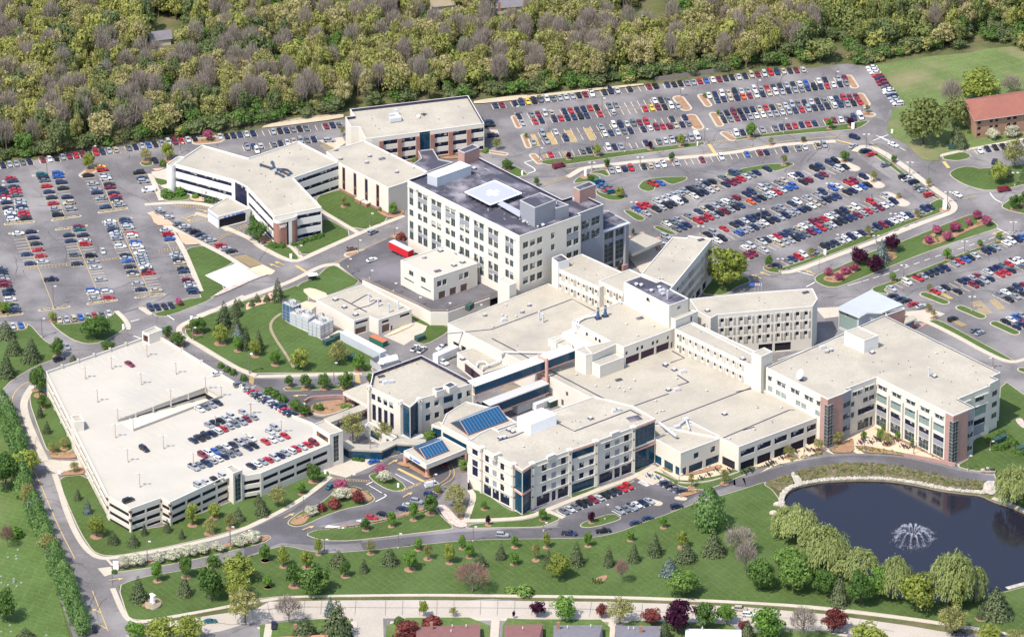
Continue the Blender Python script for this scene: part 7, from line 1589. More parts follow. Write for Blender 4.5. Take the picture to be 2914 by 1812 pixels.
def car_parts(t):
    """body, window glass, tyres of one kind of vehicle; nose towards +x"""
    B, Gl = MB(), MB()
    L, W, H, belt, hood = {'sedan': (4.75, 1.80, 1.42, .92, .88), 'suv': (4.75, 1.90, 1.76, 1.08, 1.05), 'van': (5.6, 2.0, 2.15, 1.25, 1.15), 'pickup': (5.6, 1.95, 1.82, 1.10, 1.08)}[t]
    st = [(-L/2, .80, .40, belt*.86), (-L/2+.18, .95, .26, belt*.97), (-L*.25, 1.0, .24, belt), (L*.18, 1.0, .24, belt), (L/2-.5, .97, .26, hood*.93), (L/2-.1, .88, .30, hood*.78), (L/2, .74, .42, hood*.62)]
    rings = []
    for x, wf, zb, zt in st:
        w = W/2*wf; zm = (zb+zt)/2
        rings.append([(x, -w*.93, zb), (x, -w, zm), (x, -w*.92, zt), (x, w*.92, zt), (x, w, zm), (x, w*.93, zb)])
    for a, b in zip(rings[:-1], rings[1:]):
        for j in range(6): B.face([a[j], b[j], b[(j+1) % 6], a[(j+1) % 6]], 'P')
    B.face(rings[0][::-1], 'P'); B.face(rings[-1], 'P')
    cab = {'sedan': (-L*.40, -L*.24, L*.06, L*.20), 'suv': (-L*.485, -L*.43, L*.08, L*.22), 'van': (-L*.49, -L*.47, L*.26, L*.38), 'pickup': (-L*.10, -L*.06, L*.13, L*.24)}[t]
    wb, wt = W*.46, W*.37; b_ = belt-.02; rt = H
    base = [(cab[0], -wb, b_), (cab[3], -wb, b_), (cab[3], wb, b_), (cab[0], wb, b_)]; top = [(cab[1], -wt, rt-.06), (cab[2], -wt, rt-.06), (cab[2], wt, rt-.06), (cab[1], wt, rt-.06)]
    def lerp(a, b, f): return tuple(a[i]+(b[i]-a[i])*f for i in range(3))
    for j in range(4):
        k = (j+1) % 4; a, b, c, d = base[j], base[k], top[k], top[j]
        B.face([a, b, c, d], 'P')
        nx = np.cross(np.subtract(b, a), np.subtract(d, a)); nx = nx/np.linalg.norm(nx)*.025
        def pt(u, v): return tuple(np.add(lerp(lerp(a, b, u), lerp(d, c, u), v), nx))
        if t == 'van' and j in (0, 2):
            u0, u1 = (.72, .94) if j == 0 else (.06, .28)
            Gl.face([pt(u0, .1), pt(u1, .1), pt(u1, .8), pt(u0, .8)], 'car_glass'); continue
        if t == 'van' and j == 3: Gl.face([pt(.15, .45), pt(.85, .45), pt(.85, .8), pt(.15, .8)], 'car_glass'); continue
        if j in (0, 2):
            for u0, u1 in (((.05, .47), (.52, .95)) if t != 'suv' else ((.04, .32), (.36, .64), (.68, .95))): Gl.face([pt(u0, .1), pt(u1, .1), pt(u1, .86), pt(u0, .86)], 'car_glass')
        else: Gl.face([pt(.06, .08), pt(.94, .08), pt(.94, .9), pt(.06, .9)], 'car_glass')
    B.face([*top], 'P'); B.face([(cab[1]+.15, -wt*.88, rt), (cab[2]-.15, -wt*.88, rt), (cab[2]-.15, wt*.88, rt), (cab[1]+.15, wt*.88, rt)], 'P')
    if t == 'pickup':
        x0, x1, w = -L/2+.15, -L*.12, W*.42
        B.face([(x0, -w, belt+.012), (x1, -w, belt+.012), (x1, w, belt+.012), (x0, w, belt+.012)], 'bed')
    Wh = MB(); Wh.cyl((0, -.12, 0), .33 if t == 'sedan' else .38, .24, 'tyre', 12, axis=(0, 1, 0)); Wh.cyl((0, -.13, 0), .19, .26, 'metal', 8, axis=(0, 1, 0))
    wx = L*.30; wz = .33 if t == 'sedan' else .38
    return B, Gl, Wh, [(sx*wx, sy*(W/2-.10), wz) for sx in (1, -1) for sy in (1, -1)], W
CP = {t: car_parts(t) for t in ('sedan', 'suv', 'van', 'pickup')}
def to_mesh(X, name, mats):
    me = bpy.data.meshes.new(name); me.from_pydata(X.v, [], X.f)
    for n in mats: me.materials.append(MATS[n])
    me.polygons.foreach_set('material_index', X.m); me.update(); return me
BODY = {}
def body_mesh(t, paint):
    if (t, paint) not in BODY: BODY[(t, paint)] = to_mesh(CP[t][0], 'body', [{'P': paint, 'bed': 'void'}[n] for n in CP[t][0].mats])
    return BODY[(t, paint)]
GLS = {t: to_mesh(CP[t][1], 'windows', CP[t][1].mats) for t in CP}; WHL = {t: to_mesh(CP[t][2], 'wheel', CP[t][2].mats) for t in CP}
CARS = []                                              # (type, colour letter, position, angle, row words, order)
def perp(d): return Vector((-d.y, d.x))
LINES = MB()
def row(desc, s, pat, stall=None, z=0.0, lines='pale_paint', flip=None):
    pts = q(s, z); a, b = pts[0], pts[-1]; n = len(pat)
    src = q(s)
    dr = (b-a); L = dr.length; dr.normalize(); pitch = L/(n-1)
    if stall:
        m0 = ((src[0][0]+src[-1][0])/2, (src[0][1]+src[-1][1])/2); sd = ground(m0[0]+stall[0], m0[1]+stall[1], z)-ground(*m0, z); sd = Vector(sd[:2]).normalized()
    else: sd = perp(Vector(dr[:2])); sd = sd if sd.y < 0 else -sd
    for i, c in enumerate(pat):
        p = a.lerp(b, i/(n-1))
        if lines:
            q0 = Vector(p[:2])-Vector(dr[:2])*pitch/2
            for q_ in ([q0] if i < n-1 else [q0, q0+Vector(dr[:2])*pitch]):
                w = perp(sd)*.11; e0, e1 = q_-sd*2.5, q_+sd*2.5
                LINES.face([(*(e0-w), z+.11), (*(e1-w), z+.11), (*(e1+w), z+.11), (*(e0+w), z+.11)], lines)
        if c == '.': continue
        lc = c.lower(); t = 'sedan'
        if c.isupper(): t = 'suv' if rng.random() < .85 else 'pickup'
        if c == 'V': lc, t = 'w', 'van'
        sg = 1 if rng.random() < .88 else -1
        CARS.append((t, lc, p+Vector((*(sd*rng.uniform(-.25, .25)), 0)), math.atan2(sd.y*sg, sd.x*sg)+rng.uniform(-.03, .03), desc, i, z))
def one(desc, reg, x, y, c, t, hx, hy, z=0.0):
    px, py = ipx(reg, x, y); p = ground(px, py, z); d = ground(px+hx, py+hy, z)-p
    CARS.append((t, c, p, math.atan2(d.y, d.x), desc, None, z))
N1 = (62, 108)
row('the far row of the north car park below the wood', "c0 30,918 1405,750", "km.kKyKGWgssskmW.kKs.k..mK", N1); row('the far row right of the sandy bank', "c0 1510,742 2674,607", "kkkgsrbwmkkskTmSRKtkms", N1)
row('the upper half of the left first double row, north car park', "c0 230,1012 1510,865", "k.gmSt.krkkrk.gg.....wkg", N1); row('the lower half of the left first double row, north car park', "c0 258,1067 1597,917", "s.rk.krkkKk.r.S....rymkWs", N1)
row('the upper half of the left second double row, north car park', "c0 435,1160 1660,1022", "S.s......s.WKsGmR...k.k", N1); row('the lower half of the left second double row, north car park', "c0 355,1235 1692,1074", "s.S..K.....wksgk.kwMrMtkg", N1)
row('the front row of the left north car park', "c0 505,1342 1765,1188", "r....gkk.Wks...k.gsSksSV", N1)
row('the upper half of the right first double row, north car park', "d0 -294,832 875,680", "wkWtKssWsrkkskwb.wk.sm", N1); row('the lower half of the right first double row, north car park', "d0 -219,872 890,727", "kktKomWktWsksgkKkrwkg", N1)
row('the upper half of the right second double row, north car park', "d0 -194,987 975,840", "gkMkkktrktsSgkskgWkRmm", N1); row('the lower half of the right second double row, north car park', "d0 -164,1042 1008,890", "kgmkswwsssSkrSkkkWKskr", N1)
row('the front row of the right north car park', "d0 -59,1157 1010,1017", "Wkk.s.gkmrkrk.rmwgKV", N1); row('the column beside the meadow', "d0 1105,592 1335,907", "wwwrkMMgwWkssW", (-100, 8))
row('the row along the pavement below the curving road', "c0 1028,1477 2856,1257", "swKR.ktsW.s...m..W...b.mk..k.gs.TS", (58, 100))
MS = (60, 30)
row('the upper side of the first diagonal row, middle car park', "c1 1240,597 2120,277", "bRr.sssssskgskk.g.Kg", MS); row('the lower side of the first diagonal row, middle car park', "c1 1325,637 2370,257", "s.KsKkVk.wKkst.kMmrsgk.k", MS)
row('the upper side of the second diagonal row, middle car park', "c1 1505,725 2954,188", "wgs.g.ktksgWgM.kK.Ss.gt.Wk..KK.KK", MS); row('the lower side of the second diagonal row, middle car park', "c1 1590,772 3034,237", "gkk.RmRskMskk.okkswrsbB.kM.km..Sk", MS)
row('the upper side of the third diagonal row, middle car park', "c1 1860,820 3199,325", "kS.r.kksKkkk.gs.kW.s.sK.Bw.RM.K", MS); row('the lower side of the third diagonal row, middle car park', "c1 1940,872 3234,392", "wK..BsskswkksKsskkwtgkkk.kkwbk", MS)
row('the upper side of the fourth diagonal row, middle car park', "d1 25,934 1230,487", "wS.SkwrkkgtwsMmrwsKKtW..R..s", MS); row('the lower side of the fourth diagonal row, middle car park', "d1 45,1002 1300,537", "MM.s..TsskkgMbRgskKkkmsrsMwsK", MS)
row('the front diagonal row along the road, middle car park', "d1 290,1082 1610,584", "k.gkRW.g.KkkswKwk.gKMkwwWk.gKk", MS)
for i, (x, y, c, t) in enumerate(((1060, 105, 'k', 'suv'), (1110, 130, 'r', 'sedan'), (1230, 222, 'g', 'sedan'), (1385, 325, 'k', 'suv'), (1420, 345, 'w', 'pickup'), (1470, 370, 'k', 'suv'), (1510, 415, 'g', 'sedan'), (1550, 438, 's', 'sedan'), (1600, 480, 'r', 'suv'))): one('the slanting column beside the curving road', 'd1', x, y, c, t, 100, -25)
for x, y, c, t in ((920, 365, 'e', 'suv'), (950, 395, 'b', 'sedan'), (985, 410, 'g', 'sedan'), (1005, 437, 'r', 'sedan'), (1030, 452, 'e', 'suv')): one('the short column right of the tower', 'c1', x, y, c, t, 100, -25)
one('in the notch of a grass island', 'c1', 1385, 383, 'r', 'pickup', 60, 25); one('in the notch of a grass island', 'c1', 1448, 378, 'b', 'sedan', 60, 25); one('by the drop-off canopy', 'c1', 1497, 838, 's', 'suv', 60, 25); one('under the edge of the drop-off canopy', 'c1', 1467, 912, 'w', 'suv', 50, -35)
one('turning on the road behind the tower', 'c0', 575, 1442, 'm', 'van', 100, -25); one('driving on the curving road', 'd0', 960, 1192, 'k', 'suv', 100, 28); one('leaving the middle car park', 'd0', 950, 1268, 's', 'sedan', 60, -35); one('driving down the curving road', 'd0', 1295, 1257, 'w', 'sedan', 80, 30); one('driving at the junction', 'd1', 1845, 477, 'w', 'sedan', 80, 42); one('driving past the grass by the junction', 'd1', 2248, 436, 'm', 'van', 100, -15)
row('the row in front of apartment house', "d0 2038,1305 2440,1235", "wkkkt.g", (60, 75)); one('crossing the apartment car park', 'd0', 2165, 1402, 'k', 'suv', 30, -60)
row('the upper row along the second road, right car park', "d1 1280,1284 2400,842", "s..W.RskkkK.srBks.Kks.wWKb", MS); row('the upper side of second row, right car park', "d1 1655,1310 2375,1037", "rsk..kksm.skkgrWw", MS); row('the lower side of second row, right car park', "d1 1845,1307 2400,1092", "k..MkSk.rrk.g", MS)
row('the upper side of third row, right car park', "d1 2210,1337 2420,1255", "gwkKm", MS); row('the lower side of third row, right car park', "d1 2290,1377 2410,1330", "ksk", MS)
row('the upper side of the last row, right edge', "d2 2260,207 2400,155", "kwBs", MS); row('the lower side of the last row, right edge', "d2 2345,252 2450,210", "kkr", MS)
for x, y, c, t, r_ in ((1805, 187, 'k', 'suv', 'd2'), (1995, 280, 'g', 'sedan', 'd2'), (2040, 305, 's', 'sedan', 'd2')): one('in the short bays beside the drive', r_, x, y, c, t, 80, -35)
for x, y, c, r_ in ((1290, 1347, 'k', 'd1'), (1350, 1372, 'k', 'd1'), (1405, 28, 'k', 'd2'), (1465, 57, 'r', 'd2'), (1535, 77, 's', 'd2')): one('in the row beside the entrance pavilion', r_, x, y, c, 'sedan', 80, -25)
WS = (100, -10)
row('the right half of the far left column, west car park', "a1 95,337 220,682", "rk.krrg.ssksrrk", WS); row('the left half of the far left column, west car park', "a1 0,402 110,690", "skkkrwk.kswkW", WS)
row('the left half of the second column, west car park', "a1 365,307 500,652", "Ekg.r.k.k.r.s.K", WS); row('the right half of the second column, west car park', "a1 495,297 613,602", "Bb.K.k..k.T.S", WS)
row('the left half of the third column, west car park', "a1 760,312 905,584", "k..s.sk.s..k", WS); row('the right half of the third column, west car park', "a1 865,240 1028,567", "yR.sW.km.krkts", WS)
row('the short column beside the Y-shaped offices', "a1 1200,287 1285,440", "K.kS..V", WS)
row('the upper left column below the cross aisle, west car park', "a1 270,797 370,1057", "k.k.k.r.r.s", WS); row('the left half of the upper left column, west car park', "a1 155,812 262,1070", "w......k..k", WS)
one('alone in the empty column', 'a1', 440, 1207, 'k', 'pickup', 100, -8)
row('the right half of the fourth column, west car park', "a1 675,752 870,1210", "me.k.sR...K.s.s...s", WS); row('the left half of the fourth column, west car park', "a1 595,827 665,1072", "k.k....G..k", WS)
row('the lower left bays of the fourth column, west car park', "a1 790,1300 820,1374", "BW.s", WS); row('the lower right bays of the fourth column, west car park', "a1 913,1297 932,1362", "gW.r", WS)
row('the left half of the fifth column, west car park', "a1 945,712 1210,1294", "wsgksss.sW..ksb.k.kt..s.k", WS); row('the right half of the fifth column, west car park', "a1 1075,692 1345,1302", "kksS.rW.bsW.WsssswkR.....t", WS)
row('the upper right edge column, west car park', "a1 1415,745 1460,857", ".sRb", WS); row('the lower right edge column, west car park', "a1 1515,990 1670,1317", "sskt.kk..MsskK", WS)
for x, y in ((1375, 624), (1450, 672)): one('in the slanting bays by the office canopy', 'a1', x, y, 's', 'sedan', 100, -20)
row('the slanting row before the Y-shaped offices', "a1 1547,727 1990,964", "gsgKkgs.Rsk", (100, -18))
row('the far left column below the aisle, west car park', "a1 5,1110 125,1480", "gkkgsMM.Kk.W.kgk", WS); one('driving along the aisle of the west car park', 'a1', 885, 962, 's', 'sedan', 25, 70)
row('the short row beside the round dark tree', "a2 510,192 937,137", "tsTbsrgs", (40, 95)); row('the pair of bays beside the long drive', "a2 110,247 178,237", "sb", (35, 90)); row('the four bays beside the road island', "a2 1295,90 1475,70", "Kkkk", (50, 65))
row('the top row along the wood, west car park', "a0 25,1432 1675,1207", "kssgk.mwksmrmkRkst.gksbksSMrsk", (50, 100)); row('the top row right of the pink tree', "a0 1893,1187 2920,1084", "skkksk..skkgkg..mkg", (50, 100))
row('the row behind the Y-shaped offices', "a0 2125,1277 2700,1208", "Sks.gkstSgk", (45, 100)); one('in the bay by the brick office block', 'b0', 715, 1222, 's', 'suv', 100, -5)
one('in front of the row behind the Y-shaped offices', 'a0', 2210, 1307, 'w', 'suv', 45, 100); one('by the left wing of the Y-shaped offices', 'a0', 1335, 1392, 'k', 'sedan', 40, 90)
row('the bays right of the brick office block', "b0 2080,1062 2130,1178", "kk..K", (100, -8), lines=None)
# garage roof
Zd = 9.0; GS = (75, 42)
one('alone on the upper garage deck', 'a2', 1115, 572, 'm', 'sedan', 75, 42, Zd); one('near the back edge of the garage deck', 'a2', 1870, 657, 'w', 'sedan', 100, -22, Zd); one('behind the ramp at the back edge of the garage deck', 'a2', 2060, 752, 'g', 'suv', 100, -22, Zd); one('alone on the lower garage deck', 'a2', 1240, 1302, 'k', 'suv', 75, 45, Zd); one('in the front corner of the garage deck', 'a3', 1105, 347, 'k', 'suv', 100, -38, Zd)
row('the back row of the garage deck', "a2 2135,792 2517,1007", "srgkSkSkKrkk", (100, -22), Zd, 'white_paint'); row('the short row below the ramp on the garage deck', "a2 1715,959 1875,905", "wgsk", GS, Zd, None)
row('the upper side of the first double row, garage deck', "a2 1800,1099 2090,987", "skksS.s", GS, Zd, None); row('the lower side of the first double row, garage deck', "a2 1665,1230 2175,1027", "kKKKWrsgSms", GS, Zd, None)
row('the upper side of the second double row, garage deck', "a2 1745,1357 2160,1212", "MWbgwkSsw", GS, Zd, None); row('the lower side of the second double row, garage deck', "a2 1670,1462 2185,1272", "SgKswkgG.kk", GS, Zd, None)
for x, y, c, t in ((205, 1152, 's', 'sedan'), (250, 1122, 's', 'suv')): one('in the pair above the maroon row, garage deck', 'b2', x, y, c, t, 75, 42, Zd)
row('the short red row near garage stair tower', "b2 165,1239 337,1189", "rwsr", GS, Zd, None)
row('the front row of the garage deck', "b2 45,1450 580,1247", "kwsrSksWrsrM", (75, 38), Zd, 'white_paint'); row('the front row of the garage deck left of the stair', "a3 1705,219 1920,142", "SskS", (75, 42), Zd, 'white_paint')
# front car park and drives
row('the long row before front building', "c3 620,442 1170,228", "gsgKkMskkkrR", (58, 30), lines='white_paint'); row('the short row on the small car park island', "c3 1097,439 1350,352", "SgSwks", (58, 30), lines='white_paint'); row('the four dark cars by the cafe terrace', "c3 1495,202 1633,267", "Kkgk", (100, -18), lines='white_paint')
one('parked at the kerb nearest the pyramid tree', 'c3', 1590, 402, 'k', 'suv', 100, -18); one('second at the kerb below small car park', 'c3', 1340, 502, 'k', 'sedan', 100, -25); one('third at the kerb below small car park', 'c3', 1235, 542, 'k', 'sedan', 100, -30); one('with raised bed at kerb, right of two', 'c3', 960, 612, 'k', 'pickup', 130, -12); one('at kerb, left of two', 'c3', 665, 634, 'k', 'pickup', 130, 8); one('at the kerb of south drive', 'c3', 90, 647, 's', 'suv', 110, 8)
one('parked beside entrance canopy', 'b3', 1600, 217, 'w', 'van', 120, -25); one('driving beside the pink blossom island', 'b3', 725, 227, 'e', 'sedan', 60, -45); one('driving past the glass corridor', 'b2', 1100, 1412, 'b', 'sedan', 90, -28); one('waiting by the glass corridor', 'b2', 1275, 1337, 'g', 'suv', 90, -22)
for x, y, c, t in ((1080, 494, 'r', 'sedan'), (1180, 467, 'k', 'sedan'), (1350, 422, 'k', 'sedan'), (1400, 392, 's', 'sedan'), (1470, 357, 's', 'suv'), (1585, 302, 'k', 'suv')): one('in the slanting bays below the drop-off', 'b3', x, y, c, t, 100, 20)
one('driving on the bottom street', 'a3', 1810, 1387, 'e', 'sedan', 110, -8); one('on the road beside the tower', 'b1', 1090, 800, 's', 'suv', 90, -42); one('on the road left of the planted island', 'b1', 905, 939, 'n', 'sedan', 100, -24); one('parked in the service court', 'b1', 1085, 1037, 'w', 'sedan', 100, -30, court_z(*ipx('b1', 1085, 1045))); one('on the bend behind the garage', 'a2', 508, 532, 'k', 'suv', 90, -32); one('turning out of the west car park', 'a2', 575, 422, 's', 'sedan', 45, 60)
one('by the loading dock ramp, left', 'b2', 1460, 437, 'w', 'pickup', 70, -50); one('by the loading dock ramp, right', 'b2', 1515, 452, 'w', 'pickup', 70, -60); one('backed up to the podium door', 'b2', 1690, 432, 'w', 'pickup', -100, 40); one('behind the white box trailer', 'b2', 1690, 557, 'w', 'pickup', 90, 40)
one('on the street near the green trees, farther', 'c3', 2140, 1282, 't', 'suv', 80, 5); one('on the street near the green trees, nearer', 'c3', 2210, 1332, 'w', 'suv', 100, 8); one('on the pond road by the willow', 'd3', 2110, 94, 't', 'pickup', -110, -4); one('under the yellow tree on the street', 'd3', 1860, 1497, 'k', 'pickup', 110, 12)
one('standing on a driveway', 'b3', 240, 1422, 'k', 'pickup', 0, -80); one('under the entrance canopy', 'b3', 1690, 30, 'm', 'sedan', -60, -40); one('at the very bottom of the left road', 'a3', 810, 1450, 'k', 'sedan', 25, 60)
struct(LINES, 'parking_markings')
order = sorted(range(len(CARS)), key=lambda i: CARS[i][2].y)
single = set(order[:298])
TW = {'sedan': 'car', 'suv': 'tall car', 'van': 'van', 'pickup': 'pickup'}
grp = {}
for i, (t, c, p, a, desc, k, z) in enumerate(CARS):
    if i in single: grp.setdefault((c, t, desc), []).append(i)
FV, FF, FM = [], [], []; FN = []
proto = {}
def place_car(i, label):
    t, c, p, a, desc, k, z = CARS[i]; pl = PAINT[c]; paint = f'paint_{pl[0]}_{rng.randrange(len(pl[1]))}'
    r_ = empty({'sedan': 'parked_car', 'suv': 'parked_suv', 'van': 'van', 'pickup': 'pickup_truck'}[t], (p.x, p.y, z+.07), label, {'sedan': 'car', 'suv': 'car', 'van': 'van', 'pickup': 'pickup'}[t], 'cars in '+desc if k is not None else None)
    r_.rotation_euler = (0, 0, a)
    if t not in proto:
        b = bpy.data.objects.new('body', body_mesh(t, paint)); w = bpy.data.objects.new('windows', GLS[t]); ws = []
        for pos in CP[t][3]: o = bpy.data.objects.new('wheel', WHL[t]); o.location = pos; ws.append(o)
        proto[t] = (b, w, ws); objs = [b, w]+ws
    else:
        b0, w0, ws0 = proto[t]; b = b0.copy(); b.data = body_mesh(t, paint); objs = [b, w0.copy()]+[o.copy() for o in ws0]
    for o in objs: col.objects.link(o); o.parent = r_
for (c, t, desc), L in grp.items():
    L.sort(key=lambda i: CARS[i][2].x)
    for j, i in enumerate(L):
        nm = f"{PAINT[c][0]} {TW[t]}"
        where = desc if CARS[i][5] is None and not desc.startswith('the ') else 'in '+desc
        lab = f"{nm} {where}" if len(L) == 1 else (f"{ORD[j]} {nm} from the left {where}")
        place_car(i, lab.replace('in the ', 'in ').replace('of the ', 'of '))
allm = [f'paint_{v[0]}_{i}' for v in PAINT.values() for i in range(len(v[1]))]+['car_glass', 'tyre', 'void']
for i, (t, c, p, a, desc, k, z) in enumerate(CARS):
    if i in single: continue
    pl = PAINT[c]; paint = f'paint_{pl[0]}_{rng.randrange(len(pl[1]))}'; ca, sa = math.cos(a), math.sin(a)
    B, Gl, Wh, wp, W = CP[t]
    def put(V, F, M, dx=0, dy=0, dz=0):
        o0 = len(FV)
        for x, y, zz in V: x += dx; y += dy; FV.append((p.x+x*ca-y*sa, p.y+x*sa+y*ca, z+.07+zz+dz))
        for f, m_ in zip(F, M): FF.append(tuple(o0+j for j in f)); FM.append(m_)
    put(B.v, B.f, [allm.index(paint if B.mats[m_] == 'P' else 'void') for m_ in B.m]); put(Gl.v, Gl.f, [allm.index('car_glass')]*len(Gl.f))
    for pos in wp: put(Wh.v[:24], Wh.f[:14], [allm.index('tyre')]*14, *pos)
me = bpy.data.meshes.new('distant_cars'); me.from_pydata(FV, [], FF)
for n in allm: me.materials.append(MATS[n])
me.polygons.foreach_set('material_index', FM); me.update()
o = bpy.data.objects.new('distant_cars', me); col.objects.link(o); o['kind'] = 'stuff'
# ---------------------------------------------------------------- lamps, signs, small things
LAMPS = [("on the garage deck", 9.0, 2, "a2 735,690,100 960,605,100 1265,500,100 1515,650,100 1215,740,95 840,890,105 1470,880,95 1770,790,115 1905,845,90 1015,1050,100 1147,1130,95 993,1195,110 1407,1290,110 1100,1405,110 1665,1440,110 2160,1000,100 2120,1270,110 1855,1090,80 b2 40,1000,95 305,1160,110 a3 1203,222,115"),
 ("in the north car park", 0, 1, "c0 200,985,55 947,970,120 1145,1310,120 1830,1240,125 1620,835,60 410,1392,115 d0 125,760,60 797,690,70 350,1145,120 1025,1000,70"),
 ("along the curving road", 0, 2, "d0 1060,1272,112 d1 1435,302,110 1760,542,95 2325,800,95 2340,390,110 c1 860,260,55 1275,215,60"),
 ("in the middle car park", 0, 2, "c1 1220,612,80 1780,420,80 2315,690,90 1795,810,40 d1 740,472,100 155,692,100 320,1130,110 835,880,60 1290,700,40"),
 ("along the two right-hand roads", 0, 2, "d1 1905,975,105 1383,1190,115 1970,1465,120 1145,890,20 d2 2150,600,90"),
 ("in the west car park", 0, 1, "a1 460,1435,180 10,420,60 a2 362,332,160 a0 405,1500,110 1555,1320,85 800,1330,70"),
 ("beside the service court", 4.5, 1, "b1 1280,832,75 880,1090,50 1065,1190,55 1270,1300,55 1480,1420,60 1735,1470,50"),
 ("on the lawns near Y-shaped offices", 0, 1, "b1 1068,745,115 965,970,110 455,985,80 130,890,80 a1 1740,515,85 1355,650,60"),
 ("along the drives around the garage", 0, 1, "a2 1660,360,110 2145,648,170 b2 28,642,170 757,742,190 1070,1372,150 a3 1268,857,170 1985,752,190 b3 910,292,180 495,492,190"),
 ("along the south drive", 0, 1, "b3 675,792,120 1310,752,130 1955,692,130 1613,272,160 c3 445,602,60 973,502,130"),
 ("around the courtyard terrace", 0, 1, "d2 525,1375,120 1045,1310,105 1470,1335,110 1935,1475,125 2128,1305,80 c3 1610,190,80")]
for zone, z, heads, s in LAMPS:
    L = []; reg = 'a0'
    for tk in s.split():
        if tk.count(',') < 2: reg = tk; continue
        x, y, h = [float(v) for v in tk.split(',')]; px, py = ipx(reg, x, y); L.append((px, py, h))
    L.sort()
    for i, (px, py, h) in enumerate(L):
        p = ground(px, py, z); hm = max(3.5, h/(ZF*scale_at(py)*CT)); pm = 'pole_tan' if z == 9.0 else 'pole'
        r_ = empty('street_lamp', (p.x, p.y, z), (f"{ORD[i]} {'tan' if pm == 'pole_tan' else 'brown'} lamp post from the left {zone}"), 'lamp post', 'lamp posts '+zone)
        X = MB(); X.cyl((p.x, p.y, z), .16, hm, pm, 8, .11); X.build('pole', r_)
        X = MB(); X.cyl((p.x, p.y, z), .34, .75, 'concrete', 10); X.build('foot', r_)
        for sx in ((-1, 1) if heads == 2 else (1,)):
            X = MB(); X.bar((p.x, p.y, z+hm-.15), (p.x+sx*.75, p.y, z+hm), .12, pm); X.box((p.x+sx*.95, p.y, z+hm-.08), .95, .6, .28, 'lamp_head'); X.build('lamp_head', r_)
def sign(label, reg, x, y, h, w, m='pure_white', ang=.0, z=.1, th=.4, band=None, base=None, cat='sign', name='sign_board'):
    px, py = ipx(reg, x, y); p = ground(px, py, z); s_ = scale_at(py); H = h/(ZF*s_*CT); Wd = w/(ZF*s_)
    r_ = empty(name, p, label, cat); X = MB(); X.box((p.x, p.y, z+H*.08), Wd, th, H*.92, m, ang); X.build('panel', r_)
    X = MB(); X.box((p.x, p.y, z), Wd*.85, th*.7, H*.08, 'light_grey', ang); X.build('plinth', r_)
    if band: X = MB(); X.box((p.x, p.y, z+H*.70), Wd*1.02, th*1.04, H*.05, band, ang); X.build('stripe', r_)
    if base:
        X = MB(); o_ = [(p.x+math.cos(a)*base, p.y+math.sin(a)*base) for a in [2*math.pi*j/18 for j in range(18)]]; X.prism(o_, 0, z+.35, 'concrete', 'mulch'); X.build('planter', r_)
sign('tall white pylon sign on round planter behind the tower', 'c1', 805, 312, 72, 28, ang=-.9, band='light_grey', base=2.2)
sign('white pylon sign on the corner lawn at the junction', 'd1', 1735, 600, 85, 34, ang=-.1, band='light_grey', base=2.0)
sign('small white sign beside the front diagonal row', 'd1', 706, 985, 48, 22, ang=-.2)
sign('white directory sign at the left end of the blossom island', 'a3', 998, 932, 75, 48, ang=-.05, band='pale_red')
sign('small white sign by the road corner on the mound', 'a2', 1650, 208, 58, 26, ang=-.8)
sign('white sign on the verge of the right north car park', 'd0', 946, 1110, 50, 26, ang=-.1)
sign('small white sign on the meadow verge', 'd0', 1283, 1148, 32, 18, ang=-.1)
sign('white sign on the round dark tree island', 'a2', 1062, 265, 45, 18, ang=-.2)
sign('small white sign on the Y-shaped offices corner lawn', 'b1', 387, 1012, 36, 20, ang=-.3)
sign('white sign on the blossom drop-off island', 'b3', 1310, 225, 36, 16, ang=-.2)
sign('small white sign at the tower rear island', 'c1', 260, 298, 36, 14, ang=-.2)
sign('small white sign at the garage exit beds', 'a3', 510, 112, 34, 24)
sign('small white sign above the garage grass', 'b3', 682, 108, 34, 20)
sign('green framed sign in front of apartment house', 'd0', 1795, 1290, 45, 55, m='green_box')
sign('white flag-like sign at front of north car park', 'c0', 1768, 1255, 34, 10)
# stone monument
p = at('a3', 1315, 1232, .25); r_ = empty('stone_monument', p, 'white stone monument with cap on low round wall, corner lawn', 'monument')
X = MB(); o_ = [Vector((p.x+math.cos(a)*2.9+.1, p.y+math.sin(a)*3.6)) for a in [2*math.pi*j/20 for j in range(20)]]; X.prism(o_, .2, .85, 'concrete', 'soil'); X.build('planter_wall', r_)
X = MB(); X.box((p.x, p.y, .85), 2.0, 1.2, .4, 'light_grey', -.9); X.box((p.x, p.y, 1.25), 1.7, .8, 2.7, 'pure_white', -.9); X.build('pillar', r_); X = MB(); X.box((p.x, p.y, 3.95), 2.2, 1.2, .4, 'pure_white', -.9); X.build('cap', r_)
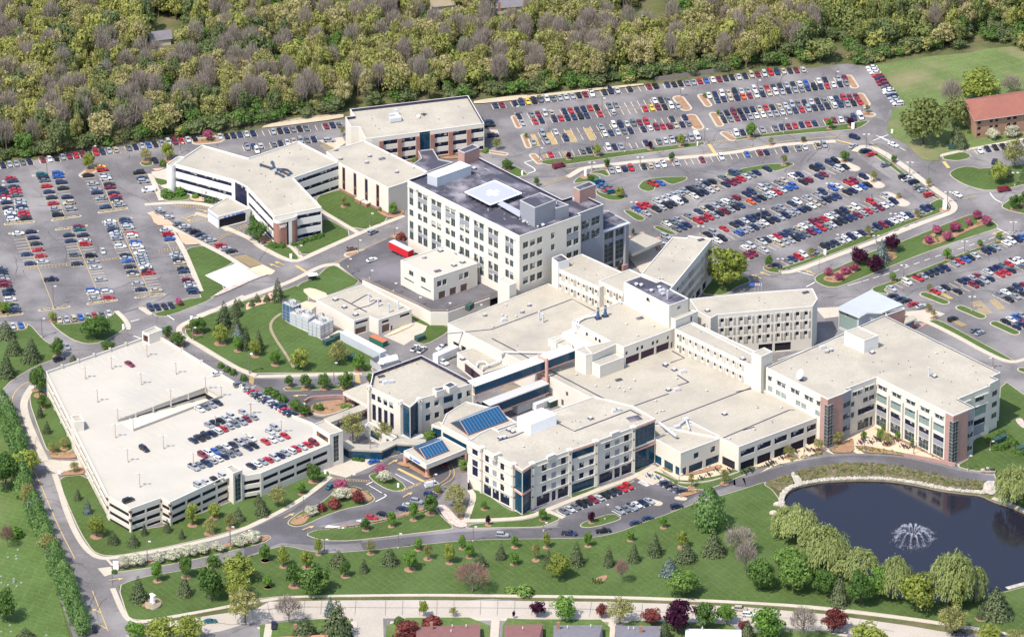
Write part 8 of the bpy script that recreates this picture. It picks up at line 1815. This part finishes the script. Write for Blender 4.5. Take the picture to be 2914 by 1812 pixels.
# fountain
fp = at('d3', 1467, 655, -.55); r_ = empty('fountain', fp, 'white spraying fountain in the middle of the pond', 'fountain')
X = MB(); X.cyl(fp, .7, .6, 'frame_dark', 12); X.build('nozzle', r_)
J = MB()
for k in range(14):
    a = 2*math.pi*k/14+rng.uniform(-.12, .12); R_ = 6.4+rng.uniform(-1.3, 1.0); H_ = 3.0+rng.uniform(-.8, .5); pts = []
    for j in range(13):
        t = j/12; pts.append(fp+Vector((math.cos(a)*(.8+R_*t), math.sin(a)*(.8+R_*t), .6+4*H_*t*(1-t)*.95)))
    for j in range(12):
        J.cyl(pts[j], (.03 if j < 7 else .02), (pts[j+1]-pts[j]).length, 'water_spray', 5, (.03 if j < 6 else .015), axis=pts[j+1]-pts[j])
    for _ in range(110):
        t = rng.uniform(.35, 1); c = fp+Vector((math.cos(a)*(.8+R_*t), math.sin(a)*(.8+R_*t), max(.02, .6+4*H_*t*(1-t)*.95-abs(rng.gauss(0, .8))*t)))
        s = rng.uniform(.02, .06); J.cyl((c.x+rng.gauss(0, .3)*t, c.y+rng.gauss(0, .3)*t, c.z), s, s*2.4, 'water_spray', 4)
    c = pts[-1]
    for _ in range(26): J.dome((c.x+rng.gauss(0, .9), c.y+rng.gauss(0, .7), fp.z), rng.uniform(.04, .1), rng.uniform(.04, .1), rng.uniform(.08, .2), 'water_spray', 6, 2)
J.build('water_jets', r_)
# trailers, containers, tanks
def boxy(name, label, cat, reg, x, y, L, W, H, m, hx, hy, z=0.0, wheels=True, top=None, lift=.6):
    px, py = ipx(reg, x, y); p = ground(px, py, z); d = ground(px+hx, py+hy, z)-p; a = math.atan2(d.y, d.x); r_ = empty(name, p, label, cat)
    X = MB(); X.box((p.x, p.y, z+lift), L, W, H, m, a); X.build('body', r_)
    X = MB(); X.box((p.x, p.y, z+lift+H), L*.995, W*.99, .08, top or 'cap_white', a); X.build('roof', r_)
    X = MB(); e = Vector((math.cos(a), math.sin(a), 0)); n_ = Vector((-e.y, e.x, 0))
    for k in range(1, int(L/1.2)):
        for sd in (1, -1): c = p-e*L/2+e*k*1.2+n_*sd*W/2; X.bar(c+Vector((0, 0, lift+.05)), c+Vector((0, 0, lift+H-.05)), .07, m)
    X.build('rib', r_)
    if wheels:
        for k in (-.1, .12):
            for sd in (1, -1): X = MB(); X.cyl(p+e*L*k+n_*sd*(W/2-.1)-n_*.12+Vector((0, 0, .42)), .42, .24, 'tyre', 12, axis=n_); X.build('wheel', r_)
    else: X = MB(); X.box((p.x, p.y, z), L*.96, W*.9, lift, 'frame_dark', a); X.build('skid', r_)
    return r_, p, e, n_
boxy('box_trailer', 'red box trailer with pale roof in the service court', 'trailer', 'b1', 1335, 975, 11.5, 2.8, 3.0, 'red', 100, 50, court_z(*ipx('b1', 1335, 985))+.3, top='metal')
boxy('box_trailer', 'white box trailer by the podium loading doors', 'trailer', 'b2', 1720, 520, 11, 2.8, 3.2, 'white', 100, -45)
boxy('freight_container', 'long pale grey container on the grass edge of the plant yard', 'container', 'b2', 1010, 440, 23, 3.2, 3.4, 'steel_roof', 100, 52, wheels=False, lift=.2, top='white')
boxy('freight_container', 'white container under the lower skywalk', 'container', 'c2', 320, 940, 14, 2.8, 3.4, 'light_grey', 100, -42, wheels=False, lift=.4, top='white')
boxy('air_handler', 'white air handler in the yard beside the frame foot', 'air unit', 'c2', 440, 930, 9, 2.6, 2.6, 'white', 100, -42, wheels=False, lift=.3)
boxy('air_handler', 'grey-green chiller unit beside the white air handler', 'air unit', 'c2', 515, 920, 4, 2.6, 2.2, 'green_box', 100, -42, wheels=False, lift=.3, top='light_grey')
r_, p, e, n_ = boxy('roll_off_dumpster', 'dark green dumpster with rusty open top behind the plant', 'dumpster', 'b2', 1140, 385, 7.4, 2.6, 1.9, 'dumpster_green', 100, 45, wheels=False, lift=.3, top='rust')
boxy('compactor', 'dark green compactor by the podium wall', 'compactor', 'b1', 1925, 1450, 3.4, 2.0, 2.0, 'green_box', 50, -40, 5, wheels=False, lift=.2, top='green_box')
for reg, x, y, lab, L in (('b2', 715, 390, 'left green generator on the plant yard pad', 4.6), ('b2', 775, 355, 'right green generator on the plant yard pad', 4.6), ('b2', 920, 525, 'small green transformer box under the mound trees', 3.6), ('b2', 1498, 358, 'green transformer box on the dock lawn', 3.8), ('d2', 2188, 1240, 'left green transformer box among the clipped shrubs', 2.8), ('d2', 2243, 1215, 'right green transformer box among the clipped shrubs', 2.8), ('d2', 2390, 1315, 'green transformer box nearest the right edge', 3.2)):
    boxy('transformer_box', lab, 'transformer', reg, x, y, L, 2.2, 1.9, 'green_box', 100, -35, wheels=False, lift=.15, top='green_box')
# bulk tank yard
p = at('b2', 1200, 560); r_ = empty('tank_yard', p, 'grey walled yard with white gas tank behind clinic building', 'tank yard')
o_ = q("b2 1068,518 1190,465 1320,520 1165,585", 2.6); X = MB()
for i in range(4): a, b = o_[i], o_[(i+1) % 4]; X.face([a, b, (b.x, b.y, 0), (a.x, a.y, 0)], 'light_grey')
X.build('wall', r_); X = MB(); c = at('b2', 1165, 545, 2.3); X.cyl(c, 1.5, 6.5, 'pure_white', 14, axis=(.85, .5, 0)); X.dome(c+Vector((0, 0, -.2)), 1.4, 1.4, .1, 'pure_white'); X.build('gas_tank', r_)
X = MB()
for k in range(4): X.box(at('b2', 1165+k*32, 572-k*10, 0), 1.3, 1.3, 2.2, 'metal', .5)
X.build('pump', r_)
# bus shelter
p = at('b1', 575, 1205); r_ = empty('bus_shelter', p, 'small white roofed glass bus shelter beside the mound', 'bus shelter')
X = MB(); X.box((p.x, p.y, 2.5), 3.6, 2.2, .2, 'pure_white', .3); X.build('roof', r_)
X = MB()
for sx in (-1, 0, 1):
    for sy in (-1, 1): X.box((p.x+sx*1.5, p.y+sy*.9+sx*.4, 0), .12, .12, 2.5, 'frame_dark')
X.build('post', r_); X = MB(); X.box((p.x-.2, p.y+1.0, .3), 3.2, .06, 2.0, 'glass_grey', .3); X.build('glazing', r_)
# flag poles
for i, (x, c1_, c2_, lab) in enumerate(((2262, 'blue_sign', 'blue_sign', 'left flag pole with blue flag before the four-storey wing'), (2290, 'pale_red', 'white', 'middle flag pole with striped flag before the four-storey wing'), (2318, 'blue_sign', 'white', 'right flag pole with pale flag before the four-storey wing'))):
    p = at('c1', x, 1335); r_ = empty('flag_pole', p, lab, 'flag'); X = MB(); X.cyl((p.x, p.y, 0), .09, 5.6, 'lamp_head', 6, .05); X.build('pole', r_)
    X = MB()
    for k in range(6): y0 = p.y-.1*math.sin(k); y1 = p.y-.1*math.sin(k+1); X.face([(p.x-k*.35, y0, 4.3), (p.x-(k+1)*.35, y1, 4.25), (p.x-(k+1)*.35, y1, 5.4), (p.x-k*.35, y0, 5.5)], c1_ if k % 2 else c2_)
    X.build('flag', r_)
# garden tables with benches on the terraces
TB = [("d2", "1100,1240 1140,1205 1230,1255 1285,1205 1375,1270 1410,1285 1460,1280 1035,1225 1010,1245 1175,1225 1325,1225 335,1375 345,1335 255,1410 210,1435 235,1420 555,1305 605,1310 455,1320 70,1400 65,1485 15,1495"), ("c3", "1935,80 1865,120 1800,150 2040,85 2175,105 2230,85")]
ntab = 0; allp = []
for reg, s in TB:
    for tk in s.split(): x, y = map(float, tk.split(',')); allp.append((ipx(reg, x, y), 'frame_dark', 'dark'))
for x, y in ((1352, 130), (1425, 148)): allp.append((ipx('c3', x, y), 'glass_blue', 'blue'))
allp.sort(); cnt = {}
tot = {'dark': sum(1 for a in allp if a[2] == 'dark'), 'blue': 2}
for (px, py), m, cn in allp:
    p = ground(px, py, .15); k = cnt.get(cn, 0); cnt[cn] = k+1
    r_ = empty('garden_table', p, f"{ORD[k]} {cn} round garden table from the left on the terraces" if cn == 'dark' else f"{'left' if k == 0 else 'right'} blue round picnic table by the small car park", 'garden table', f'{cn} garden tables')
    X = MB(); X.cyl((p.x, p.y, .85), .65, .07, m, 12); X.cyl((p.x, p.y, .15), .07, .7, m, 6); X.build('table', r_)
    for j in range(4):
        a = j*math.pi/2+.4; X = MB(); X.box((p.x+math.cos(a)*1.15, p.y+math.sin(a)*1.15, .55), .45, .45, .06, m, a); X.box((p.x+math.cos(a)*1.15, p.y+math.sin(a)*1.15, .15), .08, .08, .4, m); X.box((p.x+math.cos(a)*1.36, p.y+math.sin(a)*1.36, .6), .06, .45, .45, m, a); X.build('chair', r_)
# fences along the wood
def fence(label, s, h, m, step, solid):
    pts = q(s, 0); r_ = empty('fence', pts[0], label, 'fence'); P_ = MB(); X = MB()
    for a, b in zip(pts[:-1], pts[1:]):
        L = (b-a).length; n = max(1, int(L/step))
        for k in range(n): c = a.lerp(b, k/n); P_.box((c.x, c.y, 0), .12, .12, h+.1, m)
        if solid:
            d_ = (b-a)/L
            for k in range(int(L/.5)): c = a+d_*(k*.5); X.bar((c.x, c.y, h*.5), (c.x+d_.x*.46, c.y+d_.y*.46, h*.5), .05, m, h+rng.uniform(-.12, .12))
        else:
            for zz in (.2, h*.5, h): X.bar((a.x, a.y, zz), (b.x, b.y, zz), .05, m)
            for k in range(int(L/.35)): c = a.lerp(b, k*.35/L); X.bar((c.x, c.y, .1), (c.x, c.y, h), .025, m)
    X.build('panel' if solid else 'wire_mesh', r_); P_.build('post', r_)
fence('weathered grey wooden fence between wood and north car park', "c0 1405,700 1700,655 2030,612", 1.9, 'wood', 2.4, True)
fence('dark wire fence along the wood behind the west car park', "a0 550,1330 1000,1268 1700,1165 2000,1110 2419,1050 b0 300,1060 840,985", 1.8, 'pole', 3, False)
# picnic block at the end of the far row, boulders, gravestones, hydrant-like posts
for reg, x, y, lab in (('d3', 265, 450, 'large grey boulder at the left pond shore'), ('d3', 300, 375, 'small tan boulder at the upper left pond shore'), ('d3', 2115, 250, 'dark boulder at the right end of the rock bank')):
    p = at(reg, x, y, .1); X = MB(); X.dome(p, 1.8, 1.2, 1.3, 'rock_pink', 7, 3); tag(X.build('boulder', org=p), lab, 'boulder')
gs = [(155, 765), (137, 820), (142, 845), (70, 830), (10, 995), (70, 1068), (120, 1045), (145, 1080), (185, 1052), (12, 1050), (85, 1415), (12, 1470), (95, 1472), (400, 1502)]
gs.sort()
for i, (x, y) in enumerate(gs):
    p = at('a3', x, y, .1); X = MB(); H_ = 1.9 if (x, y) == (120, 1045) else .55; X.box(p, .7, .3, H_, 'light_grey', .5, .8); X.box((p.x, p.y, p.z-.05), .8, .4, .15, 'rock', .5)
    tag(X.build('gravestone', org=p), f"{ORD[i]} pale gravestone from the left on the cemetery grass" if H_ < 2 else 'tallest pale gravestone, on the cemetery grass', 'gravestone', 'gravestones on the cemetery grass')
# two visitors under the canopy, one visitor in a car park
def person(label, reg, x, y, top, legs, z=.15, h=1.72, face=0.0):
    p = at(reg, x, y, z); V = {'hip': (0, 0, .52), 'chest': (0, 0, .76), 'neck': (0, 0, .845), 'head': (0, .01, .90), 'top': (0, .01, .985)}
    me = bpy.data.meshes.new('person'); vs = [(0, 0, .52), (0, 0, .68), (0, 0, .80), (0, 0, .86), (0, .01, .92), (0, .01, .985), (.055, 0, .5), (.06, .02, .28), (.06, 0, .03), (.06, .06, .01), (-.055, 0, .5), (-.06, -.03, .28), (-.065, -.06, .03), (-.065, 0, .01), (.11, 0, .79), (.14, -.01, .63), (.14, .04, .49), (-.11, 0, .79), (-.14, .01, .63), (-.14, .05, .49)]
    es = [(0, 1), (1, 2), (2, 3), (3, 4), (4, 5), (0, 6), (6, 7), (7, 8), (8, 9), (0, 10), (10, 11), (11, 12), (12, 13), (2, 14), (14, 15), (15, 16), (2, 17), (17, 18), (18, 19)]
    ra = [.085, .08, .09, .035, .058, .04, .055, .042, .028, .02, .055, .042, .028, .02, .04, .03, .022, .04, .03, .022]
    me.from_pydata([(a*h, b*h, c*h) for a, b, c in vs], es, []); o = bpy.data.objects.new('person', me); col.objects.link(o); o.location = p; o.rotation_euler = (0, 0, face)
    md = o.modifiers.new('skin', 'SKIN'); md.use_smooth_shade = True
    for i, r in enumerate(ra): me.skin_vertices[0].data[i].radius = (r*h, r*h*.8)
    me.skin_vertices[0].data[0].use_root = True
    o.modifiers.new('sub', 'SUBSURF').levels = 1
    me.materials.append(MATS[top]); tag(o, label, 'person')
    lg = MB()
    hd = MB(); hd.dome((p.x, p.y+.01*h, p.z+.925*h), .06*h, .065*h, .075*h, 'bark', 10, 4); hd.build('hair', o, None)
mat('cloth_dark', (.03, .03, .05), .9); mat('cloth_white', (.6, .6, .62), .9); mat('cloth_red', (.3, .06, .06), .9)
person('person in dark clothes standing under the entrance canopy', 'b2', 1805, 1398, 'cloth_dark', 'cloth_dark', face=.4)
person('person in pale top beside the dark-clothed one under the canopy', 'b2', 1828, 1402, 'cloth_white', 'cloth_dark', face=-.6)
person('person in red walking across the right car park bays', 'd1', 1378, 1298, 'cloth_red', 'cloth_dark', face=1.2)
person('person in dark clothes in the middle car park', 'd1', 1110, 492, 'cloth_dark', 'cloth_dark', face=2)

# ---------------------------------------------------------------- light
EL, AZ_ = R(57), R(45)
d = Vector((math.cos(EL)*math.sin(AZ_), math.cos(EL)*math.cos(AZ_), -math.sin(EL)))
sl = bpy.data.lights.new('sun', 'SUN'); sl.energy = 3.3; sl.angle = R(.53); sl.color = (1, .945, .85)
so = bpy.data.objects.new('sun', sl); so.rotation_euler = d.to_track_quat('-Z', 'Y').to_euler(); so.location = (-300, -300, 600); col.objects.link(so)
w = bpy.data.worlds.new('World'); scene.world = w; w.use_nodes = True
nt = w.node_tree; bg = nt.nodes['Background']; sky = nt.nodes.new('ShaderNodeTexSky'); sky.sky_type = 'NISHITA'; sky.sun_disc = False
sky.sun_elevation = EL; sky.sun_rotation = AZ_+math.pi; sky.altitude = 200; sky.dust_density = 2.0
nt.links.new(sky.outputs[0], bg.inputs['Color']); bg.inputs['Strength'].default_value = .15
scene.view_settings.view_transform = 'Standard'; scene.view_settings.look = 'None'; scene.view_settings.gamma = 1.0; scene.view_settings.exposure = .78
scene.cycles.max_bounces = 6; scene.cycles.transparent_max_bounces = 8
print('TREES', len(TREES), 'CARS', len(CARS))
